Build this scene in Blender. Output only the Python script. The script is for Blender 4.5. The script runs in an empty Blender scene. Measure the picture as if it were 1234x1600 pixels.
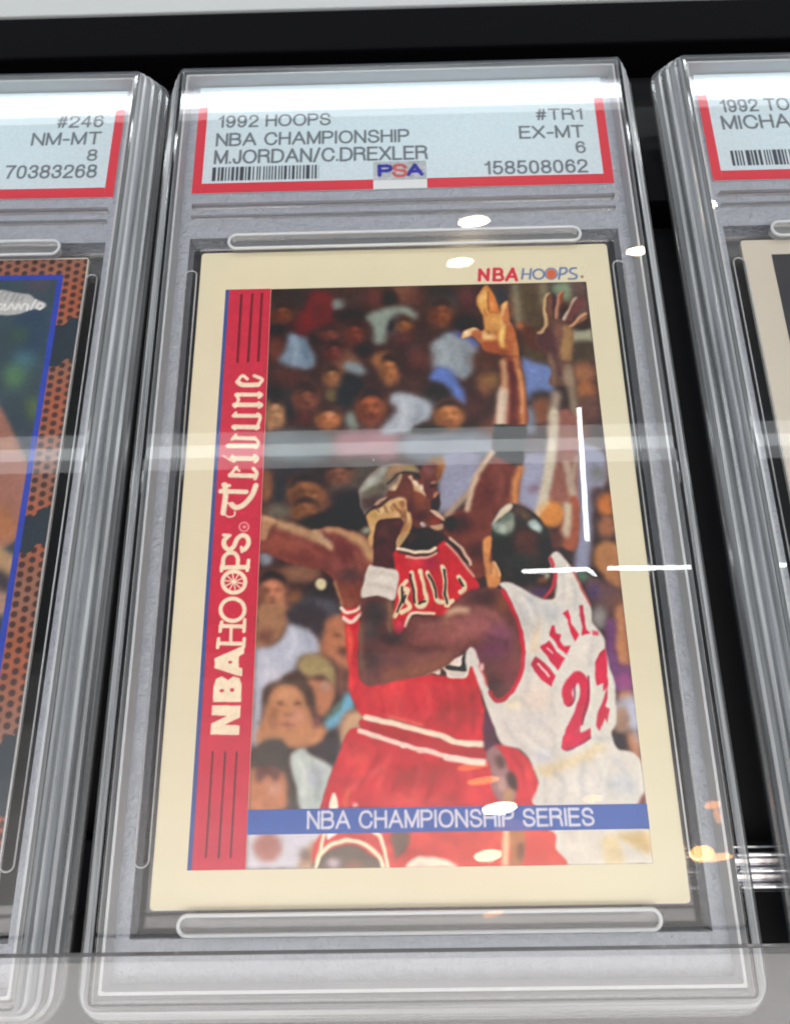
import bpy, bmesh, math, random
import numpy as np
from mathutils import Matrix, Vector

random.seed(7)
MM = 0.001
scene = bpy.context.scene
col = scene.collection

# ------------------------------------------------------------------ camera
CAM_C = np.array([-0.9787, -26.4579, 94.43])                 # millimetres, slab underside is z = 0
CAM_R = np.array([[0.999739, -0.015921, -0.016372], [-0.020141, -0.952627, -0.303475], [-0.010765, 0.303725, -0.952699]])                 # rows: right, down, forward
FPX = 1100.0                               # focal length for a 1234 x 1600 frame
cam_d = bpy.data.cameras.new('camera')
cam = bpy.data.objects.new('camera', cam_d)
col.objects.link(cam)
cam_d.sensor_fit = 'VERTICAL'
cam_d.sensor_height = 36.0
cam_d.lens = FPX / 1600.0 * 36.0
cam_d.clip_start = 0.005
cam_d.clip_end = 50.0
m = Matrix.Identity(4)
for i in range(3):
    m[i][0] = CAM_R[0][i]; m[i][1] = -CAM_R[1][i]; m[i][2] = -CAM_R[2][i]; m[i][3] = CAM_C[i] * MM
cam.matrix_world = m
cam_d.dof.use_dof = True
cam_d.dof.focus_distance = 0.0935
cam_d.dof.aperture_fstop = 64.0
scene.camera = cam

# ------------------------------------------------------------------ world, lamps, exposure
world = bpy.data.worlds.new('World')
scene.world = world
world.use_nodes = True
world.node_tree.nodes['Background'].inputs[0].default_value = (0.80, 0.88, 1.0, 1)
world.node_tree.nodes['Background'].inputs[1].default_value = 0.26
scene.view_settings.view_transform = 'Standard'
scene.view_settings.look = 'None'
scene.view_settings.exposure = 0.08
scene.view_settings.gamma = 1.0
scene.cycles.max_bounces = 14
scene.cycles.transmission_bounces = 10
scene.cycles.transparent_max_bounces = 16
scene.cycles.glossy_bounces = 6
scene.cycles.use_denoising = True
scene.cycles.filter_width = 1.9
scene.cycles.caustics_reflective = True
scene.cycles.caustics_refractive = True
scene.cycles.sample_clamp_indirect = 6.0

SLAB_TOP = 5.8
def lamp_spot(u, v, height):
    """where a lamp at that height (m) stands so that the slab faces mirror it at picture point u, v"""
    d = CAM_R.T @ np.array([(u - 617) / FPX, (v - 800) / FPX, 1.0])
    p = CAM_C + d * (SLAB_TOP - CAM_C[2]) / d[2]
    d = d * np.array([1, 1, -1])
    s = (height / MM - SLAB_TOP) / d[2]
    return (p + d * s) * MM

def area(name, shape, x, y, z, sx, sy, rot, radiance, color):
    l = bpy.data.lights.new(name, 'AREA')
    l.shape = shape
    l.size = sx; l.size_y = sy
    a = sx * sy * (math.pi / 4 if shape == 'ELLIPSE' else 1)
    l.energy = radiance * math.pi * a
    l.color = color
    o = bpy.data.objects.new(name, l)
    o.location = (x, y, z)
    o.rotation_euler = (0, 0, rot)
    col.objects.link(o)
    return o

def downlight(u, v, w, h, radiance, color, H=1.6, rot=0.12):
    p = lamp_spot(u, v, H); q = lamp_spot(u + w, v, H); r = lamp_spot(u, v + h, H)
    area('downlight', 'ELLIPSE', p[0], p[1], H, abs(q[0] - p[0]), abs(r[1] - p[1]), rot, radiance, color)

def line_lamp(u0, v0, u1, v1, wpx, radiance, H=1.6):
    a = lamp_spot(u0, v0, H); b = lamp_spot(u1, v1, H); c = lamp_spot(u0 + wpx, v0, H)
    L = math.hypot(b[0] - a[0], b[1] - a[1])
    area('line_lamp', 'RECTANGLE', (a[0] + b[0]) / 2, (a[1] + b[1]) / 2, H, L, abs(c[0] - a[0]),
         math.atan2(b[1] - a[1], b[0] - a[0]), radiance, (0.95, 0.98, 1.0))

def strip_lamp(name, v0, v1, height, halflen, radiance, color):
    a = lamp_spot(617, v0, height); b = lamp_spot(617, v1, height)
    area(name, 'RECTANGLE', 0, (a[1] + b[1]) / 2, height, 2 * halflen, abs(a[1] - b[1]), 0, radiance, color)

WARM = (1.0, 0.80, 0.52); ORANGE = (1.0, 0.34, 0.07)
strip_lamp('case_led_strip', 140, 161, 0.22, 0.40, 17.0, (0.92, 0.98, 1.0))
strip_lamp('case_led_soft_edge', 136, 169, 0.223, 0.40, 8.0, (0.92, 0.97, 1.0))  # wider, dimmer copy added to soften the strip's mirrored edge
strip_lamp('case_led_outer_fade', 132, 180, 0.226, 0.40, 4.0, (0.95, 0.97, 1.0))  # widest, faintest copy, added to fade that edge further
strip_lamp('shelf_light', 670, 728, 0.30, 0.45, 3.6, (0.93, 0.98, 1.0))
strip_lamp('shelf_light_core', 690, 709, 0.302, 0.45, 5.5, (0.93, 0.98, 1.0))
for k in range(12):  # added overhead strips, staggered to fade the mirrored haze and fill the scene
    strip_lamp('haze_fill_strip', 1020 + 46 * k, 2150, 0.70 + 0.004 * k, 0.55, 0.35, (1.0, 0.95, 0.92))
    bpy.context.scene.collection.objects[-1].rotation_euler.z = random.uniform(-0.05, 0.05)
for (u, v, w, h, r, c) in [(740, 346, 50, 17, 90, WARM), (718, 410, 42, 14, 80, WARM), (1000, 392, 46, 13, 90, WARM), (1093, 321, 56, 18, 90, WARM),
                           (780, 1263, 54, 18, 110, WARM), (762, 1337, 44, 19, 40, WARM), (755, 1220, 50, 11, 22, ORANGE), (738, 1198, 50, 10, 12, ORANGE), (800, 1300, 60, 40, 2.5, ORANGE),
                           (925, 1248, 30, 12, 16, ORANGE), (1096, 1334, 40, 26, 40, (1.0, 0.50, 0.13)), (1120, 1340, 50, 12, 30, (1.0, 0.45, 0.12)),
                           (770, 1428, 34, 9, 14, ORANGE), (1112, 1258, 26, 12, 22, ORANGE), (1120, 1275, 10, 26, 16, ORANGE)]:
    downlight(u, v, w, h, r, c)
for (u0, v0, u1, v1, w) in [(904, 637, 917, 845, 6.5), (1159, 630, 1170, 840, 6.5), (816, 893, 918, 889, 6), (948, 888, 1172, 885, 6),
                            (918, 889, 931, 900, 5), (1172, 885, 1196, 894, 5), (1196, 883, 1228, 883, 6)]:
    line_lamp(u0, v0, u1, v1, w, 48.0)

# ------------------------------------------------------------------ materials
def s2l(c):
    c = np.asarray(c, float) / 255.0
    return np.where(c <= 0.04045, c / 12.92, ((c + 0.055) / 1.055) ** 2.4)

def new_mat(name):
    mt = bpy.data.materials.new(name); mt.use_nodes = True
    nt = mt.node_tree; nt.nodes.clear()
    out = nt.nodes.new('ShaderNodeOutputMaterial')
    return mt, nt, out

def principled(name, rgb, rough=0.5, spec=0.5, metal=0.0, bump=0.0, bscale=2000.0, var=0.0, vscale=60.0, trans=0.0):
    mt, nt, out = new_mat(name)
    b = nt.nodes.new('ShaderNodeBsdfPrincipled')
    lin = s2l(rgb)
    b.inputs['Base Color'].default_value = (*lin, 1)
    b.inputs['Roughness'].default_value = rough
    b.inputs['Specular IOR Level'].default_value = spec
    b.inputs['Metallic'].default_value = metal
    b.inputs['Transmission Weight'].default_value = trans
    tc = nt.nodes.new('ShaderNodeTexCoord')
    if bump:
        n = nt.nodes.new('ShaderNodeTexNoise'); n.inputs['Scale'].default_value = bscale; n.inputs['Detail'].default_value = 3
        nt.links.new(tc.outputs['Object'], n.inputs['Vector'])
        bp = nt.nodes.new('ShaderNodeBump'); bp.inputs['Strength'].default_value = bump; bp.inputs['Distance'].default_value = 0.0005
        nt.links.new(n.outputs['Fac'], bp.inputs['Height']); nt.links.new(bp.outputs['Normal'], b.inputs['Normal'])
    if var:
        n2 = nt.nodes.new('ShaderNodeTexNoise'); n2.inputs['Scale'].default_value = vscale; n2.inputs['Detail'].default_value = 5
        nt.links.new(tc.outputs['Object'], n2.inputs['Vector'])
        mx = nt.nodes.new('ShaderNodeMix'); mx.data_type = 'RGBA'
        mx.inputs['A'].default_value = (*(lin * (1 - var)), 1); mx.inputs['B'].default_value = (*np.clip(lin * (1 + var), 0, 1), 1)
        nt.links.new(n2.outputs['Fac'], mx.inputs['Factor']); nt.links.new(mx.outputs['Result'], b.inputs['Base Color'])
    nt.links.new(b.outputs['BSDF'], out.inputs['Surface'])
    return mt

def clear_plastic(name, rough=0.015, haze=0.25, tint=0.96, milk=0.0, dust=False, streak=False):
    """clear moulded plastic sheet: Fresnel mirror over see-through, with a scuffed haze lobe"""
    mt, nt, out = new_mat(name)
    tr = nt.nodes.new('ShaderNodeBsdfTransparent'); tr.inputs[0].default_value = (tint, tint, tint, 1)
    g1 = nt.nodes.new('ShaderNodeBsdfGlossy'); g1.inputs['Roughness'].default_value = rough
    g2 = nt.nodes.new('ShaderNodeBsdfGlossy'); g2.inputs['Roughness'].default_value = 0.30
    mg = nt.nodes.new('ShaderNodeMixShader'); mg.inputs[0].default_value = haze
    nt.links.new(g1.outputs[0], mg.inputs[1]); nt.links.new(g2.outputs[0], mg.inputs[2])
    base = tr
    if milk:
        df = nt.nodes.new('ShaderNodeBsdfDiffuse'); df.inputs[0].default_value = (0.75, 0.79, 0.82, 1)
        mm_ = nt.nodes.new('ShaderNodeMixShader'); mm_.inputs[0].default_value = milk
        nt.links.new(tr.outputs[0], mm_.inputs[1]); nt.links.new(df.outputs[0], mm_.inputs[2]); base = mm_
        if streak:          # milkiness varied in streaks drawn out along each side
            ts = nt.nodes.new('ShaderNodeTexCoord'); ms = nt.nodes.new('ShaderNodeMapping'); ms.inputs['Scale'].default_value = (1.0, 0.025, 1.0)
            nt.links.new(ts.outputs['Object'], ms.inputs['Vector'])
            n3 = nt.nodes.new('ShaderNodeTexNoise'); n3.inputs['Scale'].default_value = 900.0; n3.inputs['Detail'].default_value = 3
            nt.links.new(ms.outputs[0], n3.inputs['Vector'])
            r3 = nt.nodes.new('ShaderNodeMapRange'); r3.inputs['From Min'].default_value = 0.35; r3.inputs['From Max'].default_value = 0.68
            r3.inputs['To Min'].default_value = milk * 0.6; r3.inputs['To Max'].default_value = min(milk * 1.8, 0.95)
            m4 = nt.nodes.new('ShaderNodeMapping'); m4.inputs['Scale'].default_value = (0.025, 1.0, 1.0)
            n4 = nt.nodes.new('ShaderNodeTexNoise'); n4.inputs['Scale'].default_value = 900.0; n4.inputs['Detail'].default_value = 3
            nt.links.new(ts.outputs['Object'], m4.inputs['Vector']); nt.links.new(m4.outputs[0], n4.inputs['Vector'])
            sn = nt.nodes.new('ShaderNodeSeparateXYZ'); nt.links.new(ts.outputs['Normal'], sn.inputs[0])
            ay = nt.nodes.new('ShaderNodeMath'); ay.operation = 'ABSOLUTE'; nt.links.new(sn.outputs['Y'], ay.inputs[0])
            ax = nt.nodes.new('ShaderNodeMath'); ax.operation = 'ABSOLUTE'; nt.links.new(sn.outputs['X'], ax.inputs[0])
            gy = nt.nodes.new('ShaderNodeMath'); gy.operation = 'GREATER_THAN'; nt.links.new(ay.outputs[0], gy.inputs[0]); nt.links.new(ax.outputs[0], gy.inputs[1])
            mf = nt.nodes.new('ShaderNodeMix'); nt.links.new(gy.outputs[0], mf.inputs['Factor'])
            nt.links.new(n3.outputs['Fac'], mf.inputs['A']); nt.links.new(n4.outputs['Fac'], mf.inputs['B'])
            nt.links.new(mf.outputs['Result'], r3.inputs['Value']); nt.links.new(r3.outputs['Result'], mm_.inputs[0])
    if dust:
        tcd = nt.nodes.new('ShaderNodeTexCoord')
        vo = nt.nodes.new('ShaderNodeTexVoronoi'); vo.inputs['Scale'].default_value = 420.0
        nt.links.new(tcd.outputs['Object'], vo.inputs['Vector'])
        sp = nt.nodes.new('ShaderNodeSeparateColor'); nt.links.new(vo.outputs['Color'], sp.inputs[0])
        rad = nt.nodes.new('ShaderNodeMath'); rad.operation = 'MULTIPLY_ADD'; rad.inputs[1].default_value = 0.5; rad.inputs[2].default_value = -0.44
        nt.links.new(sp.outputs[0], rad.inputs[0])
        lt = nt.nodes.new('ShaderNodeMath'); lt.operation = 'LESS_THAN'
        nt.links.new(vo.outputs['Distance'], lt.inputs[0]); nt.links.new(rad.outputs[0], lt.inputs[1])
        # fine wiping scratches
        mp = nt.nodes.new('ShaderNodeMapping'); mp.inputs['Rotation'].default_value = (0, 0, 0.5); mp.inputs['Scale'].default_value = (1.0, 0.04, 1.0)
        nt.links.new(tcd.outputs['Object'], mp.inputs['Vector'])
        ns = nt.nodes.new('ShaderNodeTexNoise'); ns.inputs['Scale'].default_value = 1800.0; ns.inputs['Detail'].default_value = 1
        nt.links.new(mp.outputs[0], ns.inputs['Vector'])
        gt = nt.nodes.new('ShaderNodeMapRange'); gt.inputs['From Min'].default_value = 0.70; gt.inputs['From Max'].default_value = 0.80; gt.inputs['To Max'].default_value = 0.0
        nt.links.new(ns.outputs['Fac'], gt.inputs['Value'])
        dm = nt.nodes.new('ShaderNodeMath'); dm.operation = 'MULTIPLY_ADD'; dm.inputs[1].default_value = 0.28
        nt.links.new(lt.outputs[0], dm.inputs[0]); nt.links.new(gt.outputs[0], dm.inputs[2])
        dd = nt.nodes.new('ShaderNodeBsdfDiffuse'); dd.inputs[0].default_value = (0.8, 0.8, 0.8, 1)
        md = nt.nodes.new('ShaderNodeMixShader')
        nt.links.new(dm.outputs[0], md.inputs[0]); nt.links.new(base.outputs[0], md.inputs[1]); nt.links.new(dd.outputs[0], md.inputs[2]); base = md
    fr = nt.nodes.new('ShaderNodeFresnel'); fr.inputs['IOR'].default_value = 1.5
    # fine ripple of the moulded sheet
    tc = nt.nodes.new('ShaderNodeTexCoord'); n = nt.nodes.new('ShaderNodeTexNoise')
    n.inputs['Scale'].default_value = 35.0; n.inputs['Detail'].default_value = 2
    nt.links.new(tc.outputs['Object'], n.inputs['Vector'])
    bp = nt.nodes.new('ShaderNodeBump'); bp.inputs['Strength'].default_value = 0.006; bp.inputs['Distance'].default_value = 0.0003
    nt.links.new(n.outputs['Fac'], bp.inputs['Height'])
    nt.links.new(bp.outputs['Normal'], g1.inputs['Normal'])
    mx = nt.nodes.new('ShaderNodeMixShader')
    nt.links.new(fr.outputs[0], mx.inputs[0]); nt.links.new(base.outputs[0], mx.inputs[1]); nt.links.new(mg.outputs[0], mx.inputs[2])
    nt.links.new(mx.outputs[0], out.inputs['Surface'])
    return mt

def print_mat(name, rough=0.38):
    mt, nt, out = new_mat(name)
    b = nt.nodes.new('ShaderNodeBsdfPrincipled')
    at = nt.nodes.new('ShaderNodeVertexColor'); at.layer_name = 'ink'
    tc = nt.nodes.new('ShaderNodeTexCoord')
    n = nt.nodes.new('ShaderNodeTexNoise'); n.inputs['Scale'].default_value = 1900.0; n.inputs['Detail'].default_value = 2
    nt.links.new(tc.outputs['Object'], n.inputs['Vector'])
    mr = nt.nodes.new('ShaderNodeMapRange'); mr.inputs['To Min'].default_value = 0.88; mr.inputs['To Max'].default_value = 1.12
    nt.links.new(n.outputs['Fac'], mr.inputs['Value'])
    vm = nt.nodes.new('ShaderNodeVectorMath'); vm.operation = 'SCALE'
    nt.links.new(at.outputs['Color'], vm.inputs[0]); nt.links.new(mr.outputs['Result'], vm.inputs['Scale'])
    nt.links.new(vm.outputs['Vector'], b.inputs['Base Color'])
    b.inputs['Roughness'].default_value = rough
    b.inputs['Specular IOR Level'].default_value = 0.3
    nt.links.new(b.outputs['BSDF'], out.inputs['Surface'])
    return mt

M = {}
M['bed'] = principled('black_lining', (20, 21, 24), 0.55, 0.2, var=0.2)
M['black'] = principled('black_satin', (4, 4, 7), 0.7, 0.06, var=0.15)
M['panel'] = principled('light_grey_panel', (168, 172, 172), 0.6, var=0.03)
M['metal'] = principled('brushed_metal', (205, 205, 208), 0.22, metal=1.0)
M['frost'] = principled('frosted_plastic', (164, 170, 180), 0.40, 0.5, bump=1.0, bscale=1500, var=0.20, vscale=800)
M['window'] = clear_plastic('clear_window', 0.006, 0.15, 0.98, dust=True)
M['inner'] = clear_plastic('clear_inner', 0.05, 0.2, 0.98)
M['flange'] = clear_plastic('clear_flange', 0.08, 0.3, 0.9, milk=0.08)
M['wall'] = clear_plastic('moulded_wall', 0.10, 0.5, 0.9, milk=0.30, streak=True)
M['rail'] = clear_plastic('clear_rail', 0.05, 0.4, 0.95, milk=0.03)
M['edge'] = clear_plastic('whitened_edge', 0.10, 0.4, 0.9, milk=0.68)  # white mixed in paints the bright line along the clear ridge
M['bar'] = clear_plastic('polished_bar', 0.12, 0.4, 0.94, milk=0.07)
M['bright'] = clear_plastic('whitened_bead', 0.12, 0.5, 0.9, milk=0.92)  # nearly all white: paints the highlight outline of the clear bars
M['ridge'] = clear_plastic('moulded_ridge', 0.10, 0.4, 0.9, milk=0.40, streak=True)
M['lip'] = clear_plastic('acrylic_lip', 0.05, 0.3, 0.99, milk=0.025)  # slight white tint paints in part of the foreground haze
M['lip_edge'] = clear_plastic('acrylic_lip_edge', 0.15, 0.5, 0.95, milk=0.10)
M['cream'] = principled('cream_card', (224, 217, 187), 0.36, 0.3, var=0.045, vscale=140)
M['pinkcream'] = principled('pale_card', (206, 199, 184), 0.36, 0.3, var=0.025, vscale=90)
M['stock'] = principled('card_stock', (216, 212, 200), 0.6)
M['ink'] = print_mat('printed_ink')
M['paper'] = principled('label_paper', (204, 222, 229), 0.45, 0.3, var=0.02)
M['red'] = principled('label_red', (212, 50, 66), 0.4, 0.4)
M['text'] = principled('label_text', (92, 100, 108), 0.5)
M['code'] = principled('barcode_ink', (52, 56, 62), 0.5)
M['holo'] = principled('silver_foil', (176, 180, 184), 0.35, metal=0.35, var=0.12, vscale=900)
M['foil_white'] = principled('pale_foil', (222, 228, 228), 0.4)
M['psa_blue'] = principled('logo_blue', (34, 40, 150), 0.4)
M['psa_red'] = principled('logo_red', (190, 70, 70), 0.4)
M['barblue'] = principled('caption_blue', (52, 88, 168), 0.38, 0.3, var=0.04, vscale=120)
M['barwhite'] = principled('caption_white', (214, 216, 226), 0.4)
M['darkpic'] = principled('dark_print', (44, 44, 50), 0.38, var=0.3, vscale=120)

# ------------------------------------------------------------------ mesh helpers (millimetres)
def link(name, verts, faces, mat, parent=None, smooth=False):
    me = bpy.data.meshes.new(name)
    me.from_pydata([(x * MM, y * MM, z * MM) for x, y, z in verts], [], faces)
    me.update()
    if smooth:
        for p in me.polygons: p.use_smooth = True
    if mat: me.materials.append(mat)
    o = bpy.data.objects.new(name, me)
    col.objects.link(o)
    if parent: o.parent = parent
    return o

def recalc(o):
    b = bmesh.new(); b.from_mesh(o.data); bmesh.ops.recalc_face_normals(b, faces=b.faces); b.to_mesh(o.data); b.free()
    return o

def box(name, x0, x1, y0, y1, z0, z1, mat, parent=None, bevel=0.0):
    v = [(x, y, z) for z in (z0, z1) for y in (y0, y1) for x in (x0, x1)]
    f = [(0, 2, 3, 1), (4, 5, 7, 6), (0, 1, 5, 4), (1, 3, 7, 5), (3, 2, 6, 7), (2, 0, 4, 6)]
    o = link(name, v, f, mat, parent)
    if bevel:
        b = bmesh.new(); b.from_mesh(o.data)
        bmesh.ops.bevel(b, geom=list(b.edges), offset=bevel * MM, segments=2, affect='EDGES', profile=0.5)
        b.to_mesh(o.data); b.free()
    return o

def thing(name, label, cat, x=0, y=0, z=0, rz=0, group=None):
    o = bpy.data.objects.new(name, None)
    o.empty_display_size = 0.01
    o.location = (x * MM, y * MM, z * MM); o.rotation_euler = (0, 0, rz)
    o['label'] = label; o['category'] = cat
    if group: o['group'] = group
    col.objects.link(o)
    return o

def tag(o, label, cat, group=None):
    o['label'] = label; o['category'] = cat
    if group: o['group'] = group
    return o

def struct(o):
    o['kind'] = 'structure'; return o

def rrect(x0, x1, y0, y1, r, n=6):
    pts = []
    for cx, cy, a0 in ((x1 - r, y1 - r, 0), (x0 + r, y1 - r, 90), (x0 + r, y0 + r, 180), (x1 - r, y0 + r, 270)):
        for k in range(n + 1):
            a = math.radians(a0 + 90 * k / n)
            pts.append((cx + r * math.cos(a), cy + r * math.sin(a)))
    return pts

def sweep_rim(name, x0, x1, y0, y1, r, profile, mat, parent):
    """closed profile of (inset, z) carried round a rounded rectangle"""
    loops = []
    for d, z in profile:
        loops.append([(x, y, z) for x, y in rrect(x0 + d, x1 - d, y0 + d, y1 - d, max(r - d, 0.25))])
    n = len(loops[0]); v = [p for L in loops for p in L]; f = []
    K = len(loops)
    for i in range(K):
        j = (i + 1) % K
        for k in range(n):
            l = (k + 1) % n
            f.append((i * n + k, i * n + l, j * n + l, j * n + k))
    return recalc(link(name, v, f, mat, parent))

def frame_plate(name, outer, inner, z0, z1, mat, parent):
    (a0, a1, b0, b1), (c0, c1, d0, d1) = outer, inner
    v = []
    for z in (z0, z1):
        v += [(a0, b0, z), (a1, b0, z), (a1, b1, z), (a0, b1, z), (c0, d0, z), (c1, d0, z), (c1, d1, z), (c0, d1, z)]
    f = []
    for k in range(4):
        l = (k + 1) % 4
        f += [(k, l, 4 + l, 4 + k), (8 + k, 8 + l, 12 + l, 12 + k), (k, l, 8 + l, 8 + k), (4 + k, 4 + l, 12 + l, 12 + k)]
    return recalc(link(name, v, f, mat, parent))

def stadium(x0, x1, y0, y1, n=8):
    r = min(x1 - x0, y1 - y0) / 2
    return rrect(x0, x1, y0, y1, r * 0.98, n)

def tube_loop(name, pts, z, rad, mat, parent, n=8):
    """closed round bead following pts"""
    N = len(pts); v = []; f = []
    for i in range(N):
        p, q = Vector(pts[i - 1]), Vector(pts[(i + 1) % N])
        t = (q - p).normalized(); nx, ny = -t.y, t.x
        for k in range(n):
            a = 2 * math.pi * k / n
            v.append((pts[i][0] + nx * rad * math.cos(a), pts[i][1] + ny * rad * math.cos(a), z + rad * math.sin(a)))
    for i in range(N):
        j = (i + 1) % N
        for k in range(n):
            l = (k + 1) % n
            f.append((i * n + k, j * n + k, j * n + l, i * n + l))
    return recalc(link(name, v, f, mat, parent, True))

def prism(name, pts, z0, z1, mat, parent):
    N = len(pts)
    v = [(x, y, z0) for x, y in pts] + [(x, y, z1) for x, y in pts]
    f = [tuple(range(N - 1, -1, -1)), tuple(range(N, 2 * N))]
    for k in range(N):
        l = (k + 1) % N
        f.append((k, l, N + l, N + k))
    return recalc(link(name, v, f, mat, parent))

# ------------------------------------------------------------------ printed pictures: drawn shape by shape, laid down as ink colour
def catmull(p,closed,n=5):
    p=np.asarray(p,float);N=len(p)
    out=[]
    rng=N if closed else N-1
    for i in range(rng):
        if closed: a,b,c,d=p[i-1],p[i],p[(i+1)%N],p[(i+2)%N]
        else: a,b,c,d=p[max(i-1,0)],p[i],p[i+1],p[min(i+2,N-1)]
        for k in range(n):
            t=k/n
            out.append(.5*((2*b)+(-a+c)*t+(2*a-5*b+4*c-d)*t*t+(-a+3*b-3*c+d)*t**3))
    if not closed: out.append(p[-1])
    return np.array(out)
def blur(m,s):
    if s<.3:return m
    r=int(s*2.5)+1;k=np.exp(-.5*(np.arange(-r,r+1)/s)**2);k/=k.sum()
    for ax in (0,1):
        pad=[(0,0),(0,0)];pad[ax]=(r,r);mp=np.pad(m,pad);o=np.zeros_like(m);n=m.shape[ax]
        for j,w in enumerate(k):
            o+=w*(mp[j:j+n,:] if ax==0 else mp[:,j:j+n])
        m=o
    return m
def poly_mask(pts,x0,y0,w,h,ss=2):
    X=(np.arange(w*ss)+.5)/ss+x0;Y=(np.arange(h*ss)+.5)/ss+y0
    m=np.zeros((h*ss,w*ss),bool)
    N=len(pts)
    for i in range(N):
        (xa,ya),(xb,yb)=pts[i],pts[(i+1)%N]
        if ya==yb: continue
        lo,hi=min(ya,yb),max(ya,yb)
        r0=np.searchsorted(Y,lo,'right');r1=np.searchsorted(Y,hi,'right')
        if r1<=r0: continue
        xc=xa+(Y[r0:r1]-ya)*(xb-xa)/(yb-ya)
        m[r0:r1]^=X[None,:]>xc[:,None]
    return m.reshape(h,ss,w,ss).mean((1,3))
def stroke_mask(pts,wd,x0,y0,w,h):
    X,Y=np.meshgrid(np.arange(w)+.5+x0,np.arange(h)+.5+y0)
    D=np.full((h,w),1e9)
    for (xa,ya),(xb,yb) in zip(pts[:-1],pts[1:]):
        dx,dy=xb-xa,yb-ya;L=dx*dx+dy*dy+1e-9
        t=np.clip(((X-xa)*dx+(Y-ya)*dy)/L,0,1)
        D=np.minimum(D,np.hypot(X-xa-t*dx,Y-ya-t*dy))
    return np.clip(wd/2-D+.5,0,1)
def paint(img,shapes):
    """img HxWx3 float; shapes in raster px: kind,col,soft,arg,pts"""
    H,W=img.shape[:2]
    for kind,col,soft,arg,pts in shapes:
        if kind=='p': pts=catmull(pts,True) if arg else np.asarray(pts,float)
        else: pts=catmull(pts,False)
        pad=soft*2.6+2+(arg if kind=='s' else 0)
        x0=max(int(pts[:,0].min()-pad),0);x1=min(int(pts[:,0].max()+pad)+1,W)
        y0=max(int(pts[:,1].min()-pad),0);y1=min(int(pts[:,1].max()+pad)+1,H)
        if x1<=x0 or y1<=y0: continue
        m=poly_mask(pts,x0,y0,x1-x0,y1-y0) if kind=='p' else stroke_mask(pts,arg,x0,y0,x1-x0,y1-y0)
        m=blur(m,soft)[:,:,None]
        img[y0:y1,x0:x1]=img[y0:y1,x0:x1]*(1-m)+np.asarray(col,float)*m
    return img


def decode(text, x0, y1, res):
    out = []
    for s in text:                                  # (0 fill or 1 stroke, r, g, b, softness, smooth or width, x, y, x, y ...) in 0.01 mm
        v = s[6:]
        p = [((v[2 * k] / 100 - x0) * res, (y1 - v[2 * k + 1] / 100) * res) for k in range(len(v) // 2)]
        a = s[5] if s[0] == 0 else s[5] / 100 * res
        out.append(('s' if s[0] else 'p', s[1:4], s[4] / 100 * res, a, p))
    return out

def printed_sheet(name, x0, x1, y0, y1, z, res, base, layers, parent, gain=1.0, grain=0.0, warp=0.0, lift=0.0, sharpen=0.0):
    W, H = int(round((x1 - x0) * res)) + 1, int(round((y1 - y0) * res)) + 1
    img = np.ones((H, W, 3)) * np.asarray(base, float)
    for L in layers:
        if callable(L): img = L(img, x0, y1, res)
        else: img = paint(img, decode(L, x0, y1, res))
    if grain:
        rg = np.random.RandomState(3)
        for s, k in ((1.2, grain), (5.0, grain * 1.2)):
            n = blur(rg.randn(H, W), s); img = img * (1 + k * (n / n.std())[:, :, None] * 0.5)
    if sharpen:
        img = img + sharpen * (img - np.stack([blur(img[:, :, q], 1.8) for q in range(3)], 2)) + 0.45 * sharpen * (img - np.stack([blur(img[:, :, q], 7.0) for q in range(3)], 2))
        img = np.clip(img, 0, 255)
    if warp:
        img = np.stack([blur(img[:, :, q], 0.55) for q in range(3)], 2)
        rg = np.random.RandomState(11)
        ny, nx = (blur(rg.randn(H, W), 3.5) for _ in range(2))
        iy = np.clip(np.arange(H)[:, None] + warp * ny / ny.std(), 0, H - 1.001); ix = np.clip(np.arange(W)[None, :] + warp * nx / nx.std(), 0, W - 1.001)
        y_, x_ = iy.astype(int), ix.astype(int); fy, fx = (iy - y_)[:, :, None], (ix - x_)[:, :, None]
        img = (img[y_, x_] * (1 - fx) + img[y_, x_ + 1] * fx) * (1 - fy) + (img[y_ + 1, x_] * (1 - fx) + img[y_ + 1, x_ + 1] * fx) * fy
        for s, k in ((2.2, .03), (8.0, .05)):
            n = blur(rg.randn(H, W), s); n = (n / n.std())[:, :, None]
            img = img * (1 + k * n * np.clip(1.25 - img.mean(2, keepdims=True) / 190, .05, 1))
    lin = np.clip(s2l(np.clip(img, 0, 255)) * gain - lift, 0.002, 1)
    xs = x0 + np.arange(W) / res; ys = y1 - np.arange(H) / res
    X, Y = np.meshgrid(xs, ys)
    co = np.stack([X, Y, np.full_like(X, z)], 2).reshape(-1, 3) * MM
    idx = np.arange(W * H).reshape(H, W)
    q = np.stack([idx[1:, :-1], idx[1:, 1:], idx[:-1, 1:], idx[:-1, :-1]], 2).reshape(-1)
    nf = (W - 1) * (H - 1)
    me = bpy.data.meshes.new(name)
    me.vertices.add(W * H); me.vertices.foreach_set('co', co.ravel())
    me.loops.add(nf * 4); me.loops.foreach_set('vertex_index', q)
    me.polygons.add(nf); me.polygons.foreach_set('loop_start', np.arange(0, nf * 4, 4))
    me.update(calc_edges=True)
    ca = me.color_attributes.new('ink', 'FLOAT_COLOR', 'POINT')
    ca.data.foreach_set('color', np.concatenate([lin.reshape(-1, 3), np.ones((W * H, 1))], 1).astype(np.float32).ravel())
    me.materials.append(M['ink'])
    o = bpy.data.objects.new(name, me); col.objects.link(o); o.parent = parent
    return o

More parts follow.
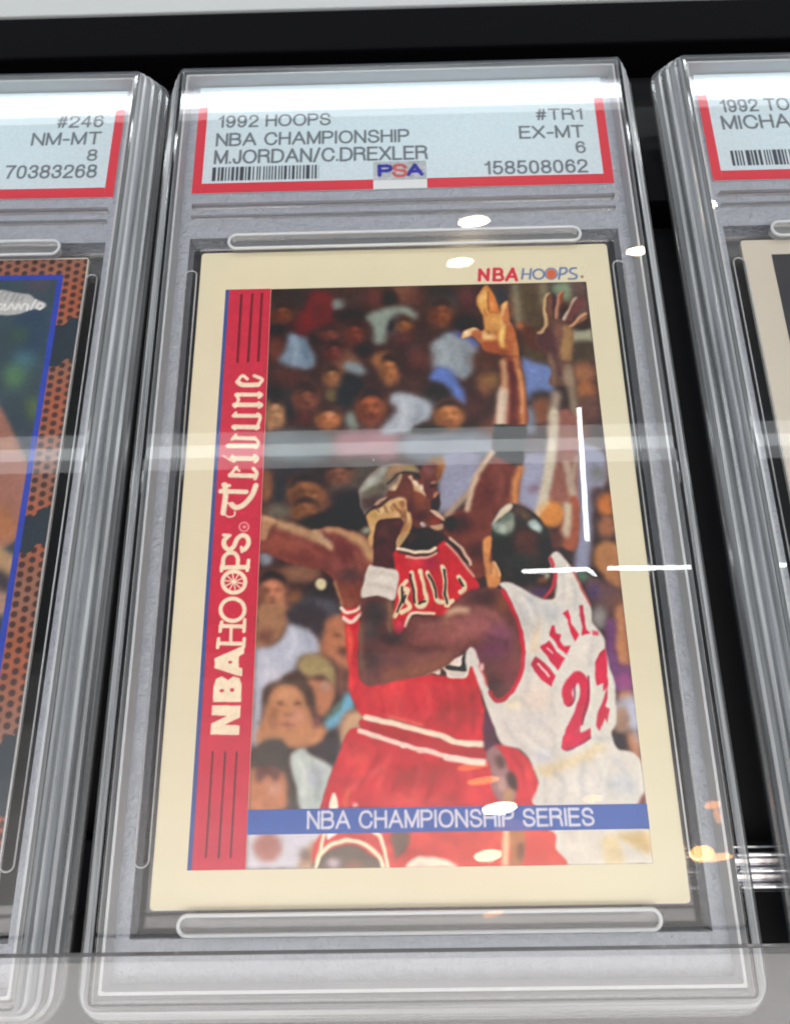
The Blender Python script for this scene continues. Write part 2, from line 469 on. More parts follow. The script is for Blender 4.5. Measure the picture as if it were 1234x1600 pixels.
GLYPHS = {
 'A': (.84, [[(0,0),(.42,1)],[(.42,1),(.84,0)],[(.15,.35),(.69,.35)]]),
 'B': (.72, [[(0,0),(0,1)],[(0,1),(.4,1)],[(.4,1),(.62,.92),(.65,.75),(.6,.6),(.4,.53)],[(.4,.53),(0,.53)],[(.4,.53),(.65,.45),(.72,.27),(.64,.07),(.42,0)],[(.42,0),(0,0)]]),
 'C': (.80, [[(.78,.70),(.66,.93),(.42,1),(.16,.9),(.02,.62),(.02,.38),(.16,.1),(.42,0),(.66,.07),(.79,.32)]]),
 'D': (.76, [[(0,0),(0,1)],[(0,1),(.34,1)],[(.34,1),(.62,.9),(.75,.65),(.75,.35),(.62,.1),(.34,0)],[(.34,0),(0,0)]]),
 'E': (.62, [[(0,0),(0,1)],[(0,1),(.62,1)],[(0,.53),(.57,.53)],[(0,0),(.63,0)]]),
 'H': (.70, [[(0,0),(0,1)],[(.7,0),(.7,1)],[(0,.53),(.7,.53)]]),
 'I': (.04, [[(.02,0),(.02,1)]]),
 'J': (.46, [[(.45,1),(.45,.28)],[(.45,.28),(.38,.05),(.22,0),(.06,.07),(0,.3)]]),
 'L': (.56, [[(0,1),(0,0)],[(0,0),(.56,0)]]),
 'M': (.82, [[(0,0),(0,1)],[(0,1),(.41,.05)],[(.41,.05),(.82,1)],[(.82,1),(.82,0)]]),
 'N': (.70, [[(0,0),(0,1)],[(0,1),(.7,0)],[(.7,0),(.7,1)]]),
 'O': (.88, [[(.44,1),(.16,.9),(.02,.62),(.02,.38),(.16,.1),(.44,0),(.72,.1),(.86,.38),(.86,.62),(.72,.9),(.44,1)]]),
 'P': (.66, [[(0,0),(0,1)],[(0,1),(.4,1)],[(.4,1),(.6,.92),(.66,.74),(.6,.55),(.4,.47)],[(.4,.47),(0,.47)]]),
 'R': (.72, [[(0,0),(0,1)],[(0,1),(.42,1)],[(.42,1),(.62,.93),(.67,.76),(.61,.6),(.42,.53)],[(.42,.53),(0,.53)],[(.42,.53),(.64,.42),(.68,.15),(.72,0)]]),
 'S': (.70, [[(.66,.76),(.55,.95),(.34,1),(.12,.93),(.05,.74),(.14,.58),(.36,.52),(.6,.44),(.7,.26),(.6,.07),(.36,0),(.12,.06),(.02,.28)]]),
 'T': (.72, [[(0,1),(.72,1)],[(.36,1),(.36,0)]]),
 'X': (.72, [[(0,0),(.72,1)],[(0,1),(.72,0)]]),
 '/': (.36, [[(0,-.04),(.36,1.04)]]), '-': (.34, [[(0,.4),(.34,.4)]]), '.': (.05, [[(.02,.03),(.03,.05)]]),
 '#': (.60, [[(.1,0),(.24,1)],[(.36,0),(.5,1)],[(.02,.66),(.6,.66)],[(0,.33),(.58,.33)]]), ' ': (.22, []),
 '0': (.62, [[(.31,1),(.1,.88),(.03,.5),(.1,.12),(.31,0),(.52,.12),(.59,.5),(.52,.88),(.31,1)]]),
 '1': (.36, [[(.04,.78),(.24,.86),(.3,1)],[(.3,1),(.3,0)]]),
 '2': (.62, [[(.04,.7),(.1,.93),(.32,1),(.55,.92),(.6,.7),(.5,.5),(.2,.25),(.03,0)],[(.03,0),(.62,0)]]),
 '3': (.62, [[(.05,.76),(.14,.95),(.32,1),(.52,.93),(.56,.74),(.46,.57),(.28,.53)],[(.28,.53),(.5,.48),(.6,.28),(.5,.07),(.3,0),(.1,.06),(.03,.26)]]),
 '4': (.62, [[(.46,0),(.46,1)],[(.46,1),(0,.3)],[(0,.3),(.62,.3)]]),
 '5': (.62, [[(.56,1),(.12,1)],[(.12,1),(.06,.5)],[(.06,.5),(.3,.62),(.52,.55),(.6,.32),(.5,.07),(.28,0),(.1,.06),(.02,.24)]]),
 '6': (.62, [[(.57,.78),(.48,.96),(.3,1),(.12,.88),(.04,.6),(.04,.35),(.12,.08),(.32,0),(.52,.08),(.6,.3),(.52,.54),(.32,.62),(.12,.52),(.04,.35)]]),
 '7': (.60, [[(0,1),(.6,1)],[(.6,1),(.35,.55),(.22,0)]]),
 '8': (.62, [[(.31,1),(.1,.93),(.06,.76),(.12,.6),(.31,.53),(.5,.6),(.56,.76),(.52,.93),(.31,1)],[(.31,.53),(.08,.44),(.02,.26),(.1,.06),(.31,0),(.52,.06),(.6,.26),(.54,.44),(.31,.53)]]),
 '9': (.62, [[(.05,.22),(.14,.04),(.32,0),(.5,.12),(.58,.4),(.58,.65),(.5,.92),(.3,1),(.1,.92),(.02,.7),(.1,.46),(.3,.38),(.5,.48),(.58,.65)]]),
}

def lettering(lines, color, weight, soft):
    """lines of (text, x left, y left, x right, y right, capital height) in mm -> strokes of ink"""
    out = []
    for s, xl, yl, xr, yr, cap in lines:
        adv = 0.0; st = []
        for ch in s:
            w, strokes = GLYPHS[ch]
            st += [[(adv + x, y) for x, y in q] for q in strokes]; adv += w + .24
        adv -= .24
        L = math.hypot(xr - xl, yr - yl); a = math.atan2(yr - yl, xr - xl); wd = weight * cap
        kx = (L - wd) / max(adv, .3) if len(s) > 1 else L / max(adv, .3) * .8
        ky = cap - wd
        for q in st:
            fl = []
            for x, y in q:
                px, py = x * kx + wd / 2, y * ky + wd / 2
                fl += [round((xl + px * math.cos(a) - py * math.sin(a)) * 100), round((yl + px * math.sin(a) + py * math.cos(a)) * 100)]
            out.append((1, *color, round(soft * 100), wd * 100, *fl))
    return out

PICTURE = [
(0,112,74,56,41,1, -1191,-1570, -1241,-1572, -1290,-1549, -1328,-1505, -1349,-1449, -1347,-1391, -1323,-1345, -1282,-1318, -1232,-1316, -1183,-1340, -1144,-1384, -1124,-1441, -1127,-1497, -1151,-1544),
(0,54,46,48,43,1, 2065,-489, 2027,-474, 1996,-426, 1978,-355, 1977,-274, 1993,-199, 2022,-145, 2060,-124, 2098,-139, 2129,-187, 2147,-259, 2148,-341, 2132,-415, 2103,-468),
(0,54,46,48,50,1, 335,2436, 263,2379, 174,2364, 85,2394, 14,2463, -27,2558, -27,2660, 13,2750, 85,2808, 175,2823, 265,2792, 337,2722, 376,2626, 375,2524),
(0,84,84,92,40,1, 2938,-2123, 2905,-2147, 2854,-2151, 2797,-2136, 2745,-2103, 2707,-2060, 2691,-2016, 2701,-1977, 2735,-1954, 2785,-1949, 2843,-1965, 2895,-1998, 2933,-2041, 2948,-2086),
(0,48,52,58,50,1, 662,2813, 637,2715, 600,2640, 559,2602, 520,2610, 493,2660, 482,2744, 489,2845, 513,2944, 550,3020, 592,3059, 631,3051, 658,3000, 669,2914),
(0,96,62,50,52,1, 2519,3485, 2459,3446, 2390,3442, 2325,3473, 2277,3533, 2256,3611, 2265,3692, 2303,3759, 2363,3799, 2433,3803, 2498,3772, 2546,3710, 2567,3632, 2557,3551),
(0,54,46,48,52,1, -1158,3474, -1210,3454, -1262,3458, -1302,3485, -1325,3529, -1323,3582, -1299,3634, -1257,3674, -1204,3694, -1152,3690, -1111,3663, -1089,3618, -1091,3565, -1115,3513),
(0,78,52,44,41,1, 1967,-1389, 1904,-1396, 1849,-1385, 1815,-1357, 1808,-1319, 1829,-1277, 1874,-1241, 1934,-1216, 1998,-1209, 2052,-1221, 2087,-1249, 2094,-1287, 2073,-1329, 2027,-1365),
(0,84,84,92,38,1, -961,-2981, -1029,-3030, -1098,-3054, -1154,-3051, -1188,-3019, -1191,-2966, -1164,-2901, -1111,-2838, -1044,-2789, -974,-2763, -917,-2767, -884,-2799, -881,-2853, -908,-2918),
(0,112,74,56,44,1, -431,-124, -473,-135, -513,-128, -545,-105, -560,-71, -556,-32, -535,4, -499,30, -457,41, -416,34, -385,11, -369,-23, -373,-62, -395,-98),
(0,66,44,42,43,1, 3076,-279, 3012,-322, 2951,-344, 2905,-340, 2882,-310, 2888,-262, 2921,-203, 2974,-147, 3038,-103, 3100,-81, 3147,-86, 3169,-115, 3163,-164, 3129,-223),
(0,78,52,44,46,1, 1001,1099, 965,1061, 919,1042, 872,1046, 834,1073, 811,1118, 809,1171, 829,1222, 865,1261, 911,1280, 959,1275, 997,1248, 1019,1203, 1021,1150),
(0,112,74,56,46,1, 2806,776, 2757,783, 2718,812, 2696,858, 2695,911, 2717,961, 2756,999, 2805,1016, 2854,1009, 2893,980, 2915,934, 2915,880, 2893,830, 2855,793),
(0,96,62,50,45,1, -1195,204, -1275,210, -1345,249, -1392,314, -1406,393, -1384,468, -1330,526, -1254,555, -1173,549, -1102,509, -1056,443, -1043,365, -1066,290, -1120,232),
(0,96,62,50,45,1, 2933,226, 2859,234, 2797,283, 2758,362, 2752,457, 2779,548, 2834,618, 2907,652, 2982,643, 3045,593, 3083,513, 3088,418, 3061,327, 3005,259),
(0,54,46,48,46,1, 587,565, 533,547, 465,566, 397,619, 342,694, 311,778, 310,854, 340,907, 395,925, 464,905, 533,852, 587,776, 617,692, 617,617),
(0,66,44,42,45,1, 200,413, 144,410, 95,425, 64,455, 56,495, 73,536, 112,571, 165,592, 221,595, 270,580, 301,549, 308,509, 291,468, 252,434),
(0,54,46,48,52,1, 1623,3444, 1588,3406, 1542,3388, 1494,3395, 1453,3425, 1428,3472, 1424,3528, 1441,3580, 1476,3619, 1523,3636, 1571,3629, 1612,3599, 1637,3551, 1641,3496),
(0,66,44,42,37,1, 2255,-3383, 2215,-3396, 2177,-3395, 2147,-3379, 2133,-3352, 2136,-3320, 2156,-3288, 2189,-3262, 2229,-3249, 2268,-3250, 2298,-3266, 2312,-3293, 2309,-3326, 2289,-3358),
(0,54,46,48,44,1, 2800,-134, 2762,-188, 2695,-221, 2614,-226, 2534,-203, 2470,-156, 2435,-94, 2437,-30, 2476,25, 2542,58, 2625,63, 2706,40, 2769,-8, 2803,-70),
(0,66,44,42,40,1, -102,-2069, -154,-2132, -221,-2170, -288,-2174, -344,-2144, -377,-2086, -381,-2011, -354,-1934, -302,-1870, -235,-1832, -167,-1827, -111,-1857, -78,-1916, -75,-1992),
(0,40,32,32,47,1, 780,1369, 732,1361, 683,1381, 643,1424, 620,1483, 618,1545, 638,1599, 676,1634, 725,1642, 774,1622, 815,1578, 837,1518, 839,1456, 818,1403),
(0,54,46,48,47,1, -569,1058, -616,993, -689,959, -774,961, -853,999, -912,1067, -939,1150, -928,1233, -881,1298, -807,1334, -722,1331, -641,1292, -582,1224, -557,1140),
(0,96,62,50,38,1, 13,-3151, -2,-3185, -30,-3210, -67,-3220, -104,-3215, -135,-3193, -153,-3161, -155,-3124, -141,-3089, -112,-3064, -75,-3054, -38,-3059, -7,-3081, 11,-3113),
(0,96,62,50,45,1, -1927,223, -1952,185, -1989,162, -2029,160, -2065,178, -2090,214, -2099,259, -2089,305, -2064,344, -2027,366, -1987,368, -1950,350, -1925,314, -1917,269),
(0,84,84,92,38,1, -425,-3064, -449,-3102, -493,-3126, -548,-3131, -602,-3116, -647,-3084, -672,-3042, -672,-2997, -648,-2959, -604,-2935, -549,-2930, -494,-2945, -449,-2977, -425,-3019),
(0,40,32,32,46,1, -1113,602, -1183,590, -1252,612, -1306,663, -1335,734, -1333,809, -1300,875, -1243,919, -1173,930, -1103,908, -1049,856, -1021,785, -1023,710, -1056,644),
(0,84,84,92,38,1, -1672,-3043, -1711,-3044, -1752,-3023, -1788,-2984, -1810,-2935, -1815,-2885, -1801,-2845, -1771,-2821, -1731,-2820, -1690,-2841, -1655,-2881, -1633,-2930, -1628,-2980, -1642,-3020),
(0,112,74,56,41,1, -1105,-1764, -1176,-1772, -1249,-1743, -1309,-1684, -1344,-1606, -1347,-1524, -1317,-1454, -1261,-1410, -1188,-1402, -1115,-1431, -1055,-1491, -1021,-1570, -1018,-1652, -1048,-1721),
(0,112,74,56,50,1, -720,2368, -798,2311, -889,2297, -975,2328, -1039,2398, -1068,2494, -1057,2597, -1008,2687, -929,2744, -837,2759, -751,2727, -687,2655, -658,2558, -670,2456),
(0,40,32,32,43,1, 842,-655, 763,-643, 698,-605, 662,-548, 662,-484, 697,-425, 761,-383, 842,-366, 922,-378, 986,-416, 1022,-473, 1022,-538, 986,-596, 922,-638),
(0,54,46,48,41,1, -510,-1604, -592,-1597, -658,-1576, -696,-1544, -697,-1508, -662,-1475, -597,-1452, -515,-1442, -432,-1449, -366,-1471, -328,-1503, -327,-1539, -363,-1572, -428,-1595),
(0,84,84,92,47,1, -161,1181, -176,1136, -206,1102, -247,1087, -289,1094, -324,1120, -346,1161, -350,1209, -335,1255, -304,1288, -264,1304, -221,1297, -186,1271, -164,1229),
(0,66,44,42,40,1, 2003,-2080, 1917,-2108, 1838,-2108, 1781,-2079, 1756,-2028, 1770,-1964, 1819,-1900, 1895,-1848, 1981,-1820, 2061,-1820, 2118,-1849, 2142,-1901, 2128,-1965, 2078,-2029),
(0,84,84,92,44,1, 1747,-10, 1724,-52, 1667,-83, 1590,-97, 1505,-92, 1432,-68, 1383,-30, 1368,15, 1392,57, 1448,88, 1526,103, 1611,97, 1685,73, 1734,34),
(0,112,74,56,52,1, 1612,3249, 1516,3225, 1427,3245, 1360,3304, 1330,3392, 1343,3491, 1396,3582, 1480,3646, 1576,3671, 1667,3650, 1733,3590, 1762,3501, 1748,3402, 1695,3312),
(0,84,84,92,48,1, 323,1691, 268,1698, 221,1731, 192,1784, 186,1846, 204,1905, 244,1949, 297,1969, 352,1962, 399,1928, 428,1875, 433,1813, 414,1754, 375,1711),
(0,96,62,50,52,1, 1523,3310, 1433,3313, 1358,3350, 1312,3415, 1304,3495, 1337,3574, 1404,3636, 1492,3669, 1582,3666, 1658,3628, 1704,3563, 1710,3482, 1677,3404, 1610,3342),
(0,112,74,56,42,1, 1933,-1154, 1868,-1220, 1801,-1261, 1743,-1268, 1707,-1240, 1699,-1184, 1722,-1109, 1770,-1030, 1835,-963, 1903,-922, 1961,-915, 1998,-943, 2005,-1001, 1981,-1076),
(0,40,32,32,39,1, 967,-2437, 920,-2436, 880,-2419, 855,-2388, 849,-2349, 864,-2311, 897,-2281, 941,-2265, 988,-2266, 1027,-2283, 1053,-2315, 1058,-2353, 1043,-2391, 1010,-2421),
(0,96,62,50,51,1, 1832,2900, 1772,2907, 1723,2933, 1695,2975, 1695,3024, 1722,3070, 1770,3104, 1831,3119, 1892,3113, 1941,3086, 1969,3044, 1969,2995, 1942,2949, 1893,2915),
(0,78,52,44,44,1, 1902,-79, 1855,-103, 1787,-94, 1713,-56, 1647,6, 1601,78, 1586,147, 1604,199, 1651,223, 1719,215, 1794,176, 1860,113, 1905,41, 1920,-28),
(0,54,46,48,46,1, 1561,676, 1499,593, 1431,540, 1370,525, 1328,552, 1312,615, 1328,703, 1370,798, 1433,881, 1502,936, 1564,951, 1606,924, 1621,859, 1605,770),
(0,96,62,50,39,1, -619,-2510, -659,-2558, -723,-2584, -800,-2582, -874,-2553, -931,-2502, -959,-2440, -954,-2377, -915,-2328, -850,-2302, -772,-2304, -698,-2333, -641,-2385, -613,-2448),
(0,96,62,50,40,1, 1490,-1792, 1435,-1826, 1363,-1830, 1289,-1802, 1228,-1749, 1192,-1680, 1187,-1609, 1216,-1551, 1272,-1516, 1344,-1512, 1418,-1540, 1479,-1595, 1515,-1664, 1519,-1734),
(0,96,62,50,47,1, 1345,1418, 1311,1338, 1252,1281, 1177,1258, 1103,1272, 1044,1322, 1010,1398, 1010,1485, 1043,1566, 1103,1624, 1178,1648, 1253,1633, 1313,1582, 1346,1505),
(0,48,52,58,48,1, 3244,1731, 3145,1704, 3053,1720, 2986,1776, 2957,1862, 2972,1960, 3029,2051, 3117,2118, 3217,2145, 3310,2129, 3378,2071, 3406,1985, 3389,1887, 3331,1796),
(0,40,32,32,44,1, -1922,-220, -1971,-260, -2031,-274, -2089,-261, -2135,-221, -2158,-164, -2155,-100, -2126,-41, -2077,-1, -2017,14, -1958,0, -1913,-40, -1889,-97, -1893,-162),
(0,96,62,50,38,1, 2730,-3138, 2688,-3168, 2643,-3182, 2605,-3177, 2580,-3155, 2575,-3119, 2589,-3077, 2620,-3036, 2663,-3006, 2708,-2992, 2746,-2997, 2771,-3020, 2776,-3056, 2762,-3098),
(0,96,62,50,45,1, 2722,616, 2645,551, 2562,520, 2489,528, 2440,575, 2426,651, 2448,742, 2504,829, 2581,895, 2666,928, 2740,919, 2788,871, 2802,794, 2778,703),
(0,84,84,92,47,1, 2493,1147, 2449,1079, 2390,1035, 2328,1024, 2274,1048, 2240,1102, 2232,1175, 2251,1254, 2295,1322, 2355,1367, 2418,1378, 2472,1354, 2506,1299, 2514,1225),
(0,66,44,42,39,1, 1941,-2619, 1902,-2626, 1852,-2604, 1800,-2559, 1758,-2499, 1732,-2435, 1729,-2381, 1749,-2347, 1789,-2340, 1839,-2362, 1891,-2408, 1934,-2469, 1959,-2532, 1961,-2586),
(0,54,46,48,38,1, -1552,-2821, -1602,-2853, -1654,-2867, -1699,-2859, -1727,-2831, -1732,-2788, -1715,-2740, -1677,-2695, -1627,-2662, -1574,-2649, -1529,-2657, -1501,-2685, -1496,-2728, -1514,-2776),
(0,48,52,58,44,1, 751,-170, 721,-208, 680,-230, 636,-230, 598,-210, 574,-172, 567,-125, 581,-78, 612,-40, 653,-18, 697,-17, 735,-38, 759,-76, 765,-123),
(0,78,52,44,52,1, 1618,3706, 1588,3648, 1529,3609, 1452,3597, 1373,3614, 1306,3656, 1266,3717, 1260,3783, 1290,3842, 1349,3881, 1427,3894, 1507,3877, 1573,3833, 1613,3772),
(0,48,52,58,46,1, 2325,739, 2288,716, 2248,710, 2212,723, 2187,753, 2178,793, 2188,836, 2213,873, 2250,897, 2291,902, 2327,889, 2352,859, 2360,818, 2351,776),
(0,96,62,50,41,1, 1408,-1301, 1373,-1338, 1332,-1358, 1294,-1359, 1266,-1340, 1253,-1305, 1259,-1260, 1281,-1214, 1316,-1178, 1357,-1157, 1396,-1156, 1424,-1175, 1436,-1211, 1431,-1256),
(0,54,46,48,49,1, -646,2137, -673,2059, -731,2003, -808,1979, -889,1993, -958,2040, -1002,2114, -1012,2198, -986,2276, -928,2333, -851,2358, -769,2344, -699,2295, -655,2221),
(0,40,32,32,48,1, 2452,1787, 2374,1759, 2296,1770, 2231,1818, 2194,1894, 2191,1983, 2223,2067, 2284,2130, 2363,2159, 2442,2147, 2507,2098, 2544,2021, 2546,1932, 2513,1849),
(0,48,52,58,52,1, 1474,3459, 1420,3464, 1371,3503, 1338,3569, 1326,3649, 1338,3727, 1373,3787, 1422,3818, 1477,3813, 1526,3773, 1559,3706, 1570,3626, 1557,3549, 1523,3489),
(0,40,32,32,38,1, 1840,-2953, 1764,-2954, 1701,-2936, 1664,-2905, 1661,-2865, 1692,-2824, 1751,-2792, 1827,-2773, 1903,-2773, 1966,-2790, 2003,-2822, 2005,-2862, 1974,-2902, 1915,-2935),
(0,112,74,56,38,1, 547,-2961, 462,-2956, 392,-2931, 351,-2890, 347,-2841, 382,-2794, 449,-2759, 533,-2741, 619,-2746, 689,-2771, 730,-2813, 733,-2862, 697,-2908, 631,-2944),
(0,48,52,58,52,1, 2443,3690, 2424,3622, 2386,3570, 2339,3542, 2290,3546, 2249,3580, 2225,3638, 2222,3707, 2241,3776, 2278,3829, 2326,3857, 2376,3853, 2417,3819, 2441,3761),
(0,96,62,50,40,1, -158,-2027, -225,-2020, -285,-1979, -327,-1911, -341,-1831, -326,-1754, -283,-1695, -221,-1667, -153,-1674, -92,-1716, -51,-1784, -37,-1864, -54,-1941, -97,-1999),
(0,112,74,56,37,1, -972,-3494, -1047,-3491, -1113,-3460, -1157,-3406, -1172,-3342, -1152,-3278, -1104,-3228, -1035,-3202, -959,-3206, -893,-3238, -849,-3291, -835,-3356, -855,-3420, -904,-3469),
(0,84,84,92,51,1, -109,2966, -173,2949, -241,2969, -299,3022, -336,3098, -344,3183, -321,3259, -273,3312, -208,3329, -139,3309, -81,3255, -45,3177, -38,3093, -61,3017),
(0,40,32,32,42,1, 2376,-916, 2283,-931, 2198,-908, 2137,-850, 2113,-770, 2130,-683, 2186,-605, 2269,-554, 2363,-538, 2450,-562, 2511,-620, 2534,-701, 2516,-789, 2459,-865),
(0,78,52,44,40,1, 2865,-1910, 2815,-1957, 2761,-1984, 2712,-1985, 2679,-1961, 2667,-1916, 2679,-1859, 2713,-1801, 2762,-1753, 2817,-1726, 2866,-1725, 2900,-1749, 2912,-1795, 2899,-1852),
(0,96,62,50,47,1, 3241,1172, 3177,1146, 3117,1146, 3071,1172, 3050,1218, 3057,1276, 3091,1335, 3145,1382, 3209,1408, 3270,1408, 3316,1382, 3337,1335, 3330,1277, 3295,1218),
(0,54,46,48,40,1, 1823,-1964, 1778,-2006, 1726,-2027, 1677,-2025, 1641,-1999, 1625,-1955, 1632,-1901, 1661,-1848, 1706,-1806, 1758,-1784, 1807,-1786, 1843,-1812, 1859,-1857, 1852,-1911),
(0,66,44,42,47,1, 579,1528, 522,1452, 459,1403, 401,1392, 360,1419, 344,1481, 356,1565, 394,1654, 451,1731, 515,1780, 574,1792, 615,1764, 631,1701, 618,1617),
(0,96,62,50,47,1, 355,1198, 282,1120, 195,1080, 110,1085, 46,1135, 13,1219, 19,1322, 63,1423, 136,1502, 224,1543, 309,1537, 375,1486, 407,1401, 399,1298),
(0,112,74,56,53,1, 164,3773, 112,3660, 39,3583, -41,3556, -113,3585, -162,3664, -179,3778, -160,3905, -109,4020, -35,4099, 46,4127, 119,4097, 168,4016, 184,3900),
(0,66,44,42,40,1, -901,-1892, -940,-1881, -975,-1842, -1000,-1783, -1010,-1715, -1002,-1652, -979,-1607, -945,-1587, -906,-1599, -870,-1638, -845,-1698, -836,-1765, -843,-1828, -867,-1873),
(0,48,52,58,47,1, -1383,987, -1452,952, -1524,946, -1584,971, -1621,1023, -1626,1092, -1599,1163, -1546,1223, -1476,1259, -1403,1265, -1343,1239, -1307,1186, -1302,1117, -1329,1047),
(0,78,52,44,39,1, 1345,-2710, 1296,-2714, 1250,-2697, 1217,-2662, 1203,-2615, 1211,-2567, 1239,-2526, 1282,-2501, 1331,-2497, 1377,-2514, 1410,-2550, 1424,-2597, 1416,-2645, 1388,-2686),
(0,54,46,48,38,1, 1779,-3119, 1726,-3117, 1679,-3090, 1647,-3043, 1637,-2986, 1651,-2930, 1686,-2886, 1735,-2862, 1789,-2865, 1836,-2892, 1867,-2939, 1877,-2996, 1863,-3052, 1828,-3096),
(0,96,62,50,48,1, 1987,1640, 1934,1554, 1875,1494, 1820,1473, 1780,1494, 1764,1553, 1774,1639, 1809,1735, 1862,1822, 1922,1882, 1978,1904, 2018,1882, 2034,1822, 2023,1735),
(0,54,46,48,47,1, 1567,1170, 1518,1168, 1470,1197, 1433,1251, 1413,1319, 1416,1388, 1441,1445, 1482,1477, 1532,1479, 1580,1450, 1618,1395, 1636,1327, 1633,1258, 1608,1202),
(0,48,52,58,52,1, 807,3553, 780,3466, 716,3398, 627,3363, 530,3368, 445,3411, 387,3485, 369,3574, 395,3662, 459,3731, 549,3767, 647,3762, 733,3718, 790,3643),
(0,112,74,56,47,1, 2569,1354, 2533,1289, 2471,1246, 2396,1232, 2322,1250, 2263,1297, 2232,1363, 2234,1436, 2269,1501, 2331,1545, 2407,1559, 2481,1541, 2540,1493, 2571,1427),
(0,40,32,32,41,1, 2409,-1467, 2356,-1471, 2300,-1438, 2251,-1377, 2220,-1298, 2212,-1217, 2229,-1150, 2268,-1111, 2321,-1108, 2378,-1141, 2426,-1203, 2458,-1283, 2465,-1363, 2448,-1429),
(0,48,52,58,43,1, 413,-580, 375,-569, 343,-533, 324,-480, 321,-420, 336,-365, 365,-326, 402,-310, 441,-321, 473,-357, 492,-411, 495,-471, 480,-526, 451,-565),
(0,66,44,42,45,1, -1280,456, -1338,422, -1407,420, -1474,449, -1526,506, -1552,578, -1547,652, -1512,712, -1454,747, -1383,749, -1316,719, -1264,662, -1239,589, -1244,516),
(0,40,32,32,40,1, -894,-2258, -980,-2260, -1058,-2229, -1113,-2171, -1133,-2097, -1115,-2022, -1061,-1960, -982,-1925, -895,-1923, -816,-1955, -762,-2014, -742,-2088, -762,-2163, -816,-2223),
(0,78,52,44,38,1, 1795,-2840, 1779,-2880, 1745,-2910, 1699,-2926, 1650,-2924, 1608,-2905, 1581,-2872, 1574,-2831, 1589,-2792, 1623,-2761, 1669,-2744, 1718,-2746, 1761,-2766, 1788,-2799),
(0,112,74,56,41,1, -610,-1504, -631,-1537, -666,-1557, -710,-1561, -753,-1547, -787,-1519, -805,-1481, -803,-1442, -783,-1409, -747,-1388, -703,-1384, -660,-1398, -626,-1427, -609,-1465),
(0,96,62,50,42,1, -1242,-1083, -1280,-1103, -1325,-1104, -1367,-1085, -1398,-1050, -1413,-1006, -1407,-962, -1383,-926, -1345,-905, -1300,-905, -1258,-924, -1226,-959, -1212,-1003, -1218,-1048),
(0,78,52,44,45,1, -1466,476, -1533,429, -1600,409, -1655,419, -1688,457, -1691,515, -1664,584, -1612,648, -1545,695, -1477,715, -1422,706, -1389,667, -1387,608, -1414,540),
(0,78,52,44,48,1, -1703,1714, -1769,1704, -1831,1720, -1876,1758, -1895,1813, -1884,1871, -1845,1923, -1786,1958, -1719,1968, -1657,1952, -1612,1913, -1594,1859, -1605,1800, -1644,1749),
(0,96,106,110,56,1, -2068,1470, -1142,1446, -1121,1036, -2050,1060),
(0,150,108,114,56,1, -970,1441, -149,1435, -184,1027, -937,1047),
(0,122,130,140,56,1, -3,1415, 1106,1402, 1084,994, -11,1023),
(0,52,44,42,63,1, -2106,3885, -1380,3862, -1513,3502, -1729,3437, -2094,3592),
(0,98,56,38,52,1, -1666,3399, -1680,3322, -1723,3261, -1787,3229, -1860,3231, -1926,3267, -1974,3331, -1993,3409, -1980,3486, -1937,3548, -1872,3581, -1799,3579, -1732,3542, -1684,3477),
(0,30,25,26,41,1, -1790,3136, -1800,3102, -1831,3075, -1877,3062, -1928,3063, -1975,3080, -2009,3108, -2022,3143, -2011,3177, -1980,3204, -1934,3218, -1882,3216, -1835,3200, -1802,3171),
(0,104,30,36,52,1, -1378,3770, -1094,3707, -950,3360, -1150,3241, -1304,3192, -1486,3057, -1658,3132, -1587,3343, -1467,3555),
(0,128,138,134,42,1, -902,3538, -911,3490, -938,3452, -976,3431, -1019,3433, -1058,3455, -1085,3495, -1095,3544, -1086,3592, -1060,3630, -1021,3651, -978,3650, -939,3627, -912,3587),
(0,95,55,46,50,1, -1779,2804, -1789,2722, -1822,2657, -1873,2622, -1931,2624, -1984,2662, -2023,2729, -2039,2811, -2029,2894, -1996,2960, -1945,2995, -1886,2994, -1833,2955, -1794,2887),
(0,118,138,156,40,1, -1734,3082, -1609,3043, -1454,2968, -1389,2810, -1324,2619, -1382,2484, -1593,2473, -1747,2546, -1872,2635, -1770,2769, -1744,2907),
(0,42,32,34,51,1, -485,3346, -516,3300, -602,3266, -726,3249, -863,3253, -988,3277, -1074,3317, -1106,3364, -1075,3410, -989,3445, -865,3462, -726,3458, -601,3433, -515,3393),
(0,40,32,34,51,1, -1131,2959, -1144,2921, -1182,2892, -1237,2877, -1298,2879, -1354,2897, -1393,2929, -1407,2967, -1395,3005, -1357,3034, -1302,3049, -1240,3047, -1184,3029, -1145,2997),
(0,110,60,50,51,1, -963,3041, -978,2996, -1020,2961, -1081,2943, -1150,2945, -1211,2967, -1255,3004, -1271,3050, -1256,3096, -1214,3131, -1153,3150, -1084,3148, -1022,3126, -979,3088),
(0,106,54,48,60,1, -914,2744, -926,2674, -959,2618, -1008,2588, -1062,2590, -1111,2623, -1145,2680, -1159,2751, -1147,2822, -1114,2879, -1066,2909, -1011,2908, -962,2874, -927,2816),
(0,114,58,46,61,1, -602,3031, -615,2936, -654,2862, -709,2822, -770,2823, -825,2867, -864,2944, -878,3039, -865,3134, -827,3210, -771,3251, -709,3249, -654,3205, -615,3127),
(0,45,38,46,50,1, -472,2766, -486,2722, -524,2687, -579,2669, -640,2670, -695,2692, -733,2729, -747,2774, -733,2819, -695,2854, -640,2872, -579,2871, -524,2849, -486,2812),
(0,128,140,145,40,1, -583,2386, -612,2353, -668,2340, -740,2350, -812,2381, -872,2428, -907,2481, -910,2529, -880,2563, -824,2577, -752,2566, -679,2534, -620,2487, -585,2434),
(0,36,42,46,49,1, -912,2386, -685,2312, -595,2126, -759,1883, -952,1856, -1013,1989),
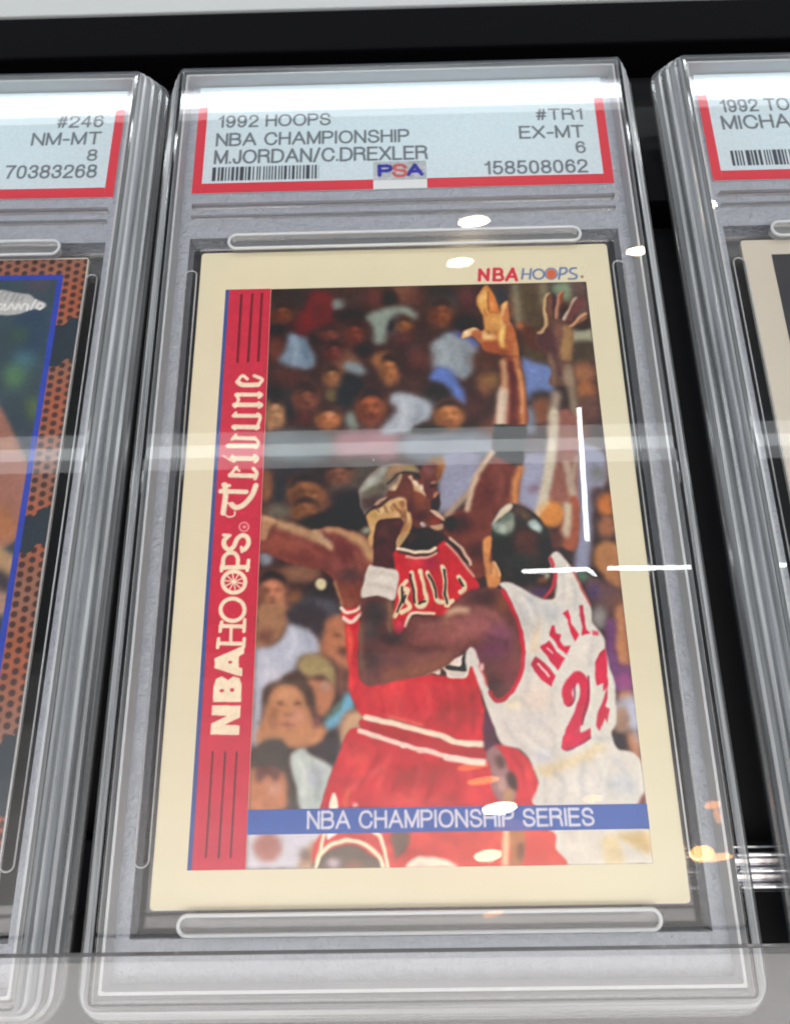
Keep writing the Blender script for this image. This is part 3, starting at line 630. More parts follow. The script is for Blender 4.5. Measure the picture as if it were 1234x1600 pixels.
(0,148,98,66,49,1, -944,2320, -957,2247, -993,2190, -1045,2159, -1104,2161, -1158,2195, -1195,2254, -1209,2327, -1198,2400, -1162,2458, -1109,2489, -1049,2487, -996,2453, -958,2393),
(0,112,98,64,39,1, -1006,2038, -1014,1995, -1036,1962, -1069,1943, -1105,1944, -1138,1964, -1162,1999, -1170,2043, -1163,2086, -1141,2120, -1108,2138, -1071,2137, -1038,2117, -1015,2081),
(0,118,68,50,58,1, -1290,2029, -1305,1940, -1351,1870, -1419,1833, -1495,1835, -1564,1876, -1614,1949, -1634,2039, -1619,2128, -1573,2200, -1505,2238, -1428,2236, -1358,2194, -1308,2120),
(0,46,44,44,49,1, -1613,2105, -1633,2062, -1690,2029, -1773,2012, -1866,2015, -1951,2036, -2011,2072, -2033,2116, -2014,2159, -1957,2192, -1873,2209, -1780,2207, -1695,2185, -1635,2148),
(0,84,50,44,79,1, -1469,2334, -1490,2284, -1552,2245, -1641,2225, -1742,2228, -1833,2253, -1898,2295, -1922,2347, -1901,2398, -1840,2437, -1749,2458, -1648,2455, -1557,2429, -1493,2386),
(0,104,56,52,63,1, -329,3647, -342,3577, -377,3521, -427,3491, -482,3493, -532,3526, -567,3584, -579,3655, -566,3725, -531,3782, -481,3812, -425,3810, -375,3777, -341,3719),
(0,28,26,28,52,1, -87,3631, -99,3580, -132,3540, -179,3519, -231,3520, -278,3545, -310,3586, -321,3638, -309,3689, -276,3729, -229,3750, -176,3749, -129,3724, -98,3682),
(0,92,54,48,83,1, 312,3646, 293,3583, 244,3535, 175,3509, 99,3511, 31,3541, -16,3593, -32,3656, -14,3719, 35,3768, 105,3794, 182,3792, 250,3762, 296,3709),
(0,40,33,32,63,1, 706,3743, 686,3704, 633,3674, 557,3659, 474,3661, 399,3681, 348,3714, 330,3754, 350,3794, 403,3824, 479,3839, 563,3837, 638,3817, 689,3783),
(0,136,148,138,41,1, -580,3349, -331,3449, -97,3486, 74,3454, 179,3308, 131,3256, 40,3330, -52,3369, -161,3318, -240,3196, -281,3004, -305,2865, -458,2870, -472,3080, -518,3222),
(0,34,28,28,41,1, -144,3137, -166,3089, -193,3056, -221,3043, -243,3053, -256,3084, -257,3130, -245,3182, -223,3230, -196,3264, -168,3277, -146,3267, -133,3236, -132,3189),
(0,128,78,46,51,1, 121,3150, 108,3096, 73,3053, 23,3030, -32,3031, -81,3057, -114,3102, -125,3158, -112,3212, -77,3256, -27,3279, 28,3277, 77,3251, 110,3206),
(0,82,46,44,61,1, 140,2957, 120,2912, 69,2877, -5,2859, -87,2861, -160,2884, -210,2921, -228,2967, -209,3012, -157,3047, -83,3066, -1,3063, 72,3041, 123,3003),
(0,118,66,44,62,1, 721,3345, 700,3242, 650,3160, 581,3116, 506,3118, 439,3166, 395,3251, 381,3355, 401,3460, 451,3543, 521,3588, 598,3586, 664,3536, 709,3451),
(0,34,28,27,61,1, 1122,3173, 1098,3109, 1035,3059, 948,3033, 853,3036, 768,3067, 711,3121, 692,3186, 716,3251, 778,3302, 866,3328, 962,3325, 1047,3294, 1104,3239),
(0,92,48,52,73,1, 1074,3604, 1058,3550, 1017,3507, 960,3485, 898,3486, 843,3512, 806,3558, 794,3613, 810,3668, 851,3711, 909,3734, 971,3732, 1026,3705, 1063,3660),
(0,142,152,158,40,1, 647,3020, 828,2954, 1037,2861, 1039,2654, 985,2400, 828,2253, 680,2308, 535,2447, 369,2451, 362,2708, 397,2862),
(0,86,94,158,40,1, 694,3045, 861,3005, 1067,2843, 1032,2757, 916,2882, 767,2956),
(0,96,122,190,39,1, 336,2334, 475,2465, 639,2410, 737,2222, 872,1904, 795,1841, 668,1992, 583,2127, 437,2214, 333,2234),
(0,44,42,40,48,1, 628,2001, 596,1951, 529,1921, 440,1915, 346,1936, 266,1979, 216,2036, 205,2096, 236,2146, 304,2177, 393,2183, 488,2161, 568,2118, 618,2060),
(0,92,52,48,70,1, 365,2571, 344,2483, 290,2413, 213,2376, 130,2379, 55,2420, 4,2492, -13,2581, 8,2670, 62,2740, 139,2778, 224,2775, 299,2733, 349,2660),
(0,70,46,42,68,1, 303,2234, 282,2177, 227,2132, 148,2109, 62,2111, -15,2139, -68,2187, -87,2245, -66,2303, -11,2348, 68,2372, 155,2370, 232,2341, 285,2293),
(0,168,108,68,50,1, -180,2578, -196,2515, -241,2466, -305,2440, -375,2442, -439,2472, -482,2523, -498,2587, -482,2649, -437,2699, -373,2725, -302,2723, -238,2693, -194,2641),
(0,164,104,64,49,1, -108,2347, -121,2267, -158,2204, -209,2170, -266,2172, -317,2208, -351,2273, -363,2354, -350,2434, -314,2498, -262,2533, -205,2531, -154,2493, -119,2428),
(0,120,80,55,58,1, 1241,2142, 1224,2056, 1187,1988, 1138,1951, 1085,1953, 1039,1992, 1010,2062, 1002,2148, 1018,2235, 1055,2304, 1105,2341, 1158,2340, 1204,2299, 1234,2229),
(0,168,126,90,38,1, -2014,1955, -1792,1998, -1723,1816, -1756,1590, -1908,1530, -1997,1548),
(0,42,42,46,39,1, -2007,2153, -1780,2097, -1640,1928, -1604,1699, -1708,1702, -1744,1898, -1822,1999, -2001,2004),
(0,112,66,52,48,1, -1269,1984, -1284,1906, -1328,1844, -1393,1812, -1465,1814, -1532,1850, -1579,1914, -1597,1993, -1583,2071, -1539,2134, -1474,2167, -1401,2165, -1334,2128, -1287,2063),
(0,88,44,40,57,1, -1337,1676, -1348,1627, -1380,1589, -1426,1568, -1479,1569, -1527,1593, -1561,1633, -1574,1682, -1563,1731, -1532,1770, -1485,1790, -1432,1789, -1384,1766, -1350,1725),
(0,164,100,62,38,1, -923,1665, -942,1592, -994,1534, -1071,1504, -1156,1506, -1233,1541, -1287,1601, -1308,1675, -1290,1748, -1238,1806, -1161,1837, -1075,1835, -997,1800, -943,1739),
(0,196,146,116,29,1, -1027,1732, -1034,1706, -1052,1685, -1078,1674, -1108,1674, -1135,1687, -1154,1709, -1161,1736, -1155,1762, -1136,1783, -1110,1795, -1080,1794, -1053,1781, -1034,1759),
(0,128,140,130,38,1, -698,1651, -690,1584, -701,1527, -728,1489, -766,1479, -807,1498, -844,1544, -868,1606, -876,1673, -865,1731, -838,1769, -800,1779, -758,1760, -722,1714),
(0,134,74,48,48,1, -291,1826, -315,1700, -377,1600, -466,1547, -564,1549, -652,1608, -714,1711, -736,1838, -714,1966, -652,2067, -562,2122, -463,2120, -373,2060, -312,1955),
(0,96,50,42,48,1, -396,1699, -410,1657, -447,1624, -500,1607, -559,1609, -612,1629, -649,1664, -662,1706, -649,1748, -612,1781, -558,1798, -499,1797, -446,1776, -409,1741),
(0,166,174,182,38,1, -199,2054, -21,2049, 216,1960, 368,1824, 295,1616, 117,1556, 26,1431, -369,1425, -294,1599, -144,1789, -231,1906),
(0,168,108,66,38,1, 827,1682, 801,1581, 736,1502, 646,1460, 549,1462, 463,1509, 404,1592, 386,1694, 411,1795, 475,1876, 566,1919, 665,1917, 752,1868, 810,1785),
(0,130,78,52,38,1, 674,1541, 658,1514, 617,1493, 558,1482, 493,1484, 435,1498, 395,1521, 381,1549, 396,1576, 438,1598, 497,1609, 563,1607, 621,1593, 661,1569),
(0,44,50,46,28,1, 64,1462, 234,1545, 613,1479, 421,1420, 85,1421),
(0,76,46,44,58,1, 1085,1837, 1068,1753, 1028,1687, 973,1651, 914,1652, 863,1691, 829,1760, 820,1845, 836,1930, 877,1997, 932,2034, 991,2032, 1043,1993, 1077,1923),
(0,78,70,62,55,1, -937,1031, -358,1016, -619,700, -704,550, -1075,560),
(0,140,140,160,36,1, 597,1054, 1029,1042, 849,587, 656,397, 481,237, 382,240, 422,598, 457,779),
(0,150,110,62,37,1, 306,1014, 552,1008, 471,779, 396,659, 327,752),
(0,52,52,56,55,1, -1278,900, -1315,865, -1423,838, -1578,826, -1752,830, -1909,850, -2018,882, -2058,920, -2021,956, -1914,983, -1757,996, -1583,991, -1426,971, -1317,938),
(0,120,76,58,55,1, -758,810, -778,738, -833,681, -913,651, -1002,653, -1083,687, -1140,747, -1161,820, -1142,893, -1087,951, -1006,982, -916,980, -835,945, -778,884),
(0,44,44,48,45,1, -1658,604, -1668,506, -1701,429, -1751,387, -1808,388, -1861,433, -1899,512, -1916,611, -1907,709, -1874,788, -1824,832, -1766,830, -1712,784, -1674,704),
(0,134,88,60,46,1, -1882,671, -1887,566, -1907,482, -1940,437, -1978,438, -2014,485, -2042,569, -2055,675, -2051,781, -2031,866, -1998,913, -1959,912, -1922,863, -1895,777),
(0,128,82,52,45,1, -1142,546, -1166,429, -1235,338, -1336,288, -1450,291, -1554,345, -1627,441, -1657,559, -1635,677, -1566,771, -1463,821, -1348,818, -1243,762, -1170,665),
(1,98,58,42,54,68, -1584,527, -1398,507, -1228,526),
(0,40,34,38,54,1, -601,443, -623,372, -686,316, -777,287, -877,290, -969,323, -1032,382, -1056,454, -1034,525, -971,581, -880,611, -778,609, -686,574, -623,515),
(0,100,94,80,54,1, -1577,287, -1595,239, -1649,202, -1728,182, -1816,184, -1896,208, -1953,248, -1974,296, -1957,344, -1903,382, -1824,402, -1735,400, -1655,376, -1598,336),
(0,126,80,52,45,1, -1166,277, -1188,213, -1250,163, -1339,137, -1440,139, -1531,170, -1595,223, -1620,288, -1599,352, -1538,402, -1447,429, -1346,426, -1254,395, -1190,342),
(0,30,30,34,45,1, -1544,124, -1336,251, -1110,320, -913,434, -657,518, -587,159, -769,-27, -1050,53, -1275,29, -1388,61),
(0,132,140,152,35,1, -1836,-361, -1843,-404, -1867,-438, -1902,-456, -1942,-456, -1979,-436, -2006,-400, -2016,-357, -2009,-314, -1986,-280, -1950,-261, -1910,-262, -1873,-282, -1846,-318),
(0,164,108,82,43,1, -1628,-787, -1644,-900, -1698,-990, -1778,-1038, -1869,-1036, -1953,-984, -2013,-892, -2039,-778, -2024,-664, -1970,-572, -1889,-522, -1797,-525, -1712,-578, -1652,-672),
(0,132,92,72,43,1, -1180,-581, -1209,-632, -1292,-672, -1413,-692, -1547,-689, -1669,-663, -1754,-620, -1786,-567, -1758,-516, -1675,-476, -1554,-456, -1418,-459, -1296,-485, -1211,-529),
(0,128,84,58,42,1, -1413,-888, -1422,-933, -1450,-968, -1490,-987, -1535,-986, -1577,-965, -1606,-929, -1618,-884, -1609,-839, -1582,-804, -1541,-785, -1495,-786, -1454,-807, -1424,-843),
(0,48,44,46,51,1, -971,-829, -993,-871, -1057,-903, -1150,-919, -1253,-917, -1346,-896, -1411,-862, -1435,-819, -1413,-778, -1350,-745, -1257,-729, -1153,-731, -1059,-752, -994,-787),
(0,64,62,68,42,1, -1592,-1062, -1366,-862, -1202,-907, -970,-926, -873,-1105, -925,-1319, -1517,-1307),
(0,84,84,92,50,1, -1023,-1020, -1035,-1067, -1068,-1104, -1116,-1124, -1171,-1123, -1220,-1101, -1254,-1063, -1267,-1015, -1256,-968, -1223,-930, -1174,-910, -1120,-912, -1070,-934, -1036,-973),
(0,162,112,84,42,1, -1605,-1062, -1620,-1150, -1666,-1219, -1735,-1257, -1813,-1255, -1885,-1215, -1937,-1143, -1958,-1054, -1945,-966, -1898,-895, -1829,-857, -1750,-859, -1677,-900, -1626,-973),
(0,120,80,66,34,1, -1887,-795, -1892,-813, -1907,-827, -1928,-835, -1953,-834, -1975,-826, -1991,-811, -1997,-793, -1992,-775, -1978,-761, -1956,-753, -1932,-754, -1909,-762, -1894,-777),
(0,206,196,156,13,1, -1117,-722, -1124,-755, -1144,-780, -1173,-794, -1206,-793, -1236,-778, -1257,-752, -1265,-719, -1259,-686, -1239,-661, -1209,-647, -1176,-648, -1146,-663, -1125,-689),
(0,174,180,194,40,1, -1629,-1225, -1440,-1256, -1222,-1407, -1191,-1619, -1429,-1666, -1504,-1846, -1699,-1920, -1865,-2044, -1903,-2395, -1940,-2714, -2017,-2713, -2012,-2269, -2020,-1536, -1781,-1501, -1652,-1345),
(0,198,198,210,48,1, -1608,-1896, -1622,-1934, -1665,-1965, -1728,-1981, -1798,-1979, -1862,-1961, -1907,-1929, -1924,-1889, -1910,-1850, -1868,-1820, -1805,-1804, -1734,-1805, -1670,-1824, -1625,-1856),
(0,152,112,82,33,1, -2058,-1012, -1663,-1021, -1638,-1305, -1743,-1449, -1861,-1500, -2022,-1496),
(0,112,74,62,41,1, -1799,-1388, -1807,-1434, -1833,-1470, -1873,-1490, -1917,-1489, -1959,-1468, -1988,-1430, -2000,-1384, -1992,-1338, -1966,-1301, -1926,-1281, -1881,-1282, -1840,-1304, -1810,-1342),
(0,62,54,58,33,1, -1622,-1049, -1120,-1060, -1154,-1462, -1331,-1312, -1549,-1213),
(0,172,112,82,33,1, -1131,-1235, -997,-1144, -848,-1188, -786,-1456, -798,-1809, -897,-1833, -1030,-1701, -1172,-1554, -1142,-1382),
(0,98,62,48,25,1, -923,-1398, -928,-1409, -942,-1418, -962,-1423, -985,-1422, -1005,-1417, -1020,-1407, -1025,-1395, -1020,-1384, -1006,-1375, -986,-1370, -963,-1371, -942,-1376, -928,-1386),
(0,92,56,48,33,1, -828,-1603, -834,-1627, -852,-1645, -877,-1656, -906,-1655, -931,-1644, -949,-1624, -956,-1600, -950,-1576, -932,-1558, -907,-1548, -878,-1548, -852,-1559, -835,-1579),
(0,158,140,96,32,1, -1468,-1718, -1310,-1636, -1110,-1686, -989,-1844, -986,-2062, -1133,-1906, -1317,-1915, -1424,-1861),
(0,178,118,84,32,1, -1356,-1952, -1158,-1956, -993,-2036, -1017,-2263, -1125,-2398, -1229,-2359, -1272,-2157),
(0,178,142,128,32,1, -1056,-2035, -1061,-2060, -1076,-2079, -1098,-2090, -1123,-2089, -1145,-2078, -1160,-2058, -1166,-2033, -1161,-2008, -1146,-1988, -1124,-1978, -1100,-1978, -1078,-1990, -1062,-2010),
(0,118,76,62,40,1, -846,-1963, -851,-2057, -868,-2131, -893,-2172, -921,-2172, -946,-2130, -964,-2054, -972,-1960, -967,-1865, -950,-1789, -925,-1747, -896,-1748, -871,-1791, -853,-1868),
(0,104,164,190,31,1, -829,-2103, -731,-2244, -840,-2379, -968,-2537, -1109,-2559, -1098,-2436, -945,-2302),
(0,100,140,116,31,1, -907,-2190, -945,-2315, -1060,-2412, -1124,-2436, -1022,-2326),
(0,186,152,118,39,1, -892,-2428, -737,-2331, -594,-2421, -838,-2711, -953,-2709),
(0,184,128,88,31,1, -1774,-2020, -1631,-1979, -1472,-2014, -1365,-2130, -1296,-2283, -1254,-2421, -1097,-2547, -1133,-2669, -1298,-2763, -1914,-2715, -1942,-2531, -1883,-2396, -1863,-2246, -1823,-2121),
(0,78,58,48,32,1, -1704,-1958, -1608,-1876, -1477,-1857, -1355,-1965, -1253,-2158, -1244,-2296, -1309,-2257, -1378,-2105, -1499,-2020, -1631,-1991, -1774,-2027, -1828,-2159, -1876,-2259, -1884,-2069, -1801,-2007),
(0,96,62,46,19,1, -1617,-2234, -1623,-2242, -1638,-2249, -1659,-2252, -1684,-2252, -1706,-2248, -1721,-2240, -1727,-2232, -1722,-2223, -1707,-2216, -1685,-2213, -1661,-2213, -1639,-2218, -1623,-2225),
(0,100,66,50,19,1, -1403,-2245, -1408,-2254, -1423,-2261, -1443,-2264, -1467,-2264, -1488,-2259, -1502,-2252, -1508,-2243, -1503,-2235, -1489,-2228, -1468,-2225, -1444,-2225, -1423,-2229, -1409,-2237),
(0,138,92,70,20,1, -1501,-2372, -1507,-2381, -1525,-2387, -1551,-2391, -1580,-2390, -1606,-2386, -1624,-2378, -1631,-2370, -1625,-2361, -1607,-2355, -1581,-2351, -1552,-2352, -1526,-2356, -1508,-2364),
(0,132,74,66,19,1, -1480,-2490, -1489,-2499, -1515,-2505, -1553,-2508, -1596,-2507, -1634,-2503, -1661,-2495, -1671,-2487, -1662,-2478, -1636,-2472, -1597,-2469, -1555,-2470, -1516,-2474, -1489,-2482),
(0,150,100,72,31,1, -1694,-2412, -1697,-2471, -1710,-2518, -1730,-2544, -1753,-2543, -1774,-2517, -1791,-2469, -1798,-2410, -1795,-2351, -1783,-2303, -1763,-2277, -1740,-2277, -1718,-2304, -1702,-2352),
(0,204,150,112,56,1, -1443,-2141, -1458,-2166, -1501,-2185, -1563,-2194, -1633,-2193, -1696,-2181, -1740,-2160, -1757,-2135, -1742,-2111, -1699,-2092, -1637,-2082, -1567,-2083, -1503,-2096, -1459,-2116),
(0,196,138,118,47,1, -1384,-2381, -1391,-2413, -1412,-2438, -1443,-2452, -1477,-2452, -1509,-2437, -1531,-2410, -1540,-2378, -1533,-2345, -1512,-2320, -1482,-2306, -1447,-2307, -1415,-2322, -1393,-2348),
(0,168,110,86,39,1, -1472,-2484, -1482,-2496, -1510,-2505, -1552,-2509, -1598,-2508, -1639,-2502, -1668,-2492, -1679,-2480, -1669,-2469, -1641,-2460, -1599,-2455, -1553,-2456, -1512,-2462, -1483,-2472),
(0,122,74,68,31,1, -1154,-2460, -1158,-2497, -1173,-2527, -1194,-2543, -1218,-2543, -1240,-2526, -1256,-2495, -1262,-2458, -1258,-2420, -1243,-2390, -1222,-2374, -1197,-2374, -1175,-2391, -1160,-2422),
(0,55,46,48,31,1, -1308,-2809, -1127,-2706, -1044,-2586, -945,-2561, -949,-2855, -1011,-2986, -1152,-2918),
(0,74,66,60,30,1, -2034,-2914, -1928,-2771, -1848,-2658, -1636,-2663, -1540,-2791, -1556,-2950, -1479,-3186, -1375,-3469, -1581,-3465, -1562,-3210, -1609,-3053, -1723,-2986, -1876,-3009, -2043,-3019),
(0,186,124,88,30,1, -2043,-3019, -1903,-3009, -1763,-3037, -1595,-3047, -1558,-3249, -1594,-3478, -2020,-3470),
(0,112,72,64,30,1, -1931,-3008, -1793,-2971, -1638,-3014, -1675,-3143, -1731,-3142, -1761,-3077, -1844,-3101, -1897,-3165, -1940,-3125),
(0,196,142,120,38,1, -1616,-3235, -1625,-3268, -1651,-3294, -1689,-3309, -1732,-3308, -1772,-3292, -1799,-3265, -1810,-3231, -1802,-3198, -1776,-3171, -1738,-3157, -1695,-3158, -1655,-3174, -1627,-3201),
(0,180,192,184,23,1, -1537,-2897, -1435,-2773, -1351,-2775, -1279,-2849, -1004,-2999, -1063,-3219, -1135,-3486, -1375,-3482, -1451,-3212),
(0,170,176,190,45,1, -1135,-3088, -1142,-3139, -1164,-3179, -1197,-3201, -1234,-3200, -1268,-3177, -1292,-3136, -1302,-3085, -1294,-3034, -1272,-2994, -1239,-2972, -1202,-2972, -1168,-2996, -1144,-3037),
(0,204,202,208,29,1, -2064,-3683, -1111,-3700, -1157,-4140, -2042,-4126),
(0,168,116,106,36,1, -1601,-3877, -1615,-3949, -1660,-4005, -1726,-4036, -1801,-4035, -1870,-4002, -1920,-3944, -1940,-3871, -1926,-3799, -1882,-3742, -1815,-3711, -1739,-3712, -1670,-3746, -1620,-3805),
(0,176,140,114,29,1, -1398,-4136, -1323,-3919, -1190,-3798, -1133,-3946, -1183,-4140),
(0,120,100,92,36,1, -1296,-3913, -1268,-3934, -1250,-3959, -1247,-3983, -1259,-4002, -1283,-4011, -1314,-4010, -1348,-3997, -1376,-3977, -1394,-3952, -1397,-3928, -1385,-3909, -1361,-3900, -1329,-3901),
(0,44,34,33,35,1, -1998,3436, -1966,3561, -1837,3620, -1695,3544, -1667,3435, -1743,3513, -1915,3518),
(0,68,39,26,29,1, -1847,3432, -1850,3421, -1859,3412, -1874,3406, -1891,3403, -1907,3406, -1919,3413, -1925,3422, -1922,3433, -1913,3442, -1898,3449, -1881,3451, -1864,3448, -1852,3441),
(0,68,39,26,29,1, -1736,3428, -1738,3418, -1747,3410, -1760,3404, -1776,3402, -1791,3404, -1802,3411, -1807,3419, -1805,3429, -1796,3438, -1782,3444, -1766,3446, -1752,3443, -1741,3437),
(0,118,69,49,27,1, -1761,3480, -1766,3469, -1783,3458, -1810,3449, -1840,3446, -1868,3447, -1888,3454, -1896,3464, -1891,3476, -1874,3487, -1847,3495, -1817,3498, -1789,3497, -1769,3490),
(0,118,69,49,25,1, -1800,3388, -1799,3372, -1803,3359, -1810,3352, -1818,3350, -1827,3356, -1834,3368, -1838,3383, -1839,3399, -1835,3412, -1828,3420, -1820,3421, -1811,3415, -1804,3403),
(0,118,69,49,27,1, -1728,3374, -1729,3361, -1736,3350, -1749,3343, -1763,3341, -1777,3345, -1787,3354, -1792,3366, -1791,3379, -1783,3390, -1771,3397, -1757,3398, -1743,3394, -1732,3385),
(0,68,39,26,21,1, -1794,3348, -1795,3343, -1802,3338, -1812,3335, -1824,3334, -1834,3334, -1842,3337, -1845,3342, -1843,3346, -1837,3351, -1827,3354, -1815,3356, -1804,3355, -1797,3352),
(0,66,38,25,27,1, -1783,3310, -1786,3304, -1796,3299, -1811,3294, -1828,3292, -1844,3293, -1855,3296, -1860,3301, -1857,3307, -1847,3312, -1832,3317, -1814,3319, -1799,3318, -1787,3315),
(0,68,39,26,41,1, -1910,3367, -1908,3328, -1913,3296, -1925,3277, -1941,3275, -1957,3291, -1972,3320, -1981,3358, -1983,3398, -1978,3430, -1967,3449, -1951,3451, -1934,3435, -1919,3405),
(0,44,34,33,35,1, -1258,3050, -1229,3133, -1118,3172, -1000,3121, -978,3048, -1041,3100, -1187,3105),
(0,77,42,35,28,1, -1131,3050, -1133,3043, -1141,3036, -1154,3031, -1168,3028, -1182,3028, -1192,3032, -1196,3038, -1194,3045, -1186,3052, -1174,3058, -1159,3060, -1146,3060, -1136,3056),
(0,77,42,35,28,1, -1037,3047, -1039,3040, -1046,3034, -1058,3029, -1071,3026, -1083,3027, -1093,3030, -1097,3035, -1095,3042, -1087,3049, -1076,3054, -1063,3056, -1050,3056, -1041,3053),
(0,132,74,62,26,1, -1057,3085, -1062,3077, -1076,3068, -1099,3060, -1124,3055, -1148,3054, -1164,3057, -1171,3063, -1167,3071, -1152,3080, -1130,3087, -1105,3092, -1081,3094, -1064,3091),
(0,132,74,62,24,1, -1092,3019, -1092,3009, -1095,3000, -1100,2994, -1107,2993, -1115,2996, -1121,3003, -1124,3013, -1125,3024, -1122,3033, -1116,3038, -1109,3040, -1101,3037, -1095,3029),
(0,132,74,62,26,1, -1031,3011, -1032,3002, -1039,2994, -1049,2988, -1061,2986, -1072,2987, -1081,2992, -1085,3000, -1084,3009, -1078,3017, -1068,3022, -1055,3025, -1044,3023, -1035,3018),
(0,77,42,35,20,1, -1087,2993, -1089,2990, -1095,2986, -1103,2983, -1113,2981, -1122,2981, -1128,2982, -1131,2985, -1129,2988, -1124,2992, -1115,2995, -1106,2997, -1097,2997, -1090,2996),
(0,74,40,34,26,1, -1079,2969, -1082,2965, -1090,2960, -1103,2956, -1117,2953, -1131,2953, -1140,2954, -1144,2957, -1141,2961, -1133,2965, -1120,2969, -1106,2972, -1092,2973, -1083,2972),
(0,77,42,35,41,1, -1186,3007, -1184,2981, -1189,2959, -1198,2946, -1212,2943, -1226,2952, -1238,2971, -1246,2996, -1247,3022, -1243,3044, -1233,3058, -1220,3060, -1206,3051, -1194,3032),
(0,44,34,33,34,1, -1158,2759, -1133,2873, -1039,2928, -936,2859, -918,2760, -972,2831, -1097,2834),
(0,74,37,33,28,1, -1048,2752, -1051,2743, -1058,2735, -1069,2731, -1082,2731, -1094,2734, -1102,2742, -1105,2751, -1103,2760, -1096,2768, -1085,2772, -1072,2773, -1060,2769, -1052,2762),
(0,74,37,33,28,1, -968,2750, -970,2741, -977,2734, -987,2730, -998,2730, -1009,2733, -1017,2740, -1020,2748, -1018,2757, -1011,2764, -1001,2768, -989,2768, -978,2765, -971,2758),
(0,127,67,60,26,1, -985,2794, -989,2784, -1002,2776, -1022,2771, -1044,2770, -1065,2774, -1079,2782, -1085,2792, -1080,2802, -1067,2810, -1047,2815, -1025,2816, -1004,2812, -990,2804),
(0,127,67,60,24,1, -1015,2715, -1015,2700, -1019,2689, -1024,2682, -1030,2682, -1036,2688, -1041,2700, -1043,2714, -1043,2728, -1039,2740, -1034,2746, -1028,2746, -1022,2740, -1017,2729),
(0,127,67,60,26,1, -962,2701, -964,2689, -970,2680, -979,2675, -990,2674, -1000,2679, -1007,2688, -1010,2699, -1008,2711, -1002,2720, -993,2725, -982,2726, -972,2721, -965,2712),
(0,74,37,33,20,1, -1011,2677, -1012,2673, -1017,2669, -1025,2667, -1033,2667, -1041,2669, -1047,2672, -1049,2676, -1047,2680, -1042,2684, -1034,2686, -1026,2686, -1018,2685, -1013,2681),
(0,72,36,32,26,1, -1003,2642, -1006,2637, -1013,2632, -1025,2630, -1037,2630, -1049,2631, -1057,2635, -1060,2640, -1058,2645, -1050,2649, -1039,2652, -1026,2652, -1014,2650, -1006,2647),
(0,74,37,33,40,1, -1095,2693, -1096,2658, -1101,2629, -1111,2613, -1122,2613, -1134,2628, -1143,2656, -1147,2692, -1147,2727, -1141,2756, -1132,2772, -1120,2772, -1109,2757, -1100,2728),
(0,44,34,33,35,1, -873,3069, -845,3210, -741,3279, -629,3194, -609,3071, -668,3158, -806,3162),
(0,79,40,32,28,1, -754,3066, -755,3054, -762,3043, -774,3036, -787,3034, -801,3037, -811,3045, -815,3055, -814,3067, -807,3078, -795,3085, -781,3087, -768,3084, -758,3076),
(0,79,40,32,28,1, -665,3062, -666,3052, -672,3042, -683,3035, -696,3033, -708,3036, -717,3043, -721,3053, -720,3064, -713,3074, -703,3080, -690,3082, -678,3079, -669,3072),
(0,137,72,58,26,1, -683,3121, -687,3107, -700,3095, -721,3086, -745,3082, -768,3084, -784,3091, -792,3103, -788,3116, -775,3128, -754,3137, -730,3141, -707,3139, -690,3132),
(0,137,72,58,24,1, -717,3017, -716,3000, -718,2985, -723,2976, -730,2975, -737,2982, -743,2995, -747,3012, -749,3030, -746,3044, -741,3053, -734,3054, -727,3047, -721,3034),
(0,137,72,58,26,1, -659,3001, -660,2987, -665,2975, -675,2967, -686,2965, -697,2969, -706,2979, -711,2993, -710,3007, -705,3019, -695,3027, -684,3029, -673,3025, -664,3015),
(0,79,40,32,20,1, -713,2972, -714,2966, -719,2961, -727,2957, -736,2956, -745,2957, -751,2960, -754,2965, -753,2970, -747,2976, -740,2979, -730,2981, -722,2980, -715,2977),
(0,77,39,31,26,1, -705,2929, -707,2923, -715,2917, -727,2912, -741,2910, -753,2910, -763,2914, -767,2919, -764,2926, -757,2932, -745,2937, -731,2939, -718,2938, -709,2935),
(0,79,40,32,41,1, -805,2992, -802,2948, -804,2913, -813,2892, -825,2889, -839,2907, -853,2940, -862,2983, -866,3026, -863,3062, -855,3084, -842,3086, -828,3068, -815,3035),
(0,44,34,33,34,1, -1206,2352, -1180,2467, -1079,2522, -971,2453, -951,2353, -1008,2424, -1142,2428),
(0,103,68,46,28,1, -1091,2351, -1092,2341, -1098,2332, -1109,2325, -1123,2323, -1135,2324, -1145,2330, -1150,2338, -1149,2348, -1142,2357, -1131,2364, -1118,2366, -1105,2365, -1095,2359),
(0,103,68,46,28,1, -1004,2348, -1005,2339, -1011,2330, -1022,2324, -1034,2322, -1045,2323, -1054,2328, -1059,2336, -1058,2345, -1052,2354, -1041,2360, -1029,2362, -1018,2361, -1009,2356),
(0,176,118,81,26,1, -1023,2397, -1026,2386, -1039,2375, -1059,2366, -1082,2362, -1104,2361, -1120,2366, -1127,2375, -1124,2386, -1111,2397, -1091,2406, -1068,2411, -1046,2411, -1030,2406),
(0,176,118,81,24,1, -1054,2310, -1053,2296, -1055,2283, -1059,2276, -1066,2275, -1073,2280, -1079,2290, -1084,2304, -1085,2318, -1083,2330, -1079,2338, -1072,2339, -1065,2334, -1059,2324),
(0,176,118,81,26,1, -999,2298, -999,2286, -1004,2275, -1013,2268, -1024,2266, -1035,2269, -1043,2276, -1048,2287, -1048,2299, -1043,2309, -1034,2316, -1023,2319, -1012,2316, -1003,2308),
(0,103,68,46,20,1, -1050,2273, -1051,2269, -1056,2264, -1064,2260, -1072,2259, -1081,2259, -1087,2261, -1090,2265, -1088,2269, -1084,2274, -1076,2278, -1067,2279, -1059,2279, -1053,2277),
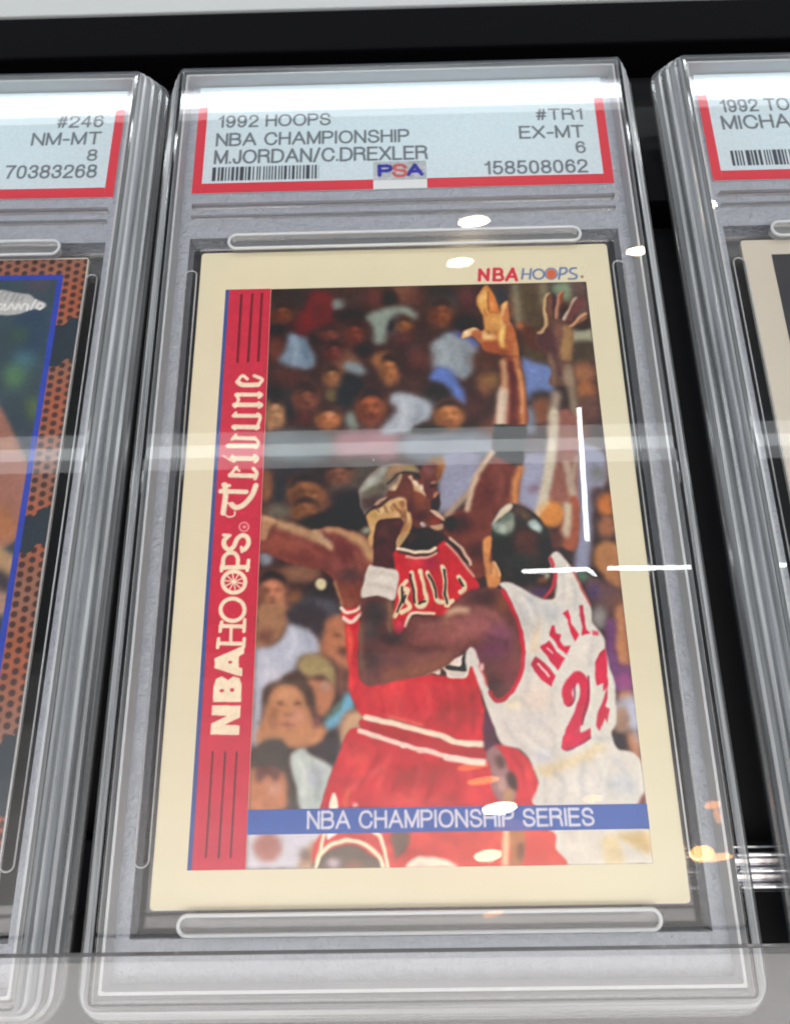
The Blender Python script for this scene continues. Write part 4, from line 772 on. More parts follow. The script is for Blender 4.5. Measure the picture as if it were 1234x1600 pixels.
(0,100,66,44,25,1, -1042,2239, -1044,2234, -1052,2228, -1063,2223, -1076,2221, -1089,2220, -1097,2222, -1101,2227, -1100,2232, -1092,2238, -1081,2243, -1068,2245, -1055,2246, -1046,2244),
(0,103,68,46,39,1, -1140,2291, -1136,2255, -1137,2225, -1145,2208, -1157,2205, -1171,2218, -1184,2245, -1194,2279, -1199,2315, -1197,2345, -1190,2363, -1178,2365, -1164,2352, -1150,2325),
(0,44,34,33,33,1, -1630,2069, -1598,2207, -1467,2274, -1325,2190, -1298,2069, -1374,2155, -1547,2160),
(0,82,47,35,27,1, -1479,2061, -1482,2049, -1492,2040, -1508,2035, -1525,2034, -1541,2039, -1553,2047, -1558,2059, -1554,2070, -1544,2079, -1529,2085, -1511,2085, -1495,2080, -1483,2072),
(0,82,47,35,27,1, -1367,2057, -1370,2047, -1379,2038, -1393,2033, -1409,2033, -1424,2037, -1435,2045, -1439,2055, -1436,2066, -1427,2074, -1412,2079, -1396,2080, -1382,2076, -1371,2068),
(0,141,83,62,25,1, -1391,2111, -1397,2099, -1416,2089, -1443,2083, -1474,2082, -1502,2087, -1521,2096, -1529,2108, -1523,2120, -1505,2130, -1477,2136, -1447,2137, -1418,2133, -1399,2123),
(0,141,83,62,23,1, -1432,2015, -1432,1997, -1437,1983, -1444,1976, -1453,1975, -1461,1983, -1468,1996, -1471,2014, -1470,2031, -1466,2045, -1458,2053, -1449,2053, -1441,2045, -1435,2032),
(0,141,83,62,25,1, -1359,1997, -1361,1984, -1370,1972, -1382,1966, -1397,1966, -1410,1971, -1420,1982, -1424,1996, -1422,2010, -1414,2021, -1401,2027, -1386,2028, -1373,2022, -1363,2011),
(0,82,47,35,19,1, -1426,1969, -1428,1964, -1435,1960, -1445,1957, -1457,1957, -1467,1959, -1475,1963, -1478,1968, -1476,1973, -1469,1977, -1458,1980, -1447,1980, -1436,1978, -1428,1974),
(0,80,46,34,25,1, -1415,1926, -1418,1920, -1429,1915, -1444,1912, -1462,1912, -1478,1914, -1489,1918, -1493,1924, -1490,1930, -1479,1935, -1464,1938, -1446,1939, -1430,1937, -1419,1932),
(0,82,47,35,39,1, -1543,1989, -1543,1946, -1551,1911, -1564,1892, -1580,1891, -1596,1910, -1608,1944, -1615,1987, -1614,2030, -1607,2065, -1594,2084, -1577,2085, -1562,2066, -1549,2032),
(0,44,34,33,35,1, -120,3176, -93,3265, 1,3307, 98,3253, 114,3176, 63,3231, -58,3235),
(0,89,54,32,29,1, -14,3163, -18,3157, -27,3153, -38,3153, -50,3156, -60,3162, -67,3170, -68,3178, -64,3184, -55,3187, -44,3188, -32,3184, -22,3178, -15,3171),
(0,89,54,32,29,1, 65,3161, 61,3155, 53,3152, 42,3152, 31,3155, 22,3160, 16,3167, 15,3175, 19,3180, 27,3184, 37,3184, 48,3181, 58,3175, 63,3168),
(0,153,95,58,27,1, 48,3189, 42,3183, 28,3181, 8,3182, -13,3188, -31,3196, -43,3206, -46,3215, -40,3221, -26,3224, -6,3222, 15,3216, 33,3208, 45,3198),
(0,153,95,58,24,1, 18,3137, 15,3127, 9,3119, 3,3116, -3,3118, -8,3124, -10,3133, -9,3145, -5,3155, 0,3163, 6,3166, 12,3164, 17,3158, 19,3148),
(0,153,95,58,26,1, 68,3124, 64,3116, 57,3110, 47,3109, 37,3112, 29,3118, 24,3126, 23,3136, 27,3144, 35,3149, 45,3150, 55,3148, 63,3141, 68,3133),
(0,89,54,32,20,1, 21,3107, 18,3104, 13,3103, 5,3104, -3,3106, -9,3109, -14,3113, -15,3117, -13,3119, -7,3121, 0,3120, 8,3118, 15,3115, 20,3111),
(0,87,53,31,26,1, 27,3077, 24,3074, 16,3073, 4,3074, -8,3077, -18,3082, -25,3087, -27,3091, -23,3094, -15,3095, -4,3094, 8,3091, 18,3086, 25,3081),
(0,89,54,32,41,1, -61,3118, -69,3092, -80,3072, -92,3063, -103,3066, -111,3080, -113,3104, -110,3131, -103,3157, -92,3177, -79,3186, -68,3183, -61,3169, -58,3145),
(0,44,34,33,35,1, 395,3389, 434,3545, 561,3620, 690,3526, 708,3390, 641,3487, 478,3492),
(0,82,46,30,29,1, 536,3371, 530,3360, 519,3352, 503,3349, 487,3353, 473,3361, 465,3373, 463,3386, 469,3398, 480,3406, 496,3408, 512,3405, 526,3397, 535,3385),
(0,82,46,30,29,1, 641,3369, 636,3358, 625,3351, 611,3348, 596,3351, 584,3359, 576,3370, 574,3382, 580,3393, 590,3400, 605,3403, 620,3400, 632,3392, 640,3381),
(0,141,81,56,27,1, 621,3422, 613,3410, 593,3403, 567,3402, 538,3408, 513,3419, 497,3433, 493,3448, 502,3460, 521,3468, 548,3468, 577,3462, 601,3451, 617,3437),
(0,141,81,56,25,1, 578,3324, 573,3305, 566,3291, 557,3284, 549,3286, 543,3296, 540,3312, 542,3332, 546,3350, 554,3364, 563,3371, 571,3370, 577,3360, 579,3344),
(0,141,81,56,27,1, 645,3302, 640,3288, 629,3277, 616,3273, 602,3276, 591,3285, 585,3299, 584,3314, 590,3329, 600,3340, 614,3344, 627,3341, 638,3332, 645,3318),
(0,82,46,30,20,1, 581,3272, 577,3267, 570,3263, 560,3263, 549,3265, 540,3270, 534,3275, 532,3282, 536,3287, 543,3290, 553,3291, 564,3288, 573,3284, 579,3278),
(0,80,44,29,27,1, 588,3221, 583,3215, 572,3212, 557,3212, 541,3215, 527,3221, 518,3228, 515,3235, 520,3241, 531,3245, 546,3245, 562,3241, 576,3235, 586,3228),
(0,82,46,30,41,1, 472,3291, 461,3245, 445,3208, 429,3190, 414,3193, 404,3217, 401,3257, 405,3305, 416,3352, 431,3388, 448,3407, 463,3404, 473,3380, 476,3340),
(0,44,34,33,34,1, -373,2472, -341,2626, -231,2701, -116,2608, -98,2475, -158,2569, -301,2574),
(0,114,72,44,28,1, -248,2457, -253,2445, -263,2437, -277,2434, -291,2436, -303,2444, -311,2455, -312,2468, -308,2480, -298,2488, -284,2491, -269,2489, -257,2481, -250,2470),
(0,114,72,44,28,1, -156,2455, -160,2444, -169,2436, -182,2433, -195,2435, -206,2442, -213,2453, -215,2465, -210,2476, -201,2483, -188,2486, -175,2484, -164,2477, -157,2466),
(0,195,125,79,26,1, -174,2508, -181,2496, -198,2488, -222,2486, -247,2491, -269,2501, -283,2514, -287,2528, -280,2541, -263,2548, -239,2550, -214,2546, -192,2536, -178,2523),
(0,195,125,79,24,1, -210,2410, -214,2391, -221,2377, -228,2370, -236,2371, -241,2380, -243,2396, -243,2415, -239,2434, -232,2448, -225,2455, -217,2454, -212,2445, -210,2429),
(0,195,125,79,26,1, -151,2389, -156,2374, -165,2363, -176,2359, -188,2361, -198,2369, -204,2383, -205,2398, -200,2413, -191,2424, -179,2428, -167,2426, -158,2418, -152,2404),
(0,114,72,44,20,1, -207,2358, -210,2353, -216,2350, -225,2349, -235,2350, -243,2354, -249,2360, -250,2366, -247,2371, -241,2375, -232,2376, -222,2374, -214,2370, -208,2364),
(0,111,70,43,26,1, -200,2308, -204,2302, -213,2299, -227,2298, -241,2301, -253,2306, -262,2313, -264,2320, -260,2326, -250,2329, -237,2330, -223,2328, -210,2322, -202,2316),
(0,114,72,44,39,1, -303,2377, -312,2331, -325,2295, -339,2276, -352,2278, -362,2301, -365,2340, -362,2388, -353,2434, -340,2471, -326,2490, -313,2487, -303,2464, -300,2425),
(0,44,34,33,33,1, -1579,2017, -1550,2132, -1438,2188, -1315,2118, -1292,2018, -1357,2089, -1507,2093),
(0,78,46,36,27,1, -1448,2014, -1450,2004, -1458,1996, -1471,1990, -1486,1988, -1500,1990, -1511,1997, -1515,2005, -1514,2015, -1505,2024, -1492,2029, -1477,2031, -1463,2029, -1453,2023),
(0,78,46,36,27,1, -1352,2011, -1353,2002, -1361,1994, -1373,1989, -1387,1987, -1399,1989, -1409,1995, -1413,2003, -1412,2012, -1404,2020, -1392,2025, -1378,2027, -1366,2025, -1356,2019),
(0,134,81,65,25,1, -1373,2059, -1377,2048, -1392,2038, -1415,2030, -1442,2027, -1466,2029, -1483,2035, -1491,2044, -1486,2055, -1471,2065, -1448,2072, -1422,2075, -1398,2074, -1380,2068),
(0,134,81,65,23,1, -1407,1974, -1407,1959, -1410,1947, -1416,1940, -1423,1939, -1431,1945, -1437,1956, -1441,1970, -1441,1984, -1438,1996, -1433,2003, -1425,2004, -1418,1999, -1411,1988),
(0,134,81,65,25,1, -1345,1961, -1346,1949, -1353,1939, -1363,1932, -1375,1931, -1387,1935, -1396,1943, -1401,1954, -1400,1965, -1393,1976, -1383,1982, -1370,1984, -1358,1980, -1349,1972),
(0,78,46,36,19,1, -1402,1937, -1404,1932, -1410,1928, -1418,1925, -1428,1924, -1438,1925, -1444,1927, -1447,1931, -1446,1936, -1440,1940, -1431,1943, -1421,1944, -1412,1943, -1405,1941),
(0,76,44,35,25,1, -1393,1902, -1396,1897, -1405,1892, -1418,1888, -1433,1886, -1446,1886, -1456,1889, -1460,1894, -1458,1899, -1449,1904, -1436,1908, -1421,1910, -1407,1909, -1397,1907),
(0,78,46,36,39,1, -1503,1954, -1501,1918, -1505,1889, -1515,1871, -1529,1870, -1544,1884, -1557,1911, -1565,1946, -1567,1982, -1563,2012, -1553,2029, -1539,2031, -1525,2017, -1512,1989),
(0,44,34,33,33,1, -1289,1699, -1254,1811, -1118,1865, -972,1796, -946,1698, -1023,1768, -1202,1773),
(0,114,70,43,27,1, -1133,1689, -1137,1680, -1148,1673, -1164,1670, -1183,1671, -1199,1675, -1210,1683, -1214,1693, -1210,1702, -1199,1708, -1183,1712, -1164,1711, -1148,1706, -1137,1698),
(0,114,70,43,27,1, -1017,1686, -1021,1678, -1031,1671, -1046,1668, -1063,1669, -1078,1673, -1088,1681, -1092,1689, -1088,1697, -1078,1704, -1063,1707, -1046,1706, -1031,1702, -1021,1694),
(0,195,120,76,25,1, -1041,1728, -1048,1718, -1068,1711, -1097,1708, -1129,1710, -1157,1716, -1177,1724, -1184,1735, -1177,1744, -1157,1751, -1129,1754, -1097,1753, -1068,1747, -1048,1738),
(0,195,120,76,23,1, -1085,1652, -1087,1638, -1092,1627, -1100,1622, -1110,1622, -1118,1629, -1123,1640, -1125,1654, -1123,1668, -1118,1679, -1109,1685, -1100,1685, -1092,1678, -1087,1666),
(0,195,120,76,25,1, -1010,1637, -1013,1626, -1023,1618, -1036,1613, -1051,1614, -1065,1620, -1074,1629, -1078,1640, -1074,1651, -1065,1660, -1051,1664, -1036,1664, -1022,1658, -1013,1649),
(0,114,70,43,19,1, -1079,1615, -1082,1611, -1089,1608, -1100,1607, -1112,1607, -1123,1609, -1131,1613, -1133,1617, -1131,1622, -1123,1625, -1112,1626, -1100,1625, -1089,1623, -1082,1619),
(0,111,68,42,25,1, -1068,1579, -1072,1574, -1084,1571, -1100,1570, -1118,1570, -1134,1573, -1146,1578, -1150,1583, -1146,1587, -1134,1591, -1118,1592, -1100,1591, -1084,1589, -1072,1584),
(0,114,70,43,38,1, -1200,1631, -1203,1596, -1214,1569, -1229,1554, -1245,1555, -1260,1571, -1271,1599, -1274,1634, -1271,1669, -1260,1697, -1245,1712, -1229,1711, -1214,1695, -1203,1666),
(0,44,34,33,33,1, -710,1878, -668,2067, -512,2158, -348,2044, -320,1881, -406,1997, -610,2003),
(0,93,51,33,27,1, -533,1871, -536,1855, -548,1842, -566,1833, -586,1831, -605,1836, -619,1847, -625,1862, -622,1878, -610,1891, -593,1899, -572,1901, -553,1896, -539,1885),
(0,93,51,33,27,1, -402,1867, -405,1852, -415,1840, -432,1832, -450,1830, -468,1835, -481,1845, -486,1859, -483,1873, -473,1885, -456,1893, -438,1895, -420,1890, -407,1880),
(0,160,90,60,25,1, -429,1942, -435,1925, -456,1910, -488,1900, -524,1896, -557,1900, -580,1911, -590,1927, -584,1944, -563,1960, -531,1970, -495,1973, -462,1969, -438,1958),
(0,160,90,60,23,1, -479,1807, -479,1784, -484,1764, -492,1753, -502,1752, -513,1762, -521,1780, -525,1803, -525,1826, -520,1846, -512,1857, -502,1858, -492,1848, -484,1830),
(0,160,90,60,25,1, -395,1785, -397,1766, -406,1750, -421,1741, -438,1739, -454,1746, -466,1760, -471,1778, -469,1797, -460,1813, -445,1823, -428,1824, -412,1817, -400,1803),
(0,93,51,33,19,1, -474,1746, -476,1739, -484,1732, -496,1728, -510,1727, -522,1729, -531,1734, -535,1740, -533,1748, -525,1754, -513,1758, -499,1759, -486,1758, -477,1753),
(0,91,50,32,25,1, -463,1689, -466,1680, -479,1673, -497,1667, -517,1665, -536,1667, -549,1673, -554,1680, -550,1689, -538,1696, -520,1702, -500,1704, -481,1702, -468,1696),
(0,93,51,33,38,1, -610,1773, -609,1714, -616,1667, -630,1640, -649,1638, -668,1662, -684,1707, -694,1765, -696,1823, -689,1871, -675,1899, -656,1900, -637,1876, -620,1830),
(0,44,34,33,33,1, 405,1725, 453,1872, 616,1942, 782,1852, 807,1725, 721,1816, 512,1821),
(0,117,75,46,27,1, 587,1722, 584,1710, 572,1698, 553,1690, 532,1687, 513,1689, 498,1697, 492,1708, 496,1720, 508,1732, 526,1740, 547,1743, 567,1741, 581,1733),
(0,117,75,46,27,1, 722,1718, 719,1706, 708,1696, 691,1688, 672,1685, 654,1688, 641,1695, 635,1705, 639,1716, 650,1727, 667,1734, 686,1737, 704,1735, 717,1728),
(0,199,130,81,25,1, 697,1780, 690,1766, 668,1753, 635,1742, 598,1737, 564,1737, 540,1744, 530,1755, 537,1769, 559,1783, 592,1794, 629,1799, 663,1799, 687,1792),
(0,199,130,81,23,1, 641,1670, 641,1652, 636,1636, 627,1627, 617,1625, 606,1632, 598,1645, 594,1663, 594,1682, 599,1697, 608,1706, 618,1708, 629,1701, 637,1688),
(0,199,130,81,25,1, 728,1654, 725,1639, 716,1626, 700,1617, 683,1614, 666,1618, 654,1628, 649,1642, 651,1657, 661,1670, 676,1679, 694,1682, 710,1678, 722,1668),
(0,117,75,46,19,1, 645,1623, 643,1617, 634,1612, 622,1607, 608,1605, 595,1606, 586,1609, 582,1614, 585,1620, 593,1625, 605,1630, 619,1632, 632,1631, 641,1628),
(0,114,73,44,25,1, 655,1580, 651,1573, 639,1566, 620,1560, 599,1557, 580,1557, 566,1560, 561,1566, 565,1573, 577,1580, 596,1585, 617,1588, 636,1588, 650,1585),
(0,117,75,46,38,1, 505,1646, 506,1600, 498,1562, 483,1540, 463,1537, 444,1554, 428,1589, 418,1633, 417,1679, 425,1717, 440,1739, 460,1742, 479,1725, 496,1690),
(0,44,34,33,33,1, -1996,1809, -1975,1969, -1880,2047, -1773,1952, -1750,1814, -1808,1911, -1936,1915),
(0,117,88,62,27,1, -1884,1805, -1884,1792, -1890,1780, -1900,1772, -1913,1770, -1925,1773, -1935,1782, -1941,1794, -1941,1808, -1935,1819, -1925,1827, -1912,1829, -1900,1826, -1889,1817),
(0,117,88,62,27,1, -1801,1802, -1801,1790, -1806,1779, -1816,1772, -1827,1770, -1839,1773, -1848,1781, -1853,1792, -1853,1805, -1848,1815, -1839,1823, -1827,1825, -1815,1822, -1806,1814),
(0,199,151,109,25,1, -1821,1867, -1823,1853, -1834,1839, -1853,1829, -1875,1825, -1897,1827, -1913,1836, -1921,1849, -1919,1863, -1907,1877, -1888,1887, -1866,1891, -1845,1889, -1829,1880),
(0,199,151,109,23,1, -1848,1751, -1845,1731, -1845,1715, -1849,1705, -1856,1704, -1863,1711, -1870,1726, -1876,1746, -1879,1765, -1878,1782, -1874,1791, -1868,1793, -1860,1785, -1853,1770),
(0,199,151,109,25,1, -1794,1733, -1793,1717, -1797,1704, -1805,1695, -1815,1693, -1826,1698, -1835,1709, -1841,1724, -1842,1740, -1838,1754, -1830,1763, -1820,1765, -1809,1760, -1799,1748),
(0,117,88,62,19,1, -1842,1699, -1843,1693, -1847,1688, -1854,1684, -1863,1682, -1871,1683, -1877,1687, -1880,1692, -1879,1699, -1875,1704, -1868,1708, -1860,1710, -1852,1709, -1845,1705),
(0,114,85,61,25,1, -1833,1651, -1835,1644, -1841,1637, -1852,1632, -1865,1630, -1877,1631, -1886,1635, -1890,1641, -1889,1648, -1882,1655, -1871,1660, -1859,1663, -1847,1662, -1838,1658),
(0,117,88,62,38,1, -1929,1722, -1921,1672, -1920,1632, -1926,1609, -1938,1607, -1953,1626, -1968,1664, -1981,1712, -1989,1761, -1991,1801, -1985,1825, -1973,1827, -1958,1808, -1942,1770),
(0,44,34,33,31,1, -1136,844, -1100,956, -961,1010, -813,941, -787,843, -865,913, -1047,918),
(0,84,53,40,26,1, -977,841, -980,832, -991,823, -1006,817, -1025,815, -1042,817, -1054,823, -1059,831, -1057,841, -1046,849, -1030,855, -1012,858, -995,856, -983,850),
(0,84,53,40,26,1, -860,838, -862,829, -872,821, -887,815, -903,813, -919,815, -930,821, -935,828, -932,837, -923,845, -908,851, -892,853, -876,851, -865,846),
(0,144,93,72,24,1, -885,886, -891,875, -909,865, -938,857, -969,853, -999,853, -1020,859, -1028,868, -1023,878, -1004,889, -976,897, -944,901, -914,900, -893,894),
(0,144,93,72,22,1, -928,802, -929,787, -933,776, -940,768, -949,767, -958,772, -965,783, -969,796, -969,811, -965,822, -958,830, -949,831, -940,826, -932,815),
(0,144,93,72,24,1, -853,789, -854,777, -863,767, -876,761, -891,759, -905,762, -916,770, -921,780, -919,792, -911,802, -898,809, -883,810, -868,807, -858,799),
(0,84,53,40,18,1, -923,765, -925,761, -932,757, -943,754, -955,752, -966,752, -974,755, -978,759, -975,763, -968,767, -958,771, -946,772, -934,772, -926,769),
(0,81,51,39,24,1, -913,732, -916,727, -927,721, -943,717, -961,715, -978,715, -990,717, -994,722, -991,727, -980,732, -964,737, -946,739, -929,739, -917,736),
(0,84,53,40,37,1, -1046,783, -1044,748, -1051,719, -1064,702, -1080,700, -1098,713, -1112,739, -1121,774, -1122,809, -1116,838, -1103,855, -1086,857, -1069,844, -1054,817),
(0,44,34,33,31,1, -1641,597, -1594,777, -1407,864, -1203,754, -1165,598, -1273,709, -1522,716),
(0,89,57,36,25,1, -1425,572, -1433,559, -1450,551, -1473,551, -1498,557, -1519,569, -1533,584, -1536,599, -1528,612, -1511,620, -1487,620, -1462,614, -1441,602, -1428,587),
(0,89,57,36,25,1, -1264,569, -1272,557, -1288,550, -1309,549, -1332,555, -1351,566, -1363,580, -1366,594, -1359,606, -1343,613, -1321,613, -1298,608, -1279,597, -1267,583),
(0,153,100,65,24,1, -1299,626, -1312,613, -1341,608, -1381,611, -1425,621, -1463,638, -1488,657, -1495,675, -1482,688, -1453,693, -1413,690, -1369,679, -1331,663, -1306,644),
(0,153,100,65,22,1, -1357,520, -1363,499, -1374,483, -1387,477, -1399,480, -1409,492, -1413,511, -1412,533, -1406,554, -1395,570, -1382,577, -1370,574, -1360,561, -1356,542),
(0,153,100,65,24,1, -1253,493, -1261,476, -1276,466, -1296,463, -1317,468, -1334,480, -1344,497, -1346,515, -1338,532, -1323,542, -1303,545, -1282,540, -1265,528, -1255,511),
(0,89,57,36,18,1, -1349,459, -1353,453, -1365,451, -1380,451, -1396,455, -1411,462, -1420,470, -1423,477, -1418,483, -1407,485, -1391,484, -1375,480, -1360,474, -1351,466),
(0,87,55,35,23,1, -1334,398, -1340,392, -1357,390, -1380,392, -1404,398, -1426,407, -1440,417, -1444,426, -1438,432, -1421,434, -1398,432, -1374,426, -1352,417, -1338,407),
(0,89,57,36,36,1, -1516,480, -1531,428, -1552,388, -1577,369, -1599,375, -1616,404, -1622,450, -1618,505, -1604,558, -1582,598, -1558,617, -1535,612, -1518,582, -1512,536),
(0,44,34,33,29,1, -2029,-768, -1995,-593, -1844,-508, -1676,-613, -1642,-765, -1732,-657, -1935,-653),
(0,114,75,57,24,1, -1853,-787, -1859,-800, -1873,-809, -1892,-812, -1912,-808, -1930,-798, -1941,-785, -1944,-770, -1938,-757, -1924,-749, -1905,-746, -1885,-750, -1867,-759, -1856,-773),
(0,114,75,57,24,1, -1722,-790, -1728,-802, -1741,-810, -1758,-812, -1777,-809, -1793,-800, -1804,-788, -1806,-774, -1800,-762, -1788,-754, -1770,-751, -1751,-755, -1735,-764, -1725,-776),
(0,195,130,100,22,1, -1752,-730, -1762,-744, -1785,-752, -1818,-752, -1854,-746, -1885,-733, -1906,-717, -1912,-700, -1902,-687, -1879,-679, -1846,-678, -1810,-685, -1779,-698, -1758,-714),
(0,195,130,100,20,1, -1797,-840, -1802,-860, -1810,-876, -1820,-884, -1831,-882, -1839,-871, -1843,-853, -1843,-831, -1838,-810, -1829,-794, -1819,-787, -1809,-788, -1801,-800, -1796,-818),
(0,195,130,100,22,1, -1712,-864, -1718,-880, -1730,-892, -1746,-896, -1763,-893, -1778,-883, -1786,-867, -1788,-850, -1782,-833, -1770,-822, -1754,-817, -1737,-820, -1722,-831, -1714,-846),
(0,114,75,57,17,1, -1789,-898, -1793,-904, -1802,-907, -1814,-908, -1828,-905, -1840,-900, -1848,-894, -1850,-887, -1846,-881, -1837,-877, -1824,-877, -1811,-879, -1799,-884, -1791,-891),
(0,111,73,55,22,1, -1776,-955, -1781,-962, -1794,-965, -1813,-965, -1833,-961, -1851,-955, -1863,-947, -1867,-938, -1861,-932, -1848,-928, -1829,-928, -1809,-932, -1791,-939, -1779,-947),
(0,114,75,57,34,1, -1926,-877, -1936,-929, -1953,-969, -1972,-989, -1991,-986, -2005,-960, -2011,-915, -2009,-862, -1999,-809, -1982,-769, -1963,-748, -1944,-752, -1930,-778, -1923,-823),
(0,44,34,33,31,1, -1582,339, -1545,443, -1398,491, -1239,428, -1210,337, -1294,402, -1488,407),
(0,88,56,36,25,1, -1413,323, -1418,316, -1431,311, -1449,311, -1469,315, -1486,321, -1497,330, -1501,339, -1495,347, -1482,351, -1464,352, -1445,348, -1428,341, -1416,332),
(0,88,56,36,25,1, -1287,321, -1292,314, -1304,310, -1321,309, -1339,313, -1354,319, -1365,327, -1368,336, -1363,342, -1351,347, -1335,347, -1317,344, -1301,337, -1291,329),
(0,151,97,65,23,1, -1314,354, -1323,347, -1345,344, -1377,345, -1411,352, -1441,361, -1462,372, -1468,383, -1460,390, -1437,393, -1406,392, -1372,385, -1341,376, -1321,365),
(0,151,97,65,21,1, -1360,293, -1364,281, -1371,271, -1381,267, -1391,269, -1399,276, -1404,288, -1404,301, -1401,313, -1393,322, -1384,326, -1374,325, -1366,317, -1361,306),
(0,151,97,65,23,1, -1279,277, -1284,267, -1295,261, -1310,259, -1327,262, -1341,269, -1350,279, -1352,290, -1347,300, -1336,306, -1321,308, -1305,305, -1291,298, -1282,288),
(0,88,56,36,18,1, -1354,257, -1357,254, -1366,253, -1378,253, -1391,255, -1402,259, -1410,264, -1413,268, -1409,271, -1401,273, -1389,272, -1376,270, -1364,266, -1357,262),
(0,85,54,35,23,1, -1342,222, -1347,219, -1360,217, -1378,219, -1397,222, -1415,227, -1426,233, -1430,238, -1425,242, -1413,243, -1395,242, -1375,238, -1358,233, -1346,228),
(0,88,56,36,36,1, -1485,271, -1493,240, -1507,216, -1525,205, -1543,209, -1557,226, -1565,253, -1566,285, -1558,316, -1544,340, -1526,351, -1508,348, -1494,331, -1485,303),
(1,150,168,184,39,54, -1655,3009, -1603,2816, -1626,2559),
(1,92,112,132,39,54, -1498,2900, -1447,2691, -1413,2519),
(1,168,178,184,39,65, 518,2841, 573,2667, 537,2498),
(1,116,128,138,39,64, 837,2797, 888,2590, 832,2354),
(1,196,202,208,37,62, -82,1968, -26,1770, -104,1514),
(1,138,146,158,37,62, 154,1863, 179,1700, 88,1589),
(1,204,208,218,32,53, -1546,-1320, -1513,-1507, -1589,-1663),
(1,146,150,168,32,53, -1357,-1351, -1326,-1511),
(1,196,200,210,32,61, -1908,-1656, -1823,-1788, -1896,-1941),
(1,206,214,208,29,49, -1432,-2899, -1343,-3084, -1365,-3316),
(1,150,160,156,29,49, -1263,-2955, -1175,-3139, -1199,-3371),
(1,120,122,150,35,59, 1734,881, 1677,604, 1609,430),
(1,168,168,190,35,69, 654,908, 720,707, 599,475),
(0,84,70,54,41,1, 1726,3857, 2064,3847, 2039,3051, 1851,2993, 1716,3166),
(1,134,134,110,47,89, 1662,3882, 1668,3553, 1687,3146),
(1,134,126,100,47,112, 2103,3868, 2100,3714, 2098,3454),
(0,124,144,116,52,1, 2249,3819, 2569,3831, 2525,3549, 2374,3532, 2237,3666),
(0,96,76,74,41,1, 2494,3834, 2719,3827, 2724,3306, 2534,3248, 2523,3527),
(0,150,150,128,30,1, 2419,2997, 2725,3030, 2741,2821, 2399,2769),
(0,40,36,32,30,1, 2496,3037, 2667,3095, 2716,3031, 2548,3004),
(0,74,62,50,40,1, 2420,2799, 2730,2811, 2737,2512, 2373,2482),
(0,132,88,62,49,1, 2734,2310, 2709,2232, 2653,2171, 2578,2138, 2499,2140, 2431,2177, 2387,2241, 2377,2320, 2401,2398, 2457,2460, 2533,2493, 2613,2491, 2681,2454, 2725,2389),
(0,144,90,54,48,1, 2713,2011, 2691,1939, 2644,1882, 2580,1851, 2513,1853, 2456,1887, 2420,1946, 2412,2019, 2433,2092, 2481,2149, 2545,2180, 2612,2178, 2670,2144, 2706,2084),
(0,92,62,54,48,1, 2729,1736, 2704,1644, 2653,1571, 2586,1532, 2516,1534, 2457,1576, 2420,1651, 2413,1744, 2437,1837, 2488,1910, 2556,1950, 2627,1948, 2687,1905, 2723,1829),
(0,76,64,46,50,1, 1703,2977, 1884,2950, 2084,2695, 2067,2491, 1851,2497, 1718,2665),
(0,92,54,42,40,1, 1698,3166, 1892,3055, 1996,2968, 2159,2734, 2113,2612, 1866,2701, 1730,2830),
(0,170,104,72,30,1, 1749,3112, 1741,3085, 1722,3063, 1695,3052, 1667,3053, 1642,3066, 1625,3088, 1621,3116, 1629,3143, 1648,3165, 1675,3176, 1704,3175, 1728,3162, 1745,3140),
(0,108,128,180,39,1, 1684,2563, 1869,2496, 2113,2388, 2101,2028, 1919,1973, 1734,1880, 1696,2099),
(0,54,46,46,48,1, 2057,1930, 2038,1888, 1991,1855, 1926,1838, 1855,1840, 1793,1861, 1751,1896, 1738,1939, 1757,1981, 1804,2014, 1870,2032, 1941,2030, 2004,2009, 2045,1973),
(0,124,76,52,48,1, 2031,1716, 2011,1624, 1968,1551, 1912,1512, 1854,1513, 1804,1555, 1773,1630, 1767,1723, 1787,1815, 1829,1889, 1886,1929, 1945,1928, 1995,1885, 2026,1809),
(0,120,132,150,47,1, 1692,1783, 1793,1722, 1787,1395, 1665,1398),
(0,136,100,58,59,1, 1339,2248, 1326,2192, 1296,2148, 1255,2124, 1211,2125, 1173,2151, 1149,2197, 1142,2254, 1155,2310, 1185,2355, 1226,2379, 1270,2378, 1308,2352, 1333,2305),
(0,84,52,44,69,1, 1347,2532, 1323,2453, 1264,2391, 1183,2358, 1094,2361, 1017,2398, 965,2463, 949,2543, 973,2622, 1031,2685, 1113,2719, 1202,2716, 1280,2678, 1332,2612),
(0,98,70,60,16,1, 1930,2985, 2040,3068, 2097,3197, 2127,3328, 2124,3527, 2142,3638, 2183,3670, 2210,3524, 2205,3238, 2222,3215, 2262,3467, 2316,3655, 2367,3687, 2393,3653, 2322,3388, 2300,3235, 2335,3201, 2402,3319, 2519,3560, 2597,3579, 2549,3470, 2432,3231, 2386,3145, 2461,3132, 2564,3227, 2677,3311, 2705,3256, 2616,3171, 2494,3077, 2467,2991, 2455,2862, 2414,2608, 2398,2441, 2407,2130, 2059,2140, 2122,2345, 2130,2553, 2062,2640, 1965,2706, 1894,2879),
(0,84,54,56,26,1, 1946,2952, 2089,3089, 2159,3022, 2214,2891, 2216,2699, 2214,2446, 2271,2258, 2161,2261, 2140,2448, 2126,2627, 2009,2673, 1925,2792),
(0,146,112,76,26,1, 2315,3082, 2419,3090, 2467,2991, 2451,2862, 2406,2630, 2404,2504, 2260,2550, 2264,2708, 2306,2867),
(0,156,120,78,30,1, 2410,2778, 2400,2728, 2381,2688, 2357,2666, 2332,2667, 2311,2690, 2299,2731, 2298,2781, 2308,2832, 2327,2872, 2352,2894, 2377,2894, 2397,2870, 2409,2829),
